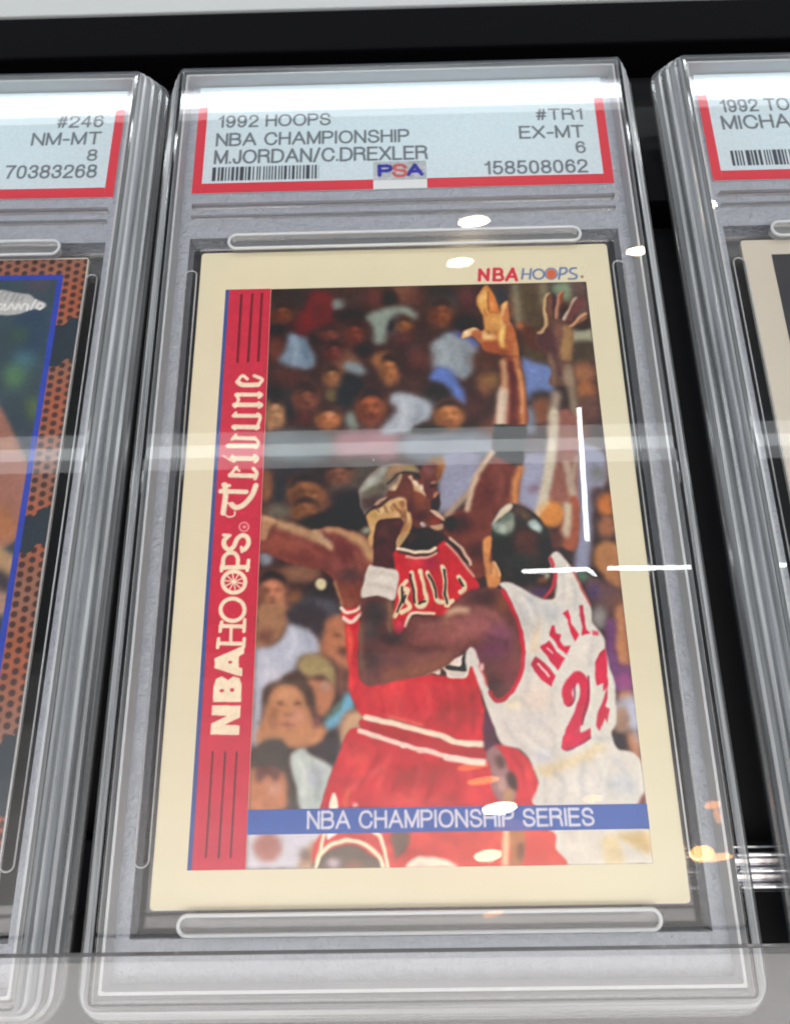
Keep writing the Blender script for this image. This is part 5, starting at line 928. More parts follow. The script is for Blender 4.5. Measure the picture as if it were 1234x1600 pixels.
(0,120,82,66,30,1, 2300,3017, 2290,2957, 2273,2909, 2252,2882, 2231,2883, 2214,2910, 2205,2959, 2206,3020, 2216,3081, 2233,3130, 2254,3156, 2275,3156, 2292,3128, 2300,3078),
(0,192,160,118,11,1, 2097,3617, 2144,3660, 2193,3670, 2128,3583, 2105,3417, 2104,3339, 2124,3240, 2117,3142, 2077,3056, 2013,2966, 1930,2990, 1989,3016, 2042,3090, 2064,3198, 2051,3330, 2067,3473),
(0,110,72,58,14,1, 2146,3571, 2210,3647, 2210,3413, 2186,3238, 2145,3196, 2118,3339),
(0,64,44,56,17,1, 2218,3625, 2255,3612, 2227,3391, 2204,3336),
(0,184,130,104,11,1, 2218,3221, 2253,3412, 2305,3633, 2358,3693, 2384,3664, 2331,3599, 2296,3411, 2262,3236),
(0,140,76,48,12,1, 2326,3599, 2375,3665, 2355,3542, 2307,3433),
(0,196,174,156,11,1, 2326,3207, 2372,3298, 2448,3406, 2518,3548, 2598,3585, 2554,3525, 2488,3427, 2417,3275, 2371,3189),
(0,108,66,64,16,1, 2390,3188, 2508,3438, 2614,3557, 2646,3589, 2700,3554, 2664,3378, 2531,3272, 2462,3143),
(0,198,150,118,11,1, 2409,3079, 2502,3163, 2606,3269, 2677,3311, 2708,3288, 2671,3257, 2579,3183, 2475,3077),
(0,150,102,72,14,1, 2495,3087, 2598,3182, 2690,3256, 2675,3191, 2585,3139),
(0,124,96,78,26,1, 2071,2629, 2141,2574, 2164,2292, 2151,2137, 2059,2140, 2103,2345, 2061,2503),
(0,126,104,86,25,1, 2266,2413, 2399,2451, 2398,2131, 2297,2133, 2283,2288),
(1,168,152,132,43,123, 2142,1987, 2074,1695, 2031,1388),
(1,150,130,108,43,114, 2319,2281, 2355,2080, 2372,1687, 2370,1379),
(0,138,88,76,18,1, 2017,1610, 2397,1600, 2313,393, 2169,319, 1880,365, 1963,716),
(1,198,188,164,28,139, 2081,1692, 2035,1360, 1978,1015, 1871,600, 1778,233),
(1,180,160,140,27,98, 2184,909, 2215,630, 2240,395),
(1,170,148,130,27,69, 2340,985, 2264,767, 2211,591),
(0,148,150,172,45,1, 1570,1066, 1954,1056, 1861,600, 1740,214, 1477,375, 1538,726),
(0,128,104,122,45,1, 1820,542, 1807,517, 1775,497, 1730,487, 1681,488, 1637,501, 1608,522, 1599,547, 1612,573, 1644,592, 1689,603, 1738,601, 1782,589, 1811,568),
(0,148,150,172,46,1, 510,1073, 923,1063, 864,625, 480,245),
(0,140,144,168,36,1, 2415,1186, 2721,1056, 2671,579, 2499,427, 2386,-440, 2299,-602, 2158,-599, 2243,-64, 2361,905),
(0,112,112,112,55,1, 2708,756, 2691,696, 2655,649, 2608,624, 2559,625, 2517,653, 2491,701, 2486,762, 2503,822, 2539,869, 2586,895, 2636,894, 2678,866, 2703,817),
(0,82,62,66,45,1, 2646,424, 2631,365, 2600,319, 2561,294, 2521,295, 2487,322, 2466,369, 2463,428, 2478,487, 2508,534, 2547,559, 2588,558, 2622,531, 2643,483),
(0,178,104,50,36,1, 2834,303, 2812,232, 2765,177, 2704,147, 2639,149, 2584,181, 2550,239, 2543,310, 2564,381, 2611,437, 2673,468, 2738,466, 2793,433, 2827,374),
(0,152,98,68,35,1, 2771,-20, 2752,-85, 2711,-136, 2658,-164, 2602,-163, 2554,-133, 2525,-80, 2519,-14, 2538,51, 2578,103, 2632,131, 2689,130, 2736,99, 2766,46),
(0,172,118,72,34,1, 2762,-430, 2735,-525, 2680,-600, 2608,-640, 2533,-639, 2470,-595, 2431,-518, 2424,-422, 2450,-327, 2505,-250, 2578,-209, 2654,-211, 2717,-255, 2756,-334),
(1,198,188,164,27,117, 1996,1116, 1871,600, 1767,214),
(0,198,128,62,27,1, 2119,176, 2094,98, 2035,37, 1956,4, 1872,6, 1798,43, 1750,107, 1738,186, 1763,264, 1821,326, 1900,360, 1986,358, 2060,321, 2107,256),
(0,152,84,62,18,1, 2155,378, 2302,374, 2222,-288, 2025,-283, 1942,-207, 2012,-21),
(1,196,182,156,26,105, 2140,301, 2133,128, 2086,-98),
(1,210,180,140,27,58, 1878,346, 1799,271, 1727,167),
(0,90,56,50,35,1, 2053,-172, 2037,-229, 2003,-273, 1958,-297, 1910,-296, 1869,-270, 1843,-224, 1837,-167, 1852,-110, 1886,-65, 1931,-41, 1980,-42, 2021,-69, 2047,-115),
(0,92,150,120,42,1, 2345,-697, 2335,-721, 2310,-740, 2276,-750, 2239,-749, 2207,-738, 2186,-718, 2180,-693, 2191,-669, 2215,-650, 2250,-640, 2286,-640, 2318,-652, 2339,-672),
(0,172,118,78,34,1, 2505,-301, 2783,-307, 2763,-818, 2615,-834, 2525,-644),
(0,96,70,70,42,1, 2279,-714, 2499,-719, 2753,-911, 2726,-1149, 2530,-1127, 2305,-1012),
(0,80,62,96,42,1, 2464,-886, 2450,-934, 2421,-972, 2382,-992, 2342,-991, 2307,-969, 2286,-930, 2281,-882, 2295,-834, 2324,-796, 2363,-775, 2404,-776, 2438,-798, 2460,-838),
(0,140,136,134,50,1, 2518,-1236, 2500,-1306, 2464,-1361, 2418,-1392, 2370,-1391, 2330,-1359, 2306,-1302, 2302,-1231, 2320,-1160, 2355,-1104, 2402,-1073, 2450,-1074, 2491,-1107, 2515,-1165),
(0,104,70,60,42,1, 2773,-1059, 2757,-1114, 2727,-1158, 2688,-1182, 2648,-1181, 2615,-1155, 2595,-1111, 2592,-1055, 2606,-999, 2637,-955, 2676,-931, 2716,-932, 2750,-958, 2770,-1003),
(0,180,124,88,33,1, 2634,-1166, 2768,-1095, 2776,-1810, 2596,-1841, 2565,-1630),
(0,110,66,112,32,1, 2492,-1307, 2622,-1274, 2583,-1630, 2613,-1841, 2772,-1845, 2762,-2154, 2509,-2149, 2458,-1803),
(0,150,78,130,40,1, 2750,-2034, 2734,-2079, 2701,-2114, 2657,-2132, 2610,-2131, 2570,-2111, 2545,-2075, 2540,-2030, 2555,-1985, 2588,-1950, 2633,-1931, 2679,-1932, 2719,-1953, 2745,-1989),
(0,188,132,100,31,1, 2745,-2222, 2732,-2251, 2700,-2274, 2657,-2286, 2610,-2285, 2570,-2271, 2544,-2247, 2537,-2218, 2550,-2188, 2582,-2165, 2625,-2153, 2672,-2154, 2712,-2168, 2738,-2192),
(0,170,176,196,39,1, 2503,-2285, 2759,-2256, 2773,-2574, 2464,-2568),
(0,150,120,100,39,1, 2670,-2510, 2650,-2592, 2612,-2656, 2566,-2692, 2518,-2691, 2479,-2654, 2457,-2588, 2455,-2506, 2475,-2424, 2512,-2358, 2559,-2322, 2607,-2323, 2646,-2361, 2668,-2428),
(0,52,44,52,31,1, 2426,-2694, 2581,-2663, 2620,-2782, 2505,-2864, 2438,-2829),
(0,184,128,96,31,1, 2616,-2663, 2739,-2683, 2755,-2986, 2625,-2900),
(0,184,188,206,39,1, 2702,-2233, 2774,-2234, 2768,-2886, 2715,-2733, 2670,-2510),
(0,186,118,66,10,1, 1163,3740, 1228,3828, 1276,3800, 1325,3697, 1371,3555, 1401,3416, 1425,3353, 1441,3452, 1489,3520, 1544,3531, 1539,3374, 1540,3212, 1581,3100, 1605,2976, 1636,2805, 1641,2565, 1545,2544, 1488,2641, 1341,2669, 1174,2710, 1105,2821, 1055,2895, 994,2958, 897,2936, 827,2926, 846,2999, 925,3076, 1033,3085, 1116,3028, 1177,3075, 1172,3186, 1142,3336, 1085,3488, 1080,3602),
(0,206,156,86,21,1, 1102,3614, 1173,3714, 1231,3776, 1260,3711, 1249,3509, 1230,3359, 1184,3298, 1134,3386, 1097,3501),
(0,198,118,62,21,1, 1260,3699, 1324,3684, 1371,3543, 1394,3379, 1315,3331, 1253,3383, 1251,3534),
(0,226,182,112,23,1, 1232,3623, 1228,3585, 1219,3554, 1208,3537, 1196,3538, 1186,3555, 1181,3586, 1180,3625, 1185,3663, 1194,3694, 1205,3711, 1217,3710, 1226,3693, 1232,3662),
(0,226,184,122,21,1, 1166,3583, 1157,3551, 1146,3526, 1134,3514, 1125,3516, 1119,3533, 1119,3560, 1123,3593, 1132,3625, 1143,3649, 1155,3662, 1164,3659, 1170,3643, 1170,3615),
(0,214,150,88,23,1, 1327,3475, 1329,3437, 1326,3405, 1318,3386, 1306,3384, 1294,3398, 1283,3427, 1275,3464, 1273,3502, 1277,3534, 1285,3553, 1296,3555, 1309,3540, 1320,3512),
(1,138,82,42,10,19, 1260,3711, 1246,3559, 1242,3383),
(1,146,86,46,10,16, 1179,3410, 1191,3335, 1205,3297),
(1,150,88,48,10,16, 1295,3357, 1358,3330, 1403,3353),
(0,204,146,82,22,1, 1188,3273, 1292,3313, 1411,3316, 1446,3178, 1364,3057, 1244,3024, 1183,3087),
(0,216,160,88,31,1, 1403,3179, 1394,3147, 1372,3122, 1341,3109, 1307,3110, 1278,3125, 1259,3151, 1253,3184, 1262,3216, 1285,3241, 1316,3254, 1349,3253, 1378,3238, 1398,3212),
(0,222,178,104,20,1, 1421,3290, 1457,3178, 1492,3053, 1462,2907, 1442,2762, 1380,2788, 1378,2934, 1408,3080),
(0,240,206,120,24,1, 1458,2956, 1451,2898, 1438,2852, 1422,2827, 1406,2827, 1393,2853, 1386,2900, 1386,2958, 1393,3017, 1406,3063, 1422,3089, 1438,3088, 1451,3062, 1458,3015),
(0,226,176,90,24,1, 1444,2787, 1439,2766, 1429,2749, 1416,2740, 1402,2741, 1390,2750, 1382,2767, 1380,2788, 1384,2809, 1394,2826, 1408,2835, 1422,2834, 1434,2825, 1442,2808),
(0,214,166,110,20,1, 1118,2979, 1181,3038, 1243,3012, 1315,2961, 1333,2899, 1246,2865, 1151,2880),
(0,234,194,134,22,1, 1259,2925, 1250,2914, 1231,2908, 1205,2908, 1177,2915, 1153,2926, 1138,2940, 1134,2954, 1143,2965, 1162,2971, 1189,2971, 1216,2964, 1240,2953, 1255,2939),
(0,140,92,48,16,1, 1253,2991, 1246,2987, 1236,2987, 1226,2993, 1217,3002, 1211,3014, 1209,3025, 1213,3033, 1220,3037, 1229,3037, 1240,3031, 1249,3021, 1255,3010, 1256,2999),
(0,190,116,74,16,1, 1466,3326, 1533,3525, 1543,3374, 1540,3212, 1581,3100, 1585,3001, 1515,3077, 1469,3202),
(0,216,166,104,13,1, 1430,3353, 1452,3452, 1500,3520, 1538,3525, 1491,3376, 1464,3289, 1419,3266),
(0,226,180,122,17,1, 1512,3459, 1505,3438, 1496,3422, 1485,3415, 1476,3417, 1469,3428, 1467,3447, 1470,3469, 1476,3489, 1486,3505, 1496,3513, 1506,3511, 1512,3499, 1514,3480),
(0,178,96,56,30,1, 1492,3053, 1580,3075, 1636,2805, 1618,2685, 1492,2713, 1470,2859),
(0,196,116,70,30,1, 1591,2928, 1584,2886, 1570,2853, 1552,2834, 1533,2835, 1517,2854, 1508,2888, 1506,2930, 1513,2973, 1527,3006, 1545,3025, 1564,3024, 1580,3005, 1590,2970),
(0,202,134,84,25,1, 1627,2757, 1622,2721, 1613,2692, 1602,2676, 1590,2676, 1581,2692, 1576,2722, 1576,2759, 1581,2795, 1590,2824, 1601,2840, 1613,2840, 1622,2823, 1627,2794),
(0,150,76,48,30,1, 1107,2857, 1224,2854, 1352,2850, 1387,2728, 1492,2701, 1551,2639, 1487,2629, 1340,2657, 1173,2698),
(0,166,84,50,35,1, 1368,2765, 1355,2744, 1322,2728, 1275,2720, 1223,2722, 1176,2732, 1145,2750, 1134,2771, 1147,2792, 1180,2808, 1228,2816, 1280,2814, 1326,2804, 1358,2786),
(0,132,66,46,30,1, 1501,2676, 1492,2661, 1471,2649, 1441,2643, 1408,2644, 1379,2652, 1359,2665, 1352,2681, 1361,2696, 1382,2708, 1412,2714, 1445,2713, 1474,2705, 1494,2692),
(0,212,176,132,12,1, 827,2926, 846,2999, 925,3076, 1033,3085, 1084,3041, 1019,3030, 963,2971, 897,2942),
(0,232,206,166,16,1, 935,3030, 939,3013, 935,2994, 924,2978, 909,2969, 892,2968, 877,2975, 866,2988, 862,3006, 866,3025, 877,3040, 892,3050, 909,3051, 924,3044),
(0,168,98,64,16,1, 997,3019, 1084,3041, 1119,2991, 1113,2869, 1056,2907, 984,2964),
(0,126,62,48,15,1, 1361,2531, 1497,2620, 1640,2585, 1678,2299, 1695,1901, 1675,1493, 1242,1505, 1274,1756, 1330,2009, 1353,2268),
(1,188,150,112,29,84, 1410,2530, 1421,2206, 1381,1909),
(1,200,182,160,36,144, 1386,1988, 1345,1754, 1313,1513),
(1,192,128,80,29,73, 1593,2566, 1641,2200, 1647,1902, 1628,1495),
(1,96,46,44,29,73, 1508,2507, 1542,2203, 1532,1905, 1479,1508),
(0,40,42,40,9,0, 1222,1531, 1682,1510, 1677,1432, 1639,1247, 1594,1005, 1567,885, 1162,976, 1186,1239, 1217,1444),
(0,116,58,48,13,1, 1109,1037, 1388,1000, 1558,885, 1511,609, 1457,356, 1290,322, 1134,152, 1093,-93, 1076,-556, 910,-661, 803,-659, 729,-327, 610,-157, 469,-78, 478,188, 776,315, 864,625, 987,860),
(0,58,54,60,18,1, 1186,1076, 1598,1065, 1558,885, 1475,897, 1330,981),
(0,98,46,42,72,1, 1262,458, 1237,358, 1182,278, 1106,236, 1025,238, 954,284, 907,366, 894,467, 917,569, 972,649, 1049,693, 1131,691, 1203,644, 1249,560),
(0,60,36,36,53,1, 856,64, 833,7, 776,-38, 695,-61, 606,-59, 527,-32, 474,15, 456,74, 478,131, 535,176, 617,200, 706,198, 785,170, 839,122),
(0,74,42,40,52,1, 1035,-316, 1018,-380, 975,-430, 916,-457, 853,-456, 797,-426, 759,-374, 748,-309, 765,-245, 808,-194, 867,-167, 931,-168, 987,-198, 1025,-251),
(1,200,176,150,20,79, 1173,1101, 986,840, 862,566, 789,276),
(1,178,152,130,27,77, 813,508, 630,328, 496,187),
(1,198,132,76,27,88, 1547,865, 1456,610, 1439,357),
(0,48,44,42,10,1, 1102,-12, 1124,93, 1186,197, 1295,313, 1398,346, 1498,320, 1628,245, 1733,148, 1804,53, 1850,-65, 1882,-215, 1858,-375, 1790,-543, 1737,-665, 1618,-795, 1466,-792, 1296,-733, 1192,-641, 1143,-539, 1094,-436, 1083,-242),
(0,78,58,48,36,1, 1616,234, 1603,203, 1574,179, 1532,167, 1488,168, 1448,182, 1422,208, 1414,239, 1426,269, 1455,293, 1497,306, 1542,305, 1582,290, 1608,265),
(0,92,74,56,27,1, 1644,162, 1636,142, 1616,126, 1589,118, 1559,119, 1533,128, 1515,145, 1510,166, 1518,186, 1538,202, 1565,210, 1595,209, 1622,200, 1639,183),
(0,84,50,44,44,1, 1709,-165, 1688,-225, 1639,-271, 1570,-296, 1497,-295, 1432,-267, 1389,-218, 1377,-157, 1397,-98, 1446,-51, 1515,-25, 1590,-27, 1654,-56, 1697,-105),
(0,70,44,42,43,1, 1709,-314, 1692,-349, 1650,-375, 1592,-389, 1528,-388, 1472,-371, 1434,-343, 1422,-308, 1439,-273, 1480,-246, 1539,-232, 1603,-234, 1659,-251, 1697,-279),
(0,38,38,38,43,1, 1358,-272, 1342,-336, 1305,-387, 1255,-414, 1201,-413, 1154,-383, 1123,-331, 1115,-266, 1131,-202, 1168,-151, 1218,-123, 1273,-124, 1320,-154, 1350,-207),
(0,44,46,46,43,1, 1597,-482, 1577,-526, 1525,-560, 1454,-577, 1376,-576, 1307,-555, 1261,-518, 1246,-474, 1266,-430, 1317,-396, 1389,-378, 1468,-380, 1537,-401, 1583,-438),
(0,40,38,38,43,1, 1853,-306, 1842,-365, 1819,-412, 1791,-438, 1762,-437, 1737,-410, 1723,-363, 1721,-303, 1732,-244, 1754,-197, 1783,-171, 1812,-171, 1837,-198, 1851,-247),
(0,34,34,34,34,1, 1682,-664, 1664,-692, 1617,-714, 1550,-726, 1478,-724, 1413,-710, 1369,-685, 1355,-656, 1373,-627, 1420,-605, 1487,-594, 1560,-595, 1624,-610, 1668,-634),
(0,206,190,166,12,1, 1112,70, 1174,185, 1283,301, 1353,341, 1403,328, 1358,240, 1263,160, 1193,114, 1133,46),
(0,120,132,118,22,1, 1109,23, 1192,103, 1309,182, 1390,216, 1404,98, 1372,-53, 1257,-108, 1159,-71),
(0,168,178,168,22,1, 1293,-25, 1276,-51, 1252,-67, 1227,-72, 1204,-62, 1189,-41, 1184,-13, 1190,18, 1207,44, 1231,61, 1256,65, 1279,55, 1295,34, 1299,6),
(0,140,148,132,26,1, 1401,39, 1393,9, 1376,-15, 1353,-28, 1328,-27, 1307,-13, 1293,11, 1289,42, 1296,72, 1313,96, 1337,109, 1362,109, 1383,95, 1397,70),
(0,92,104,92,22,1, 1390,180, 1390,163, 1378,143, 1357,124, 1330,109, 1303,101, 1281,103, 1269,113, 1268,129, 1280,149, 1301,169, 1328,184, 1355,192, 1377,190),
(0,148,160,152,22,1, 1189,44, 1184,24, 1174,8, 1160,0, 1145,0, 1132,9, 1124,26, 1122,46, 1126,66, 1136,82, 1150,91, 1165,91, 1178,81, 1186,65),
(0,160,180,174,19,1, 1593,70, 1663,115, 1727,78, 1788,-5, 1749,-74, 1684,-49, 1621,-1),
(0,192,204,200,18,1, 1731,-6, 1721,-19, 1706,-26, 1689,-26, 1673,-19, 1661,-7, 1655,8, 1658,24, 1667,37, 1682,44, 1700,44, 1716,37, 1728,25, 1733,9),
(1,40,56,46,26,38, 1103,-82, 1179,-118, 1268,-120, 1359,-88),
(0,44,56,46,26,1, 1860,-76, 1854,-96, 1841,-112, 1822,-121, 1803,-120, 1785,-111, 1774,-95, 1772,-74, 1777,-54, 1791,-39, 1810,-30, 1829,-30, 1847,-40, 1858,-56),
(0,196,130,76,10,1, 975,-194, 1011,-137, 1080,-104, 1083,-242, 1059,-379, 1059,-470, 1104,-459, 1144,-528, 1176,-630, 1164,-741, 1105,-828, 1017,-848, 992,-692, 975,-513, 963,-308),
(0,222,160,100,21,1, 1119,-576, 1119,-620, 1111,-656, 1096,-678, 1077,-681, 1057,-664, 1041,-632, 1031,-589, 1031,-545, 1039,-509, 1054,-487, 1073,-484, 1093,-500, 1109,-533),
(1,236,196,150,9,21, 1109,-465, 1155,-562, 1172,-652),
(0,206,140,80,22,1, 1045,-242, 1040,-286, 1030,-322, 1018,-341, 1005,-341, 994,-321, 988,-285, 988,-240, 993,-196, 1003,-160, 1016,-140, 1029,-140, 1039,-161, 1045,-197),
(1,150,92,60,15,19, 1059,-379, 1063,-504, 1051,-627),
(0,120,76,50,25,1, 1797,-722, 1789,-741, 1770,-756, 1743,-764, 1714,-763, 1689,-754, 1672,-738, 1667,-719, 1675,-700, 1694,-685, 1721,-677, 1750,-677, 1776,-687, 1793,-702),
(0,150,156,140,17,1, 1824,-667, 1819,-686, 1809,-701, 1795,-710, 1780,-709, 1768,-700, 1760,-685, 1758,-665, 1763,-646, 1773,-631, 1787,-622, 1802,-623, 1814,-632, 1822,-647),
(0,122,64,56,11,1, -2041,-127, -2044,268, -1929,236, -1757,151, -1586,103, -1331,19, -1107,62, -910,42, -699,-35, -560,-126, -484,-278, -506,-477, -602,-587, -644,-906, -650,-1042, -819,-1100, -921,-1029, -957,-830, -1028,-662, -1153,-554, -1458,-469, -1696,-393, -1852,-304, -2035,-256),
(0,138,74,58,70,1, -1466,-184, -1488,-227, -1553,-260, -1647,-277, -1752,-275, -1848,-253, -1915,-217, -1941,-172, -1919,-129, -1854,-95, -1759,-78, -1653,-81, -1557,-102, -1490,-139),
(0,110,52,48,61,1, -1074,-293, -1092,-330, -1146,-359, -1223,-373, -1310,-371, -1388,-353, -1443,-322, -1463,-284, -1445,-247, -1391,-219, -1313,-204, -1227,-206, -1148,-224, -1094,-256),
(0,104,48,48,52,1, -657,-246, -675,-295, -725,-334, -797,-354, -877,-352, -950,-328, -1000,-287, -1019,-237, -1002,-188, -952,-149, -879,-128, -798,-130, -726,-154, -675,-195),
(0,140,76,70,52,1, -740,-472, -756,-502, -802,-525, -868,-537, -942,-536, -1008,-521, -1055,-495, -1071,-464, -1055,-434, -1010,-410, -943,-398, -869,-400, -803,-415, -757,-441),
(0,82,56,56,51,1, -609,-615, -627,-654, -676,-685, -748,-701, -827,-699, -899,-680, -948,-647, -966,-607, -949,-568, -900,-537, -828,-521, -748,-523, -676,-542, -627,-575),
(0,126,66,50,51,1, -698,-863, -709,-911, -739,-948, -782,-968, -831,-967, -874,-945, -905,-906, -916,-858, -906,-811, -876,-773, -832,-752, -783,-753, -739,-776, -709,-815),
(1,182,146,108,33,124, -1770,122, -1542,36, -1273,-73, -1160,-119),
(1,186,152,118,20,95, -1274,-14, -1160,-119, -1061,-215),
(1,186,148,110,26,67, -1204,-2, -1022,23, -839,-47),
(1,184,146,104,39,132, -783,-70, -616,-189, -512,-378),
(1,90,48,46,26,38, -1190,13, -1105,-77, -1048,-121),
(0,168,124,92,18,1, -2056,224, -1929,236, -1799,144, -1865,43, -1930,-86, -2029,-69),
(1,90,54,46,20,29, -1812,115, -1879,29, -1903,-72),
(1,196,164,124,27,48, -1985,208, -1885,176, -1820,138),
(1,184,136,98,15,29, -1007,-690, -964,-830, -908,-996),
(0,112,100,90,8,1, -693,533, -676,605, -619,700, -526,808, -411,916, -295,956, -168,965, -53,938, 85,916, 163,840, 194,680, 8,527, -278,474, -415,406, -562,290, -608,220, -664,340),
(0,124,112,96,27,1, -180,703, -178,653, -203,604, -248,566, -305,545, -364,547, -411,570, -439,610, -441,659, -417,708, -372,747, -314,768, -256,767, -208,743),
(0,142,142,132,27,1, -664,580, -573,724, -446,855, -307,944, -284,876, -331,779, -413,671, -539,589, -641,543),
(0,182,186,176,36,1, -494,668, -523,639, -552,622, -577,620, -592,634, -594,660, -582,694, -560,729, -531,758, -501,775, -476,776, -462,763, -460,736, -471,702),
(0,166,168,156,37,1, -318,888, -317,872, -325,855, -342,840, -363,830, -384,827, -402,832, -412,843, -413,859, -405,876, -389,891, -368,901, -346,904, -328,899),
(0,164,166,156,27,1, -609,593, -621,573, -634,560, -646,555, -655,560, -660,573, -658,593, -651,614, -639,634, -626,648, -614,653, -605,648, -600,634, -602,615),
(0,164,128,96,28,1, -249,924, -99,945, 16,917, -55,845, -170,824, -251,752, -309,741),
(0,150,136,84,28,1, 119,890, 110,869, 88,852, 55,844, 19,845, -13,855, -35,873, -42,894, -34,915, -11,932, 21,941, 57,940, 89,929, 111,912),
(0,96,88,74,27,1, -619,531, -504,613, -378,658, -310,596, -414,514, -539,481),
(0,78,62,60,22,1, -653,436, -528,492, -379,525, -334,488, -460,407, -562,314, -619,292),
(0,70,52,50,22,1, -458,419, -454,397, -462,373, -482,351, -508,336, -536,330, -560,335, -576,350, -580,372, -571,396, -552,418, -526,433, -497,439, -473,434),
(0,104,56,46,9,1, -288,547, -173,629, -102,761, -55,821, 83,817, 163,840, 212,937, 339,959, 442,931, 462,844, 424,735, 377,688, 352,627, 416,505, 400,362, 387,303, 296,269, 282,175, 335,80, 244,24, 109,15, 21,87, 2,253, -40,397, -107,458, -301,451),
(0,120,72,72,27,1, 359,847, 350,815, 327,790, 294,777, 259,778, 227,793, 205,819, 198,851, 207,883, 230,908, 263,922, 299,921, 330,905, 352,879),
(0,98,58,62,23,1, 372,908, 366,892, 350,880, 327,873, 301,874, 278,882, 263,895, 257,911, 264,927, 280,940, 303,946, 329,945, 352,938, 367,924),
(0,164,104,56,23,1, 497,892, 482,858, 462,833, 440,823, 420,829, 407,850, 403,883, 409,920, 423,955, 444,980, 466,990, 486,984, 499,962, 503,930),
(0,150,96,60,23,1, 442,788, 431,758, 416,736, 401,726, 389,730, 382,747, 381,774, 387,805, 399,835, 413,857, 428,867, 441,863, 448,846, 448,819),
(0,92,50,46,27,1, 35,721, 27,694, 8,674, -20,663, -51,663, -78,676, -96,697, -103,724, -96,750, -76,771, -48,782, -18,781, 10,769, 28,747),
(0,124,66,46,31,1, 244,437, 233,396, 204,364, 162,346, 117,347, 77,367, 49,401, 40,442, 51,484, 80,517, 122,534, 167,533, 208,513, 235,479),
(0,134,72,48,27,1, 247,461, 231,447, 206,443, 179,450, 153,467, 134,490, 126,515, 131,536, 147,550, 171,554, 199,547, 225,530, 244,507, 252,483),
(0,84,44,42,31,1, 83,322, 76,265, 59,221, 36,196, 11,197, -11,222, -26,268, -30,325, -24,381, -7,427, 16,452, 41,451, 64,425, 78,379),
(0,76,38,38,27,1, 249,199, 238,169, 209,145, 168,133, 123,134, 83,148, 55,173, 46,204, 57,235, 85,259, 126,272, 172,271, 212,256, 239,230),
(0,60,48,44,9,1, -113,810, -55,845, 83,836, 151,791, 161,730, 115,743, 59,793, -56,802),
(0,44,44,44,14,1, 155,748, 143,737, 126,733, 107,737, 90,749, 78,765, 73,783, 77,799, 88,810, 106,814, 125,810, 142,798, 154,782, 159,764),
(0,172,140,112,10,1, -276,583, -253,643, -172,701, -124,810, -95,822, -103,736, -150,628, -197,569, -254,558),
(0,206,184,156,13,1, -180,591, -191,577, -204,569, -216,568, -226,574, -231,586, -230,602, -223,619, -213,633, -200,641, -187,642, -178,636, -173,624, -174,608),
(1,54,36,34,8,18, -298,668, -217,739, -147,805, -78,821),
(0,196,166,136,10,1, -11,758, 36,788, 57,720, 125,657, 193,644, 202,559, 246,497, 228,474, 155,524, 88,574, 56,647, 34,708),
(0,226,204,176,11,1, 131,638, 119,632, 103,633, 86,642, 71,656, 61,673, 58,690, 62,702, 73,709, 89,707, 106,699, 122,685, 132,667, 135,651),
(0,220,196,168,11,1, 196,567, 184,562, 171,564, 158,572, 149,584, 144,599, 146,613, 153,624, 165,629, 178,627, 191,620, 200,607, 204,592, 203,578),
(0,188,138,84,13,1, 118,555, 110,549, 98,547, 84,551, 71,560, 62,571, 57,582, 59,592, 67,599, 79,600, 92,596, 105,587, 115,576, 119,565),
(0,90,48,48,13,1, 205,680, 275,727, 354,676, 339,579, 348,483, 289,412, 234,474, 213,558),
(0,40,22,24,9,1, 350,621, 346,612, 336,605, 322,601, 307,601, 294,606, 284,614, 281,623, 285,633, 295,640, 308,644, 324,643, 337,639, 347,631),
(0,168,124,96,11,1, 379,687, 376,679, 366,670, 349,663, 331,658, 313,657, 300,659, 294,666, 297,674, 307,683, 324,690, 342,695, 360,696, 373,693),
(0,176,124,92,11,1, 391,479, 375,461, 359,450, 345,448, 336,455, 334,470, 339,489, 351,510, 366,527, 382,538, 396,540, 405,533, 407,519, 402,499),
(0,48,28,30,11,1, 300,412, 357,435, 416,505, 412,362, 386,279, 308,293),
(0,206,170,144,8,1, 284,270, 341,274, 407,231, 472,147, 459,112, 393,149, 328,209),
(0,130,54,44,9,1, 283,210, 338,185, 426,113, 334,68, 280,105),
(0,176,140,112,9,1, 267,46, 345,62, 436,77, 444,7, 399,-15, 310,-1),
(0,44,36,36,12,1, -73,-143, 19,-6, 109,15, 244,24, 332,-25, 463,-109, 359,-211, 324,-267, 190,-298, -9,-271, -164,-244),
(0,66,48,46,26,1, 106,-124, 98,-154, 79,-178, 52,-190, 22,-190, -4,-176, -22,-151, -28,-121, -21,-91, -2,-67, 25,-54, 55,-55, 82,-69, 100,-94),
(0,32,30,30,26,1, 293,-198, 280,-217, 246,-233, 197,-240, 142,-239, 94,-229, 60,-212, 48,-192, 61,-172, 95,-157, 145,-149, 199,-151, 248,-161, 281,-177),
(0,170,160,164,11,1, 216,42, 205,33, 189,31, 171,35, 154,46, 142,61, 136,77, 139,90, 150,99, 166,102, 184,97, 201,86, 213,71, 218,55),
(0,196,188,190,8,1, 182,83, 180,77, 175,73, 168,70, 160,70, 153,73, 148,78, 147,84, 148,90, 154,95, 161,98, 169,98, 176,95, 181,90),
(0,34,26,30,22,1, 626,73, 616,27, 593,-9, 561,-28, 526,-27, 496,-6, 475,31, 469,77, 479,122, 502,158, 534,178, 569,177, 600,156, 620,119),
(0,186,146,122,9,1, -477,360, -437,418, -357,464, -289,475, -335,428, -415,370),
(1,84,52,46,8,18, -415,370, -346,416, -278,456, -221,463),
(0,150,156,132,26,1, -512,35, -513,15, -529,-5, -556,-23, -589,-35, -621,-38, -646,-32, -659,-18, -658,2, -642,22, -615,40, -582,52, -550,55, -525,49),
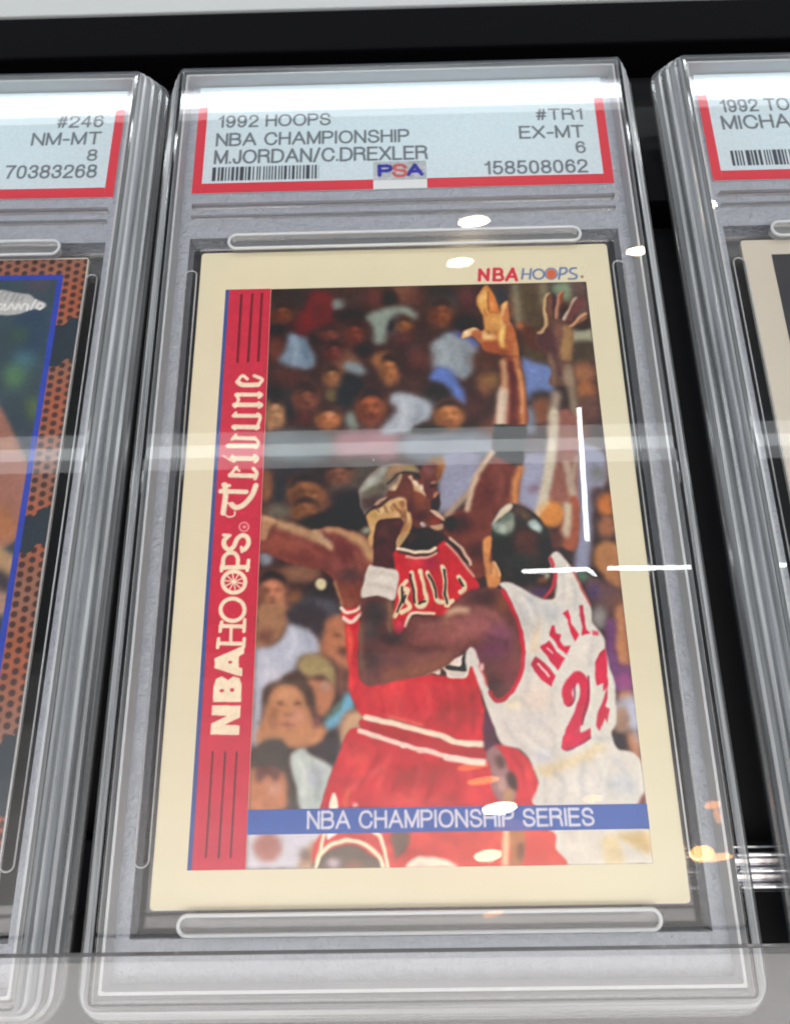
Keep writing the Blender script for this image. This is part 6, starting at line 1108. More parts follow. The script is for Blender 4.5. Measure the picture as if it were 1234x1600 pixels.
(0,196,154,102,9,1, -588,173, -574,231, -506,289, -381,333, -278,426, -153,459, -62,445, -35,373, -32,265, 13,229, 19,87, -4,-29, -50,-97, -119,-211, -186,-244, -205,-24, -113,149, -157,174, -315,160, -428,122, -462,29, -485,-87, -508,-236, -564,-131, -535,7),
(0,178,146,78,22,1, -427,228, -433,207, -449,191, -471,183, -496,183, -519,193, -534,210, -540,230, -534,251, -519,267, -496,276, -471,275, -448,265, -433,248),
(0,222,190,140,22,1, -331,303, -331,286, -343,267, -366,249, -393,236, -420,231, -442,234, -455,246, -455,263, -442,282, -420,300, -393,312, -365,318, -343,314),
(0,214,178,128,22,1, -192,377, -193,358, -206,338, -230,322, -258,312, -286,310, -309,317, -320,331, -320,350, -306,370, -283,386, -254,397, -226,398, -204,391),
(0,224,190,142,20,1, -58,421, -66,414, -84,410, -109,411, -137,417, -160,426, -176,437, -180,447, -173,455, -154,459, -129,458, -102,452, -78,443, -62,432),
(0,216,180,132,18,1, -106,171, -116,163, -135,161, -157,167, -180,179, -198,194, -208,210, -208,224, -197,232, -179,234, -157,228, -134,216, -116,201, -106,185),
(0,210,174,126,18,1, 6,182, 3,151, -4,127, -13,113, -23,114, -32,127, -37,152, -39,183, -36,214, -29,238, -20,252, -10,251, -1,237, 5,213),
(0,146,96,62,11,1, -245,366, -199,377, -155,316, -88,255, -67,160, -112,161, -134,232, -200,305),
(0,150,98,64,11,1, -142,399, -85,422, -64,349, -88,279, -121,327),
(1,128,82,54,8,18, -358,369, -325,308, -303,260),
(1,136,88,58,8,16, -257,342, -223,282),
(1,130,84,56,9,18, -449,311, -416,263),
(1,120,74,50,9,21, -65,278, -57,136, -92,20),
(0,168,112,70,26,1, -29,-21, -49,-61, -73,-91, -97,-103, -115,-95, -125,-70, -124,-31, -112,13, -92,54, -68,83, -44,95, -26,88, -16,62, -17,23),
(0,176,142,100,10,1, -186,-244, -119,-211, -27,-75, -4,-29, -71,-27, -140,-118),
(0,72,40,42,9,1, -462,29, -417,127, -304,160, -157,168, -102,143, -80,90, -115,-3, -161,-95, -197,-209, -198,-324, -453,-318, -475,-203, -487,-87),
(0,92,50,48,31,1, -102,90, -109,60, -125,36, -147,23, -172,24, -194,38, -210,62, -215,93, -209,123, -193,148, -170,161, -145,160, -123,146, -107,121),
(0,84,50,48,35,1, -272,-22, -280,-83, -299,-130, -326,-157, -356,-156, -382,-129, -400,-80, -407,-19, -399,41, -380,90, -353,116, -323,116, -296,88, -278,39),
(0,56,32,36,35,1, -330,-206, -336,-251, -352,-286, -374,-306, -399,-305, -421,-285, -436,-248, -441,-203, -436,-159, -420,-123, -397,-103, -372,-104, -350,-124, -335,-161),
(0,74,42,44,9,1, -459,-242, -199,-201, -211,-545, -469,-524),
(0,196,42,52,10,1, -202,-288, 22,-319, 221,-332, 357,-241, 459,-157, 558,-203, 714,-429, 820,-634, 890,-811, 727,-882, 526,-1025, 423,-1185, 4,-1127, -79,-1271, -154,-1406, -226,-1380, -263,-1170, -220,-976, -174,-611, -214,-526),
(0,150,40,84,60,1, 366,-472, 355,-501, 327,-524, 287,-536, 243,-535, 203,-521, 176,-497, 167,-467, 178,-438, 206,-415, 246,-403, 291,-404, 330,-418, 357,-442),
(0,214,66,70,52,1, 185,-434, 171,-456, 134,-472, 81,-481, 22,-480, -31,-469, -67,-450, -80,-428, -66,-406, -29,-389, 24,-380, 83,-382, 136,-393, 172,-411),
(0,196,44,54,10,1, -861,-1238, -668,-1210, -684,-1418, -683,-1873, -628,-1990, -502,-2023, -234,-1975, 145,-1906, 554,-1914, 742,-1607, 821,-1608, 852,-2223, 886,-2386, 868,-2729, 595,-2708, 234,-2598, -265,-2444, -617,-2413, -727,-2273, -807,-2075, -813,-1876),
(0,214,84,66,20,1, -850,-1254, -772,-1384, -763,-1575, -802,-1793, -816,-2100, -835,-2100, -818,-1731),
(0,206,56,60,71,1, -92,-2204, -119,-2268, -190,-2317, -291,-2343, -404,-2341, -505,-2311, -575,-2259, -600,-2194, -574,-2131, -504,-2081, -401,-2054, -288,-2056, -186,-2087, -116,-2140),
(0,180,34,48,63,1, 745,-2351, 712,-2428, 625,-2487, 503,-2519, 370,-2517, 250,-2480, 168,-2417, 141,-2339, 173,-2262, 259,-2202, 382,-2169, 517,-2172, 638,-2209, 719,-2273),
(1,170,36,50,35,42, 136,-2500, 336,-2536, 499,-2619),
(1,222,110,90,18,34, -315,-2419, -131,-2463, 102,-2524),
(0,196,48,56,8,1, -901,-1077, -637,-1029, -650,-1151, -792,-1229, -879,-1200),
(1,232,212,188,8,46, -914,-1043, -846,-1106, -725,-1075, -637,-1004),
(1,234,200,184,7,54, -880,-1179, -792,-1229, -718,-1183, -650,-1117),
(1,70,58,52,9,43, -144,-298, 54,-346, 253,-350, 363,-293),
(1,228,210,184,7,43, -168,-258, 39,-302, 238,-307, 336,-263),
(1,226,176,158,9,31, -62,-369, 103,-395, 253,-381, 350,-327),
(1,60,46,44,9,78, 509,-167, 653,-308, 761,-498),
(1,206,148,132,7,34, 483,-198, 618,-359, 711,-497, 827,-651),
(1,206,170,148,7,39, 536,-125, 672,-257, 765,-413, 785,-499),
(1,222,200,164,5,64, 8,-590, 36,-783, 72,-1007, 144,-1033, 195,-952, 159,-786, 124,-568),
(1,222,200,164,5,64, 222,-595, 275,-739, 333,-955, 397,-989),
(1,222,200,164,5,64, 422,-516, 449,-676, 443,-842, 469,-1032),
(1,222,200,164,5,64, 630,-655, 684,-731, 697,-823, 646,-863),
(1,222,200,164,5,64, -60,-706, -144,-812, -131,-978, -223,-1163),
(1,222,200,164,5,64, -128,-813, -46,-815, -81,-929, -26,-1045, -125,-1116),
(1,222,200,164,5,64, 444,-1031, 528,-976),
(1,40,40,36,4,27, -9,-615, 20,-783, 48,-982),
(1,40,40,36,4,27, 105,-999, 178,-976),
(1,40,40,36,4,27, 237,-621, 291,-756, 326,-922),
(1,40,40,36,4,27, 437,-558, 453,-693, 442,-859, 458,-1007),
(1,40,40,36,4,27, 638,-680, 682,-781),
(1,40,40,36,4,27, -119,-780, -122,-945, -190,-1107),
(1,40,40,36,4,27, -80,-896, -106,-978),
(1,196,42,52,4,21, 98,-618, 134,-819, 163,-935),
(1,230,206,178,7,42, -88,-1295, -46,-1191, 20,-1125, 287,-1137),
(0,204,60,84,17,1, -112,-1302, -118,-1337, -131,-1365, -151,-1380, -172,-1379, -192,-1363, -204,-1335, -209,-1300, -203,-1266, -190,-1238, -170,-1223, -148,-1223, -129,-1239, -116,-1268),
(0,222,210,196,6,1, 137,-1913, 240,-1892, 334,-1909, 352,-1825, 406,-1880, 442,-1958, 646,-1962, 713,-1886, 730,-1685, 805,-1608, 742,-1591, 676,-1652, 563,-1697, 465,-1773),
(0,30,30,30,6,1, 400,-1826, 449,-1788, 606,-1815, 634,-1698, 696,-1637, 691,-1855, 634,-1885, 478,-1858),
(0,226,218,208,6,1, 473,-1757, 603,-1698, 598,-1799, 496,-1797),
(0,206,196,186,8,1, 438,-1865, 649,-1893, 631,-1946, 474,-1943),
(0,192,46,54,9,1, -834,-2609, -684,-2548, -103,-2734, 553,-2919, 865,-2940, 929,-3249, 916,-3489, -926,-3457, -1135,-3486, -1123,-3346, -1064,-3193, -997,-2973, -846,-2617),
(0,174,36,50,8,1, -609,-2430, -99,-2544, 560,-2763, 856,-2800, 855,-2971, 552,-2934, -103,-2750, -634,-2565),
(1,228,208,184,7,73, -600,-2419, -265,-2496, 67,-2587, 315,-2647, 528,-2734, 858,-2760),
(1,228,200,184,7,61, -687,-2577, -401,-2662, -136,-2749, 95,-2809, 389,-2892),
(1,232,212,196,8,83, 373,-2900, 585,-2943, 847,-2968),
(0,230,200,184,6,1, -90,-2766, -95,-2779, -108,-2790, -127,-2796, -147,-2796, -166,-2789, -178,-2778, -183,-2764, -178,-2751, -165,-2740, -146,-2734, -125,-2735, -107,-2741, -94,-2752),
(0,230,204,190,6,1, 444,-2917, 438,-2929, 423,-2938, 400,-2943, 375,-2943, 353,-2937, 338,-2927, 332,-2915, 338,-2903, 354,-2893, 377,-2888, 402,-2889, 424,-2895, 439,-2905),
(0,226,190,170,6,1, 127,-2833, 122,-2841, 108,-2847, 88,-2850, 66,-2850, 46,-2846, 33,-2839, 28,-2831, 33,-2823, 47,-2817, 67,-2813, 89,-2814, 109,-2818, 122,-2825),
(0,180,36,46,68,1, 382,-3086, 341,-3138, 231,-3179, 74,-3200, -101,-3196, -257,-3170, -366,-3125, -404,-3071, -365,-3019, -255,-2977, -96,-2956, 80,-2960, 237,-2987, 345,-3032),
(0,206,66,62,69,1, -519,-2914, -535,-2961, -581,-2998, -647,-3018, -720,-3016, -786,-2994, -832,-2956, -849,-2908, -833,-2861, -787,-2824, -721,-2804, -647,-2805, -580,-2828, -535,-2867),
(1,214,92,84,28,33, -371,-2979, -601,-3114, -830,-3278),
(1,168,36,46,28,33, -782,-3034, -863,-3201),
(0,204,72,68,67,1, 468,-3392, 419,-3423, 283,-3447, 89,-3458, -127,-3454, -322,-3436, -456,-3408, -504,-3374, -456,-3342, -320,-3318, -125,-3307, 92,-3311, 287,-3329, 421,-3358),
(0,236,222,196,7,1, -1039,-3462, -1027,-3348, -986,-3285, -951,-3349, -943,-3464),
(0,200,90,60,22,1, -881,-3452, -842,-3275, -800,-3250, -827,-3453),
(0,86,42,66,15,1, 878,-2370, 988,-2501, 1023,-2756, 1093,-2975, 901,-2879, 843,-2721),
(0,198,48,58,10,1, 987,-2768, 1164,-2780, 1301,-2858, 1415,-2994, 1471,-3194, 1480,-3487, 686,-3472, 810,-3083, 929,-2851),
(0,150,112,112,15,1, 866,-2867, 986,-2785, 1052,-2870, 1144,-3089, 1199,-3320, 1154,-3481, 1034,-3462, 921,-3298, 916,-3085),
(0,92,62,58,23,1, 1091,-2953, 1097,-2989, 1091,-3021, 1074,-3044, 1050,-3051, 1023,-3043, 999,-3020, 983,-2988, 977,-2952, 983,-2920, 1000,-2897, 1024,-2890, 1051,-2898, 1075,-2921),
(0,70,44,40,19,1, 1223,-3175, 1227,-3225, 1220,-3267, 1201,-3294, 1175,-3300, 1147,-3283, 1122,-3249, 1106,-3202, 1101,-3152, 1108,-3109, 1127,-3082, 1153,-3076, 1182,-3092, 1206,-3128),
(0,176,142,130,22,1, 1103,-3220, 1094,-3255, 1075,-3283, 1049,-3299, 1021,-3298, 997,-3282, 981,-3253, 977,-3218, 985,-3182, 1004,-3154, 1030,-3138, 1059,-3139, 1083,-3155, 1099,-3184),
(0,170,130,96,22,1, 1180,-3352, 1171,-3387, 1150,-3415, 1121,-3430, 1090,-3429, 1063,-3413, 1045,-3385, 1040,-3349, 1050,-3314, 1071,-3286, 1100,-3271, 1131,-3272, 1158,-3288, 1175,-3317),
(0,108,64,60,11,1, -643,-909, -301,-933, -271,-1138, -255,-1356, -138,-1382, -63,-1271, 19,-1176, 294,-1169, 424,-1161, 526,-1025, 728,-865, 877,-819, 727,-866, 968,-815, 1195,-848, 1340,-1155, 1394,-1427, 1385,-1746, 1335,-1954, 1196,-2148, 1050,-2239, 953,-2092, 860,-1849, 800,-1628, 694,-1591, 807,-1577, 694,-1613, 530,-1720, 336,-1840, 145,-1913, -235,-1982, -518,-2030, -644,-1982, -688,-1858, -684,-1418, -660,-1162),
(0,62,54,54,50,1, -319,-1120, -335,-1197, -379,-1258, -440,-1291, -508,-1290, -570,-1254, -612,-1191, -627,-1114, -612,-1036, -569,-974, -507,-941, -438,-942, -376,-979, -334,-1042),
(0,70,60,60,49,1, -418,-1360, -430,-1422, -462,-1471, -507,-1498, -556,-1497, -601,-1468, -632,-1418, -644,-1355, -632,-1293, -601,-1243, -556,-1216, -505,-1217, -460,-1246, -429,-1297),
(0,56,46,48,57,1, -83,-1447, -101,-1488, -150,-1520, -221,-1537, -299,-1535, -369,-1515, -418,-1481, -435,-1439, -417,-1398, -368,-1366, -297,-1349, -218,-1351, -148,-1371, -99,-1405),
(0,74,52,52,57,1, -374,-1709, -388,-1789, -428,-1853, -486,-1888, -549,-1887, -606,-1850, -645,-1784, -659,-1703, -645,-1621, -605,-1556, -548,-1521, -484,-1522, -426,-1560, -387,-1627),
(0,132,78,74,74,1, 559,-1413, 529,-1474, 452,-1522, 343,-1547, 222,-1545, 114,-1515, 40,-1464, 14,-1401, 43,-1339, 120,-1291, 230,-1265, 352,-1268, 460,-1298, 534,-1350),
(0,152,92,86,74,1, 912,-1389, 885,-1443, 817,-1486, 720,-1508, 613,-1506, 518,-1480, 454,-1434, 432,-1378, 458,-1323, 526,-1280, 624,-1257, 731,-1260, 827,-1287, 891,-1333),
(0,150,90,88,66,1, 1106,-1277, 1079,-1347, 1011,-1402, 915,-1431, 811,-1429, 719,-1396, 657,-1338, 637,-1267, 663,-1197, 731,-1141, 827,-1112, 932,-1114, 1025,-1148, 1087,-1206),
(0,126,74,94,66,1, 1295,-1425, 1275,-1495, 1227,-1549, 1160,-1579, 1089,-1577, 1026,-1545, 984,-1488, 972,-1418, 992,-1349, 1040,-1293, 1107,-1263, 1179,-1265, 1242,-1298, 1284,-1355),
(0,112,60,86,65,1, 1246,-1638, 1220,-1683, 1153,-1718, 1060,-1737, 957,-1734, 865,-1712, 803,-1674, 782,-1628, 807,-1582, 874,-1547, 968,-1528, 1072,-1530, 1164,-1553, 1226,-1591),
(0,112,58,62,56,1, 1337,-1867, 1318,-1942, 1275,-2001, 1217,-2033, 1154,-2032, 1099,-1997, 1064,-1937, 1054,-1861, 1073,-1786, 1116,-1726, 1175,-1693, 1238,-1695, 1293,-1730, 1328,-1791),
(0,76,46,50,48,1, 1131,-2053, 1118,-2097, 1087,-2132, 1043,-2151, 997,-2150, 955,-2129, 928,-2093, 920,-2048, 933,-2004, 964,-1969, 1008,-1950, 1055,-1950, 1096,-1971, 1123,-2008),
(0,72,46,46,50,1, 1199,-941, 1171,-985, 1098,-1018, 995,-1035, 882,-1033, 780,-1011, 711,-974, 688,-930, 715,-886, 788,-852, 892,-835, 1006,-837, 1107,-859, 1176,-896),
(0,128,74,50,50,1, 1285,-1026, 1273,-1073, 1245,-1111, 1208,-1131, 1167,-1131, 1132,-1109, 1109,-1070, 1103,-1022, 1115,-974, 1142,-936, 1180,-916, 1221,-917, 1256,-939, 1279,-978),
(1,150,96,62,60,69, -360,-1926, -43,-1863, 242,-1815, 468,-1695),
(1,106,78,66,48,52, -628,-1735, -636,-1889, -549,-1984),
(1,204,172,140,31,72, 464,-1146, 588,-1092, 716,-1111),
(1,170,122,92,50,54, 420,-1266, 471,-1186),
(1,150,122,88,31,45, -282,-974, -271,-1170, -282,-1339),
(1,140,110,82,25,26, -663,-1258, -663,-1514, -652,-1812),
(0,208,202,190,9,1, -569,-498, -494,-483, -296,-533, -165,-578, -181,-778, -233,-951, -415,-892, -545,-899, -660,-903, -624,-702),
(1,186,178,164,26,28, -544,-603, -216,-661),
(0,222,218,208,43,1, -249,-694, -263,-729, -299,-758, -352,-772, -410,-771, -463,-754, -499,-724, -512,-688, -499,-652, -462,-623, -409,-608, -350,-610, -298,-627, -262,-657),
(0,210,206,196,10,1, 1151,-763, 1285,-744, 1462,-836, 1637,-942, 1744,-981, 1864,-956, 1913,-706, 1853,-534, 1840,-420, 1943,-342, 2046,-444, 2143,-598, 2199,-787, 2291,-975, 2333,-1159, 2327,-1304, 2456,-1486, 2452,-1663, 2479,-1856, 2522,-2064, 2512,-2318, 2488,-2535, 2422,-2651, 2431,-2728, 2489,-2847, 2636,-2875, 2753,-3003, 2773,-3348, 2658,-3507, 1466,-3486, 1477,-3227, 1415,-2994, 1285,-2824, 1059,-2752, 966,-2494, 887,-2301, 890,-2286, 815,-2029, 755,-1820, 682,-1871, 672,-1696, 712,-1600, 784,-1592, 861,-1822, 936,-2083, 1048,-2264, 1202,-2182, 1348,-1963, 1413,-1747, 1420,-1499, 1380,-1283, 1310,-1063, 1232,-858),
(0,188,190,188,67,1, 1661,-1108, 1641,-1202, 1600,-1277, 1547,-1318, 1491,-1316, 1443,-1273, 1413,-1197, 1407,-1102, 1426,-1007, 1467,-931, 1521,-889, 1578,-890, 1626,-934, 1656,-1012),
(0,226,220,206,51,1, 2106,-804, 2089,-892, 2057,-962, 2017,-1000, 1977,-999, 1944,-960, 1925,-888, 1923,-799, 1940,-711, 1971,-639, 2012,-600, 2053,-601, 2086,-642, 2105,-714),
(0,186,188,190,58,1, 1928,-1168, 1915,-1215, 1887,-1252, 1849,-1273, 1809,-1272, 1774,-1250, 1752,-1212, 1747,-1164, 1760,-1117, 1788,-1079, 1826,-1059, 1867,-1060, 1901,-1082, 1923,-1121),
(1,222,198,160,37,62, 1580,-1215, 1582,-1431, 1531,-1644),
(1,184,186,186,37,72, 1527,-958, 1584,-1161, 1552,-1359),
(1,182,188,190,37,63, 1739,-1036, 1797,-1220),
(0,220,206,192,71,1, 1751,-2219, 1724,-2292, 1661,-2349, 1575,-2380, 1482,-2378, 1401,-2344, 1347,-2284, 1332,-2210, 1357,-2137, 1420,-2079, 1507,-2048, 1601,-2049, 1682,-2084, 1736,-2145),
(0,226,222,212,65,1, 2299,-1624, 2282,-1670, 2244,-1706, 2192,-1725, 2137,-1724, 2089,-1703, 2058,-1665, 2050,-1619, 2066,-1573, 2104,-1537, 2156,-1518, 2212,-1519, 2260,-1541, 2291,-1578),
(1,190,184,178,29,33, 1302,-2587, 1437,-2692, 1573,-2779),
(1,216,196,150,45,82, 1586,-3064, 1838,-3002, 2094,-2907, 2280,-2818),
(1,204,180,126,45,57, 1481,-3062, 1654,-3098),
(0,186,190,200,53,1, 1688,-2899, 1673,-2928, 1637,-2951, 1586,-2963, 1531,-2961, 1483,-2948, 1450,-2924, 1440,-2895, 1455,-2866, 1491,-2843, 1541,-2831, 1597,-2832, 1645,-2846, 1678,-2870),
(0,198,196,192,62,1, 1650,-2490, 1630,-2535, 1582,-2570, 1516,-2588, 1445,-2587, 1382,-2566, 1340,-2529, 1327,-2484, 1346,-2439, 1393,-2404, 1460,-2385, 1532,-2387, 1595,-2408, 1637,-2445),
(0,226,216,186,31,1, 1340,-2293, 1327,-2315, 1296,-2333, 1252,-2342, 1204,-2341, 1161,-2330, 1132,-2312, 1123,-2289, 1135,-2266, 1166,-2248, 1210,-2239, 1259,-2240, 1302,-2251, 1331,-2270),
(0,196,200,206,60,1, 2654,-3248, 2629,-3283, 2568,-3310, 2483,-3325, 2390,-3323, 2308,-3306, 2253,-3276, 2236,-3241, 2261,-3205, 2322,-3178, 2407,-3164, 2501,-3165, 2583,-3183, 2638,-3212),
(0,222,218,208,60,1, 2184,-3240, 2154,-3282, 2078,-3314, 1972,-3331, 1855,-3329, 1752,-3308, 1683,-3273, 1660,-3230, 1690,-3188, 1766,-3155, 1873,-3138, 1989,-3140, 2093,-3161, 2162,-3197),
(1,190,190,186,34,32, 2253,-3076, 2341,-3242, 2612,-3313),
(1,180,184,184,23,25, 2184,-2706, 2325,-2726, 2414,-2719),
(0,110,66,60,15,1, 2643,-3491, 2757,-3332, 2762,-3509),
(1,190,42,62,7,53, 1195,-848, 1316,-1109, 1386,-1355, 1405,-1606, 1377,-1851, 1289,-2056, 1176,-2182, 1041,-2247, 959,-2135),
(1,196,60,74,8,47, 1852,-430, 1898,-611, 1857,-817, 1728,-953),
(0,78,54,84,21,1, 1554,-838, 1757,-814, 1816,-760, 1748,-926, 1674,-933),
(1,196,90,84,8,25, 2119,-559, 2201,-768, 2274,-956, 2327,-1067),
(1,206,66,70,14,26, 853,-1805, 920,-2048),
(0,222,180,180,10,1, 907,-1832, 903,-1853, 894,-1870, 882,-1879, 870,-1879, 859,-1869, 852,-1852, 850,-1831, 854,-1810, 863,-1793, 875,-1784, 887,-1784, 898,-1794, 905,-1811),
(1,168,34,44,24,34, -702,-1978, -735,-2142, -684,-2307),
(1,174,34,46,28,34, -430,-2116, -380,-2264, -415,-2393),
(1,176,34,46,31,42, -56,-2090, 7,-2288, -64,-2480),
(1,170,32,46,28,34, 251,-2047, 345,-2262, 303,-2504),
(1,172,32,46,26,34, 557,-2037, 579,-2299, 517,-2588),
(1,160,30,48,23,34, 722,-2139, 744,-2367, 714,-2655),
(1,214,72,74,28,34, -209,-2087, -178,-2252, -213,-2381),
(1,212,66,70,31,34, 149,-2028, 195,-2210, 155,-2420),
(1,212,62,68,28,34, 455,-2018, 481,-2232, 454,-2491),
(1,160,30,42,27,41, -435,-2822, -535,-3007, -667,-3220),
(1,164,32,44,29,41, -139,-2890, -175,-3076, -309,-3317),
(1,162,30,42,29,40, 220,-3021, 198,-3205, 112,-3400),
(1,168,34,44,27,32, 482,-3057, 507,-3241, 451,-3406),
(1,212,78,76,27,33, -304,-2887, -388,-3072, -471,-3269),
(1,210,74,72,29,32, 58,-2956, 37,-3141, -49,-3352),
(1,208,70,66,27,32, 645,-3075, 669,-3244, 630,-3394),
(1,160,32,46,27,33, 1141,-2855, 1274,-2992, 1328,-3224),
(1,214,74,72,27,32, 1295,-2942, 1386,-3159, 1386,-3388),
(1,186,184,180,25,36, 1327,-935, 1436,-1212, 1470,-1500),
(1,230,226,216,25,36, 1418,-937, 1534,-1105, 1575,-1287),
(1,186,184,182,28,37, 1962,-556, 1998,-783, 1963,-967),
(1,184,184,184,28,36, 2093,-747, 2149,-935, 2096,-1117),
(1,188,184,178,31,43, 1455,-1712, 1457,-1922, 1405,-2161),
(1,186,180,170,28,34, 1189,-2258, 1330,-2227, 1411,-2330),
(1,190,186,182,31,42, 1798,-2066, 1714,-2235, 1733,-2437),
(1,188,186,182,27,35, 2309,-1518, 2256,-1694, 2257,-1869),
(1,188,186,182,28,33, 1093,-2479, 1222,-2705, 1388,-2877),
(1,186,182,178,28,33, 1661,-2576, 1718,-2748, 1669,-2916),
(1,186,184,180,29,40, 1689,-3099, 1783,-3232, 1731,-3427),
(1,184,184,182,29,40, 2052,-2973, 1995,-3203, 2043,-3432),
(1,224,222,214,29,40, 2237,-2893, 2285,-3110, 2219,-3403),
(1,188,190,192,29,40, 2409,-2929, 2530,-3114, 2604,-3377),
(1,190,186,178,27,32, 1543,-3162, 1565,-3326, 1538,-3455),
(1,230,228,220,25,33, 1333,-2656, 1465,-2794, 1636,-2881),
(1,80,48,46,37,53, -132,-1525, 90,-1593, 329,-1566),
(1,156,98,90,37,45, 97,-1307, 355,-1280, 581,-1253),
(1,92,60,58,37,53, -548,-1548, -357,-1678, -136,-1745),
(1,128,76,66,36,44, -9,-1747, 182,-1720, 375,-1630),
(1,160,100,96,37,45, 826,-1089, 1006,-1130, 1178,-1279),
(1,96,56,72,37,44, 918,-1417, 1058,-1492, 1235,-1531),
(1,150,82,68,39,57, -1579,-138, -1381,-214, -1184,-348),
(1,98,50,46,34,47, -1741,-278, -1559,-339, -1349,-429),
(1,96,44,44,39,56, -1020,-165, -907,-297, -878,-468),
(1,150,84,72,36,47, -754,-272, -671,-417, -657,-558),
(1,146,84,62,33,46, -903,-776, -848,-915, -793,-1012),
(1,88,42,38,41,59, 1021,779, 1086,619, 1055,385),
(1,136,74,60,41,59, 1249,873, 1273,654, 1204,421),
(1,92,46,42,33,39, 1357,810, 1363,612, 1315,437),
(1,80,38,36,26,31, 1518,2385, 1527,2103, 1493,1711),
(1,216,158,108,20,25, 1626,2381, 1652,2100, 1630,1707),
(1,222,204,180,29,41, 1358,2108, 1326,1813, 1289,1561),
(1,190,184,172,21,22, -561,-569, -380,-590, -199,-628),
(1,188,180,168,20,24, -594,-736, -414,-756, -218,-811),
(1,226,222,212,20,22, -545,-820, -382,-840, -252,-893),
(0,198,44,74,6,0, 1493,-1801, 1562,-1706, 1679,-1804, 1794,-1954, 1735,-2086, 1627,-2011, 1530,-1897),
(1,232,214,208,5,24, 1581,-1802, 1710,-1961),
(0,198,44,74,6,0, 1623,-1601, 1747,-1506, 1833,-1650, 1932,-1740, 1831,-1891, 1751,-1789, 1688,-1682),
(1,232,206,204,5,18, 1721,-1612, 1781,-1675),
(0,198,44,74,7,0, 1765,-1435, 1798,-1314, 1833,-1329, 1844,-1419, 1909,-1435, 1881,-1509, 1928,-1581, 2017,-1583, 1957,-1697, 1856,-1597, 1809,-1508),
(0,198,44,74,7,0, 1955,-1169, 2027,-1116, 2052,-1298, 2138,-1443, 2067,-1531, 2032,-1423, 2010,-1261),
(0,198,44,74,7,0, 2169,-1064, 2221,-1061, 2223,-1265, 2234,-1374, 2283,-1429, 2164,-1453, 2187,-1337, 2174,-1210),
(0,206,80,100,8,0, 2304,-1393, 2384,-1404, 2396,-1458, 2307,-1456),
(1,198,44,74,7,125, 1925,-2265, 1924,-2137, 1996,-2019, 2088,-1969, 2140,-2073, 2129,-2243, 2046,-2427, 2029,-2463, 1925,-2616, 1879,-2734),
(0,198,44,74,6,0, 1792,-2817, 1821,-2682, 1976,-2651, 2028,-2575, 2039,-2644, 2169,-2586, 2164,-2697, 1999,-2787, 1825,-2851),
(1,120,30,70,6,17, 2018,-2071, 2002,-2241, 1952,-2316, 1907,-2323),
(1,120,30,70,6,20, 2203,-1971, 2179,-2210, 2118,-2395, 2057,-2550),
(1,120,30,70,6,17, 1851,-2849, 1999,-2791, 2160,-2697),
(0,198,44,74,6,0, 2308,-1800, 2373,-1679, 2451,-1619, 2455,-1803, 2438,-2079, 2411,-2249, 2368,-2332, 2426,-2359, 2380,-2540, 2360,-2470, 2272,-2631, 2239,-2553, 2267,-2416, 2334,-2295, 2424,-2121, 2368,-2163, 2388,-2053, 2297,-2085, 2289,-1939),
(0,212,206,194,9,1, 1568,-3727, 2784,-3748, 2748,-4167, 1652,-4149),
(0,206,180,128,29,1, 2349,-3804, 2728,-3779, 2746,-3982, 2668,-3996, 2477,-3884),
(0,214,196,156,29,1, 2174,-3848, 2347,-3819, 2411,-4161, 2209,-4158),
(0,224,216,202,57,1, 2045,-3939, 2026,-3979, 1980,-4011, 1917,-4028, 1849,-4027, 1790,-4008, 1750,-3975, 1739,-3934, 1757,-3894, 1803,-3862, 1866,-3845, 1935,-3846, 1994,-3865, 2034,-3898),
(0,208,78,70,9,1, -433,-3703, 522,-3720, 504,-4142, -325,-4128),
(0,208,80,70,9,1, 467,-3708, 1534,-3727, 1620,-3932, 1678,-4149, 450,-4129),
(0,176,118,78,14,1, 1078,-3719, 1267,-3722, 1251,-3957, 1196,-4141, 1069,-4139, 1104,-3985),
(0,130,84,66,22,1, 1250,-3941, 1243,-3988, 1229,-4026, 1211,-4046, 1193,-4046, 1178,-4025, 1169,-3987, 1169,-3940, 1176,-3893, 1190,-3855, 1208,-3834, 1226,-3834, 1241,-3856, 1250,-3894),
(0,226,190,150,18,1, 1027,-3718, 1087,-3719, 1060,-4139, 984,-4138),
(0,120,96,84,22,1, -291,-3732, -93,-3735, -125,-3915, -253,-4015, -309,-3963),
(0,200,84,78,11,1, -1101,-3705, -433,-3716, -324,-4115, -1192,-4101),
(0,116,102,92,11,1, -1166,-4000, -999,-3900, -801,-3865, -632,-3919, -478,-4024, -436,-4126, -1192,-4114),
(0,196,178,184,29,1, -899,-4055, -907,-4077, -930,-4094, -963,-4104, -1001,-4103, -1035,-4093, -1058,-4075, -1067,-4052, -1059,-4031, -1036,-4013, -1002,-4004, -965,-4005, -931,-4015, -907,-4033),
(0,160,110,90,29,1, -646,-4072, -656,-4086, -683,-4096, -722,-4102, -766,-4101, -805,-4094, -832,-4083, -842,-4069, -833,-4055, -805,-4045, -766,-4039, -722,-4040, -683,-4047, -656,-4058),
(1,232,222,190,7,50, -1186,-4050, -1139,-3949, -971,-3843, -759,-3821, -561,-3895, -443,-4012, -401,-4127),
(1,232,220,186,7,40, -1101,-3705, -1147,-3911, -1199,-4101),
(1,232,220,190,7,43, -518,-3728, -434,-3781, -379,-3962, -346,-4128),
(0,232,226,220,7,1, -1072,-3725, -937,-3727, -1014,-3784, -1064,-3803),
(0,232,222,200,14,1, -142,-4093, -29,-4006, 126,-4002, 307,-4031, 472,-4116, 317,-4151, -101,-4144),
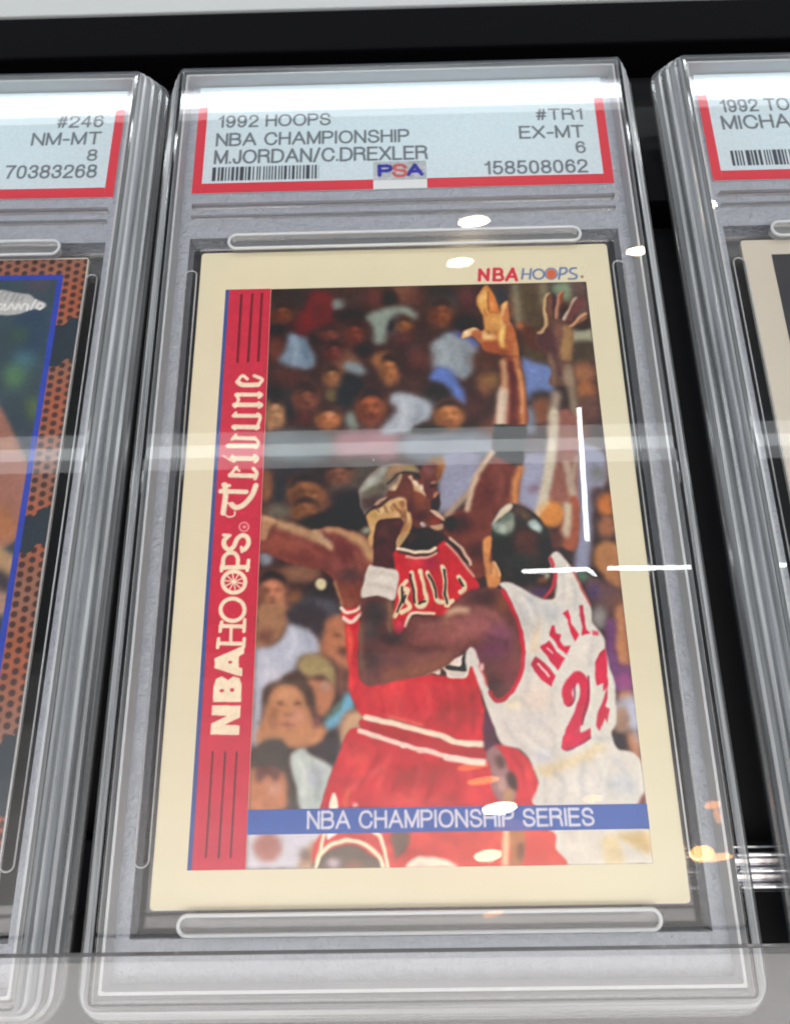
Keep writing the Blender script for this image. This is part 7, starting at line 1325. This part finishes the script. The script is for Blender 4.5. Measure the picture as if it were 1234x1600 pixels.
(0,200,184,172,21,1, 137,-4100, 127,-4107, 100,-4112, 61,-4114, 17,-4113, -22,-4110, -49,-4104, -59,-4097, -49,-4091, -21,-4086, 18,-4084, 61,-4084, 101,-4088, 128,-4094),
(0,226,210,196,15,1, -695,-3433, -698,-3441, -709,-3447, -724,-3451, -740,-3450, -755,-3447, -766,-3440, -769,-3432, -766,-3424, -755,-3418, -740,-3414, -724,-3415, -709,-3418, -698,-3425),
]
STRIP = [
(0,52,82,150,4,0, -2740,4015, -2652,4012, -2653,-4180, -2721,-4179),
(1,96,14,28,4,35, -2462,3757, -2464,2611),
(1,96,14,28,4,35, -2298,3763, -2309,2617),
(1,96,14,28,4,35, -2152,3770, -2159,2623),
(1,96,14,28,3,24, -2487,-2800, -2494,-3972),
(1,96,14,28,3,24, -2332,-2802, -2343,-3975),
(1,96,14,28,3,24, -2190,-2805, -2202,-3977),
(0,240,226,196,4,0, -2532,-2241, -2170,-2251, -2169,-2395, -2359,-2478, -2170,-2488, -2169,-2606, -2528,-2591, -2529,-2462, -2334,-2374, -2529,-2361),
(0,240,226,196,4,0, -2521,-2200, -2166,-2210, -2172,-1991, -2202,-1914, -2281,-1891, -2347,-1937, -2428,-1888, -2499,-1917, -2527,-2017),
(0,196,38,66,4,1, -2390,-2066, -2392,-2075, -2399,-2082, -2410,-2085, -2422,-2085, -2434,-2081, -2442,-2074, -2445,-2065, -2443,-2057, -2436,-2050, -2425,-2046, -2412,-2046, -2401,-2051, -2393,-2058),
(0,196,38,66,4,1, -2261,-2059, -2263,-2070, -2270,-2078, -2281,-2083, -2294,-2083, -2305,-2078, -2313,-2069, -2316,-2058, -2314,-2047, -2307,-2039, -2296,-2034, -2284,-2034, -2273,-2039, -2265,-2048),
(0,240,226,196,4,0, -2534,-1661, -2162,-1502, -2162,-1609, -2221,-1642, -2219,-1779, -2170,-1792, -2172,-1893, -2238,-1880, -2528,-1784),
(0,196,38,66,4,1, -2305,-1714, -2307,-1721, -2314,-1727, -2324,-1730, -2336,-1730, -2346,-1726, -2354,-1720, -2357,-1713, -2355,-1706, -2348,-1700, -2338,-1697, -2326,-1697, -2315,-1700, -2308,-1707),
(1,240,226,196,4,51, -2497,-1472, -2172,-1483),
(1,240,226,196,4,52, -2481,-1249, -2174,-1261),
(1,240,226,196,4,41, -2343,-1257, -2339,-1476),
(1,240,226,196,4,45, -2498,-1412, -2503,-1524),
(1,240,226,196,4,46, -2470,-1196, -2484,-1316),
(1,240,226,196,4,45, -2165,-1419, -2170,-1523),
(1,240,226,196,4,46, -2172,-1173, -2175,-1322),
(1,240,226,196,4,54, -2180,-1043, -2189,-1099, -2221,-1145, -2270,-1176, -2329,-1185, -2389,-1173, -2442,-1140, -2479,-1092, -2494,-1036, -2485,-980, -2454,-933, -2405,-902, -2345,-892, -2284,-905, -2231,-938, -2195,-986, -2180,-1043),
(1,240,226,196,4,55, -2188,-674, -2197,-728, -2227,-774, -2275,-803, -2332,-813, -2390,-801, -2441,-769, -2476,-722, -2491,-667, -2483,-613, -2453,-567, -2405,-537, -2347,-527, -2289,-539, -2238,-572, -2202,-619, -2188,-674),
(1,240,226,196,3,17, -2458,-649, -2221,-692),
(1,240,226,196,3,17, -2427,-590, -2253,-751),
(1,240,226,196,3,17, -2362,-561, -2317,-780),
(1,240,226,196,3,17, -2289,-575, -2390,-766),
(1,240,226,196,3,17, -2235,-625, -2444,-716),
(1,240,226,196,4,61, -2510,-472, -2165,-472),
(1,240,226,196,4,57, -2498,-431, -2495,-338, -2443,-279, -2361,-276, -2307,-342, -2303,-469),
(1,240,226,196,4,48, -2159,-379, -2170,-516),
(1,240,226,196,4,48, -2509,-431, -2515,-514),
(1,240,226,196,4,65, -2462,-46, -2503,-102, -2491,-178, -2428,-227, -2367,-181, -2326,-78, -2255,-30, -2185,-72, -2174,-157, -2218,-228),
(1,240,226,196,4,44, -2514,-20, -2426,-30),
(1,240,226,196,4,44, -2265,-197, -2253,-257),
(1,236,150,150,4,23, -2180,87, -2184,63, -2196,44, -2216,31, -2240,27, -2264,32, -2285,46, -2300,66, -2306,90, -2302,113, -2290,133, -2270,146, -2246,150, -2222,145, -2201,131, -2186,110, -2180,87),
(0,236,150,150,4,1, -2213,87, -2215,77, -2222,70, -2232,65, -2244,66, -2254,70, -2262,79, -2265,89, -2263,99, -2256,106, -2246,111, -2235,110, -2224,106, -2216,97),
(1,240,226,196,5,77, -2544,701, -2519,579, -2537,293),
(1,240,226,196,5,46, -2565,707, -2472,686),
(1,240,226,196,5,68, -2591,608, -2237,590),
(1,240,226,196,5,77, -2108,681, -2160,532, -2263,405, -2366,367, -2430,413),
(1,240,226,196,4,22, -2537,293, -2464,236, -2386,252, -2380,307),
(1,240,226,196,5,27, -2493,439, -2430,413),
(1,240,226,196,5,69, -2472,841, -2124,822),
(1,240,226,196,5,46, -2389,957, -2456,869),
(1,240,226,196,5,55, -2155,932, -2104,869, -2122,785),
(1,240,226,196,5,37, -2407,953, -2350,904),
(1,240,226,196,5,73, -2468,1089, -2118,1080),
(1,240,226,196,5,47, -2147,1129, -2100,1080, -2133,1032),
(1,240,226,196,5,47, -2452,1127, -2473,1080, -2430,1046),
(1,240,226,196,5,22, -2588,1140, -2494,1065),
(1,240,226,196,5,73, -2524,1284, -2135,1274),
(1,240,226,196,5,61, -2431,1403, -2168,1388),
(1,240,226,196,5,47, -2165,1402, -2101,1322, -2134,1245),
(1,240,226,196,5,43, -2475,1381, -2425,1452),
(1,240,226,196,5,72, -2459,1573, -2121,1559),
(1,240,226,196,5,63, -2459,1747, -2111,1738),
(1,240,226,196,5,48, -2130,1768, -2091,1707, -2138,1533),
(1,240,226,196,5,43, -2481,1748, -2443,1793),
(1,240,226,196,5,43, -2472,1578, -2439,1537),
(1,240,226,196,5,74, -2469,1919, -2100,1908),
(1,240,226,196,5,64, -2437,2080, -2107,2071),
(1,240,226,196,5,49, -2458,1888, -2418,1998, -2459,2081),
(1,240,226,196,5,44, -2127,2103, -2085,2067, -2124,2027),
(1,240,226,196,5,44, -2124,1946, -2078,1904, -2117,1868),
(1,240,226,196,5,75, -2442,2286, -2365,2235, -2142,2233),
(1,240,226,196,5,49, -2448,2291, -2382,2384, -2305,2328),
(1,240,226,196,5,54, -2142,2233, -2090,2314, -2205,2379),
]
LOGO = [
(1,206,36,62,5,49, 1140,3915, 1158,4100),
(1,206,36,62,5,49, 1158,4100, 1266,3920),
(1,206,36,62,5,49, 1266,3920, 1287,4105),
(1,206,36,62,5,49, 1360,3912, 1379,4108),
(1,206,36,62,5,47, 1379,4108, 1473,4099, 1477,4025, 1381,4009),
(1,206,36,62,5,46, 1476,4006, 1495,3941, 1454,3909, 1360,3912),
(1,206,36,62,5,49, 1548,3908, 1655,4103),
(1,206,36,62,5,49, 1655,4103, 1700,3903),
(1,206,36,62,5,42, 1583,3966, 1685,3962),
(1,96,120,170,5,32, 1785,3922, 1817,4098),
(1,96,120,170,5,32, 1902,3919, 1934,4094),
(1,96,120,170,5,25, 1798,4005, 1916,4002),
(1,96,120,170,5,32, 2340,3905, 2380,4098),
(1,96,120,170,5,32, 2380,4093, 2459,4096, 2469,4040, 2426,3995, 2355,3988),
(1,96,120,170,5,32, 2616,4091, 2544,4084, 2516,4029, 2567,3990, 2612,3961, 2591,3907, 2488,3901),
(1,96,120,170,5,32, 2123,3995, 2114,3963, 2094,3936, 2066,3918, 2035,3913, 2004,3920, 1979,3939, 1964,3967, 1960,4000, 1968,4033, 1988,4060, 2016,4077, 2048,4083, 2079,4075, 2104,4056, 2119,4028, 2123,3995),
(1,96,120,170,5,25, 2318,3998, 2308,3962, 2287,3931, 2257,3911, 2222,3905, 2189,3913, 2163,3935, 2146,3967, 2142,4004, 2152,4040, 2174,4071, 2204,4091, 2238,4097, 2271,4089, 2298,4067, 2314,4035, 2318,3998),
(0,206,96,60,6,1, 2302,3995, 2292,3958, 2269,3930, 2239,3914, 2207,3915, 2180,3932, 2162,3962, 2158,4000, 2168,4036, 2190,4065, 2221,4081, 2253,4080, 2280,4062, 2298,4032),
(0,150,120,110,6,1, 2717,3936, 2714,3925, 2706,3916, 2695,3911, 2684,3912, 2675,3917, 2669,3926, 2667,3937, 2671,3948, 2679,3957, 2689,3962, 2700,3962, 2710,3956, 2716,3947),
]
SIDE_PICTURE = [
(0,58,76,84,103,1, 1783,4117, 2676,4100, 2779,2143, 2105,2154),
(0,44,66,90,94,1, 2691,3258, 2693,3045, 2637,2877, 2536,2786, 2409,2789, 2279,2884, 2173,3054, 2111,3268, 2105,3484, 2159,3657, 2262,3753, 2393,3751, 2525,3651, 2632,3474),
(0,70,110,124,81,1, 2579,2742, 2570,2680, 2526,2631, 2456,2604, 2373,2606, 2295,2635, 2236,2685, 2207,2748, 2216,2810, 2260,2860, 2330,2886, 2413,2885, 2492,2856, 2551,2805),
(0,88,130,90,80,1, 2434,2475, 2431,2394, 2398,2329, 2342,2294, 2273,2295, 2205,2332, 2151,2398, 2122,2480, 2124,2562, 2157,2628, 2214,2663, 2284,2662, 2353,2624, 2406,2557),
(0,66,92,72,83,1, 2372,3165, 2368,3109, 2339,3064, 2291,3039, 2233,3041, 2177,3067, 2134,3113, 2112,3170, 2116,3227, 2145,3272, 2193,3296, 2251,3295, 2308,3269, 2351,3222),
(0,92,116,62,78,1, 2726,1935, 2726,1856, 2705,1793, 2665,1759, 2616,1759, 2566,1795, 2526,1859, 2502,1938, 2501,2018, 2523,2081, 2562,2116, 2612,2115, 2662,2079, 2703,2014),
(0,46,62,76,88,1, 2563,1816, 2566,1711, 2544,1628, 2502,1583, 2446,1584, 2389,1631, 2341,1715, 2312,1820, 2308,1925, 2329,2010, 2373,2056, 2429,2055, 2486,2007, 2534,1922),
(0,84,70,84,86,1, 2567,4033, 2555,3988, 2511,3954, 2443,3935, 2364,3937, 2290,3958, 2235,3995, 2211,4040, 2221,4084, 2265,4120, 2334,4138, 2414,4137, 2488,4115, 2543,4078),
(0,158,108,92,28,1, 1969,2130, 2129,2005, 2292,1775, 2445,1504, 2610,1237, 2740,1003, 2783,718, 2732,439, 2729,28, 2321,33),  # brown arms from here on, with a hand's reflection painted into the print
(0,190,140,104,76,1, 2464,1385, 2457,1347, 2428,1317, 2381,1301, 2327,1301, 2274,1319, 2235,1350, 2217,1389, 2222,1427, 2252,1458, 2299,1474, 2354,1473, 2406,1455, 2445,1424),
(0,170,112,76,45,1, 2374,513, 2607,302, 2689,29, 2321,33),
(0,184,150,110,35,1, 2355,-89, 2603,-172, 2759,-293, 2770,-491, 2676,-626, 2704,-800, 2473,-798),
(0,60,54,62,43,1, 2408,-408, 2654,-489, 2731,-607, 2659,-761, 2467,-759),
(0,176,140,118,43,1, 2444,-624, 2659,-761, 2777,-897, 2741,-1029, 2506,-989),
]
SIDE_LOGO = [
(0,186,186,184,11,1, 1618,3778, 1728,3912, 1838,3961, 1977,3924, 2175,3886, 2296,3867, 2397,3780, 2490,3745, 2571,3693, 2551,3626, 2422,3611, 2337,3596, 2200,3532, 2029,3510, 1792,3531, 1644,3626),
(1,150,156,158,9,32, 1852,3876, 1915,3943),
(1,150,156,158,9,32, 1925,3789, 1977,3924),
(1,150,156,158,9,32, 2019,3754, 2059,3872),
(1,150,156,158,9,32, 2093,3752, 2141,3870),
(1,150,156,158,9,32, 2179,3767, 2198,3835),
(1,228,230,226,6,42, 1779,3606, 1880,3706),
(1,228,230,226,6,42, 1901,3621, 1939,3704, 1955,3603),
(1,228,230,226,6,42, 1997,3619, 2042,3702, 2085,3618),
(1,228,230,226,6,42, 2114,3617, 2145,3701, 2195,3616),
(1,228,230,226,6,42, 2202,3615, 2233,3699, 2294,3681, 2293,3597),
(1,228,230,226,6,42, 2349,3613, 2399,3763),
(1,228,230,226,6,42, 2432,3645, 2466,3711, 2529,3676, 2495,3610, 2441,3628),
]

# ------------------------------------------------------------------ setting: the display case
BED = -7.0
bed = struct(box('display_bed', -260, 260, -130, 90.0, BED - 4, BED, M['bed']))
struct(box('case_back_panel', -260, 260, 99.9, 190, BED - 4, 0.6, M['panel'], bevel=0.3))
tag(box('back_rail', -240, 240, 90.1, 99.8, BED - 4, 0.3, M['black'], bevel=0.5), 'black rail along the back edge of the case above the slabs', 'rail')
box('support_strip', -240, 240, 56, 64, BED, -0.05, M['black'], bed, bevel=0.3)
box('support_strip', -240, 26, -46, -38, BED, -0.05, M['black'], bed, bevel=0.3)
rail = thing('metal_rail', 'silver ridged metal rail seen in the gap beside the middle slab', 'rail', 0, -42.6, BED)
box('rail_base', 27, 240, -2.6, 2.6, 0, 5.2, M['metal'], rail, bevel=0.2)
for k, yy in enumerate((-1.75, 0.0, 1.75)):
    n = 8; v = []; f = []
    for i in range(n + 1):
        a = math.pi * i / n
        for xx in (27, 240): v.append((xx, yy + 0.62 * math.cos(a), 5.2 + 1.7 * math.sin(a)))
    for i in range(n): f.append((2 * i, 2 * i + 1, 2 * i + 3, 2 * i + 2))
    recalc(link('ridge', v, f, M['metal'], rail, True))

lip = thing('acrylic_lip', 'clear acrylic lip crossing over the bottom ends of the slabs', 'lip', 0, -47.6, 0)
def lip_profile(name, prof, mat, parent):
    v = [(x, y, z) for x in (-240, 240) for y, z in prof]; N = len(prof)
    f = [tuple(range(N)), tuple(range(2 * N - 1, N - 1, -1))] + [(k, (k + 1) % N, N + (k + 1) % N, N + k) for k in range(N)]
    return recalc(link(name, v, f, mat, parent))
lip_profile('top_sheet', [(-0.9, 10.6), (-34, 10.6), (-34, 8.4), (-0.9, 8.4), (-0.35, 9.0), (-0.35, 10.0)], M['lip'], lip)
lip_profile('front_wall', [(-34.1, 10.6), (-36.5, 10.6), (-36.5, BED), (-34.1, BED)], M['lip'], lip)

# ------------------------------------------------------------------ slabs
SX, SY0, SY1 = 39.7, -57.3, 83.5

def skin(name, prof, mat, t, cap=False):
    """open surface of (inset, z) loops round the slab, optionally closed by a flat face"""
    loops = [[(x, y, z) for x, y in rrect(-SX + d, SX - d, SY0 + d, SY1 - d, max(4.0 - d, .7), 8)] for d, z in prof]
    n = len(loops[0]); v = [p for L in loops for p in L]; f = []
    for i in range(len(loops) - 1):
        for k in range(n):
            l = (k + 1) % n
            f.append((i * n + k, i * n + l, (i + 1) * n + l, (i + 1) * n + k))
    if cap: f.append(tuple((len(loops) - 1) * n + k for k in range(n)))
    return link(name, v, f, mat, t)

def ridge(t, d, z0, z1, w, mat):
    """one moulded ridge running round the slab, inset d"""
    return sweep_rim('ridge', -SX, SX, SY0, SY1, 4.0, [(d, z0), (d + .12, z1), (d + w - .12, z1), (d + w, z0)], mat, t)

def make_slab(label, cx, cy, rz):
    t = thing('card_slab', label, 'card slab', cx, cy, 0, rz, 'graded card slabs lying in the case')
    skin('base_edge', [(0.0, 0.05), (0.0, 0.7), (0.12, 0.8), (0.55, 0.85)], M['flange'], t)
    skin('side_wall', [(0.56, 0.85), (0.85, 2.0), (1.30, 2.05), (1.55, 3.2), (1.62, 3.35), (2.1, 3.4), (2.45, 4.55), (2.6, 4.7), (2.85, 4.75), (3.05, 5.3), (3.3, 5.62)], M['wall'], t)
    skin('front_face', [(3.31, 5.62), (3.55, 5.76), (3.9, SLAB_TOP)], M['window'], t, cap=True)
    fx, fy0, fy1 = SX - 2.75, SY0 + 2.75, SY1 - 2.75
    frame_plate('tray', (-fx, fx, fy0, fy1), (-33.3, 33.3, -48.2, 48.2), 0.5, 3.0, M['frost'], t)
    box('back_sheet', -33.25, 33.25, -48.1, 48.1, 0.35, 0.6, M['inner'], t)
    ridge(t, 4.1, 3.02, 5.2, 0.58, M['edge'])
    ridge(t, 3.55, 3.02, 5.4, 0.28, M['ridge'])
    # ledges under the label
    for y0, y1, h in ((53.6, 54.1, 4.0), (51.6, 52.0, 3.8)):
        box('ledge', -33.2, 33.2, y0, y1, 3.01, h, M['rail'], t, bevel=0.12)
    # retaining rails round the card: clear bars above and below it, bare beads along its sides
    for x0, x1, y0, y1 in ((-26.8, 27.0, 45.0, 47.6), (-27.4, 27.2, -47.6, -45.5)):
        r = prism('card_rail', stadium(x0, x1, y0, y1), 3.45, 4.4, M['bar'], t)
        tube_loop('bead', stadium(x0 + .05, x1 - .05, y0 + .05, y1 - .05), 4.45, 0.25, M['bright'], r)  # bead added to carry the bar's painted highlight
    for x0, x1, y0, y1 in ((-33.2, -31.5, -40.6, 41.6), (31.5, 33.2, -40.6, 41.6)):
        tube_loop('card_rail', stadium(x0, x1, y0, y1), 3.9, 0.12, M['ridge'], t)
    return t

SLABS = [(-80.2, 0.0, math.radians(-0.47)), (0, 0, 0), (82.8, 0.0, 0.0)]
make_slab('clear plastic slab cut by the left edge, holding the orange dotted card', *SLABS[0])
make_slab('clear plastic slab in the middle holding the whole basketball card', *SLABS[1])
make_slab('clear plastic slab cut by the right edge, beyond the dark gap', *SLABS[2])

# ------------------------------------------------------------------ labels
LZ = 3.05
def make_label(label, spot, texts, code, logo, x0=-33.6, x1=33.6):
    cx, cy, rz = spot
    t = thing('grading_label', label, 'label', cx, cy, 0, rz, 'paper labels at the tops of the slabs')
    box('paper', -33.6, 33.6, 56.6, 78.6, LZ, LZ + 0.2, M['paper'], t)
    z = LZ + 0.24
    ink = lettering(texts, (98, 106, 114), 0.135, 0.06)
    if code:
        a, b, y0, y1, seed = code
        rg = random.Random(seed); x = a
        while x < b:
            w = min(rg.choice((0.22, 0.22, 0.3, 0.45, 0.62)), b - x + .05)
            ink.append((0, 58, 62, 70, 4, 0, *[round(100 * q) for q in (x, y0, x + w, y0, x + w, y1, x, y1)]))
            x += w + rg.choice((0.2, 0.25, 0.3, 0.42))
    printed_sheet('printed_face', -32.08, 32.08, 58.52, 77.0, z, 11.0, (204, 222, 229), [ink], t)
    z += .03
    for (x0, x1, y0, y1) in ((-33.6, -32.1, 56.6, 77.0), (32.1, 33.6, 56.6, 77.0), (-32.09, -4.6, 56.6, 58.5), (4.0, 32.09, 56.6, 58.5)) if logo else \
                            ((-33.6, -32.1, 56.6, 77.0), (32.1, 33.6, 56.6, 77.0), (-32.09, 32.09, 56.6, 58.5)):
        link('border', [(x0, y0, z), (x1, y0, z), (x1, y1, z), (x0, y1, z)], [(0, 1, 2, 3)], M['red'], t)
    if logo:
        link('foil_tab', [(-4.57, 56.6, z), (3.97, 56.6, z), (3.97, 58.3, z), (-4.57, 58.3, z)], [(0, 1, 2, 3)], M['foil_white'], t)
        em = lettering([('P', -3.85, 58.95, -1.55, 58.95, 2.45), ('A', 0.75, 58.95, 3.45, 58.95, 2.45)], (36, 40, 156), 0.25, 0.06)
        em += lettering([('S', -1.6, 58.75, 0.95, 58.75, 2.75)], (198, 92, 90), 0.2, 0.06)
        printed_sheet('emblem', -4.57, 3.97, 58.31, 62.0, z, 12.0, (178, 186, 190), [em], t, grain=0.05)
    return t

make_label('pale blue label with red border, printed NM-MT 8, left slab', SLABS[0], [('#246', 22.55, 70.85, 30.34, 70.86, 2.59), ('NM-MT', 18.79, 67.22, 30.32, 67.25, 2.68), ('8', 28.39, 63.89, 30.17, 63.9, 2.37), ('70383268', 15.38, 60.56, 30.46, 60.47, 2.72)], None, False)
make_label('pale blue label printed EX-MT 6 with barcode and silver emblem, middle slab', SLABS[1], [('1992 HOOPS', -30.21, 69.8, -11.49, 69.79, 2.57), ('NBA CHAMPIONSHIP', -30.29, 65.95, 1.4, 65.84, 2.72), ('M.JORDAN/C.DREXLER', -30.38, 62.3, 4.31, 62.23, 2.86), ('#TR1', 22.3, 69.67, 30.04, 69.55, 2.42), ('EX-MT', 19.31, 65.92, 29.89, 65.83, 2.64), ('6', 28.14, 62.7, 29.89, 62.7, 2.4), ('158508062', 13.21, 58.88, 29.81, 58.8, 2.67)], (-30.5, -13.3, 58.95, 61.7, 5), True)
make_label('pale blue label printed 1992 TO, cut by the right edge', SLABS[2], [('1992 TO', -30.17, 70.27, -18.77, 70.42, 2.7), ('MICHA', -30.42, 66.68, -19.23, 66.83, 2.91)], (-30.0, -13.0, 59.4, 62.4, 9), False)

# ------------------------------------------------------------------ cards
CW, CH, CZ = 62.36, 90.52, 3.2
def card_body(t, mat):
    prism('card_stock', rrect(-CW / 2, CW / 2, -CH / 2, CH / 2, 0.5, 3), CZ - 0.45, CZ - 0.02, M['stock'], t)
    v = [(x, y, CZ) for x, y in rrect(-CW / 2, CW / 2, -CH / 2, CH / 2, 0.5, 3)]
    return link('border', v, [tuple(range(len(v)))], mat, t)

t = thing('trading_card', 'cream bordered basketball card with red side strip, players reaching up', 'trading card', *SLABS[1][:2], 0, 0)
card_body(t, M['cream'])
printed_sheet('picture', -20.2, 27.42, -41.05, 38.5, CZ + 0.03, 9.6, (62, 44, 42), [PICTURE], t, grain=0.010, warp=0.35, gain=1.1, lift=0.022, sharpen=0.18)
printed_sheet('title_strip', -27.12, -20.21, -41.05, 38.6, CZ + 0.03, 9.6, (200, 38, 66), [STRIP], t, grain=0.02)
printed_sheet('logo', 10.6, 28.4, 38.7, 42.0, CZ + 0.03, 9.6, (224, 217, 187), [LOGO], t)
printed_sheet('caption_bar', -20.22, 27.45, -37.36, -34.58, CZ + 0.07, 12.0, (56, 92, 172),
              [lettering([('NBA CHAMPIONSHIP SERIES', -13.1, -36.88, 21.1, -37.0, 2.05)], (214, 214, 226), 0.15, 0.05)], t, grain=0.015)

def dots(img, x0, y1, res):
    H, W = img.shape[:2]
    Y, X = np.mgrid[0:H, 0:W]; X = x0 + X / res; Y = y1 - Y / res
    p = 1.335
    def hexd(ox, oy):
        gx = (X - ox) / p; k = np.round(gx); off = np.where(np.mod(k, 2) == 0, 0.0, 0.5)
        gy = (Y - oy) / p + off; return np.hypot((gx - k) * p, (gy - np.round(gy)) * p)
    d = hexd(28.16, 43.22)
    mk = np.clip((0.44 - d) / 0.16 + .5, 0, 1)[:, :, None]
    n = np.sin(Y * 0.35 + 1.0)[:, :, None]
    base = np.array((158, 98, 74)) + n * np.array((10, -6, -12))
    bd = base * (1 - mk) + np.array((72, 48, 44)) * mk
    border = (np.abs(X) > 27.3) | (Y > 41.8) | (Y < -41.8)
    gap = np.zeros_like(border)
    ax = np.abs(X)
    for a, b in ((26.2, 33.2), (-2.0, 3.2), (-36.0, -26.6)):
        sl = (ax - 28.0) * 0.55 + 0.3 * np.sin(ax * 3)
        gap |= (ax > 27.3) & (Y > a + sl) & (Y < b + sl)
    bd = np.where(gap[:, :, None], np.array((40, 52, 62)), bd)
    img = np.where(border[:, :, None], bd, img)
    fr = ((np.abs(X) > 26.75) & (np.abs(X) < 27.6) & (np.abs(Y) < 42.15)) | ((np.abs(Y) > 41.4) & (np.abs(Y) < 42.15) & (np.abs(X) < 27.6))
    return np.where(fr[:, :, None], np.array((46, 70, 178)), img)

t = thing('trading_card', 'dark card with orange dotted border and blue inner line, left slab', 'trading card', *SLABS[0][:2], 0, SLABS[0][2])
card_body(t, M['pinkcream'])
printed_sheet('picture', -30.9, 30.9, -45.0, 45.0, CZ + 0.03, 7.0, (54, 68, 78), [SIDE_PICTURE, dots, SIDE_LOGO], t, grain=0.03)

t = thing('trading_card', 'pale bordered card with dark picture, only its left border visible, right slab', 'trading card', *SLABS[2][:2], 0, SLABS[2][2])
card_body(t, M['pinkcream'])
link('picture', [(-26.9, -40, CZ + .03), (27, -40, CZ + .03), (27, 42.6, CZ + .03), (-26.9, 42.6, CZ + .03)], [(0, 1, 2, 3)], M['darkpic'], t)
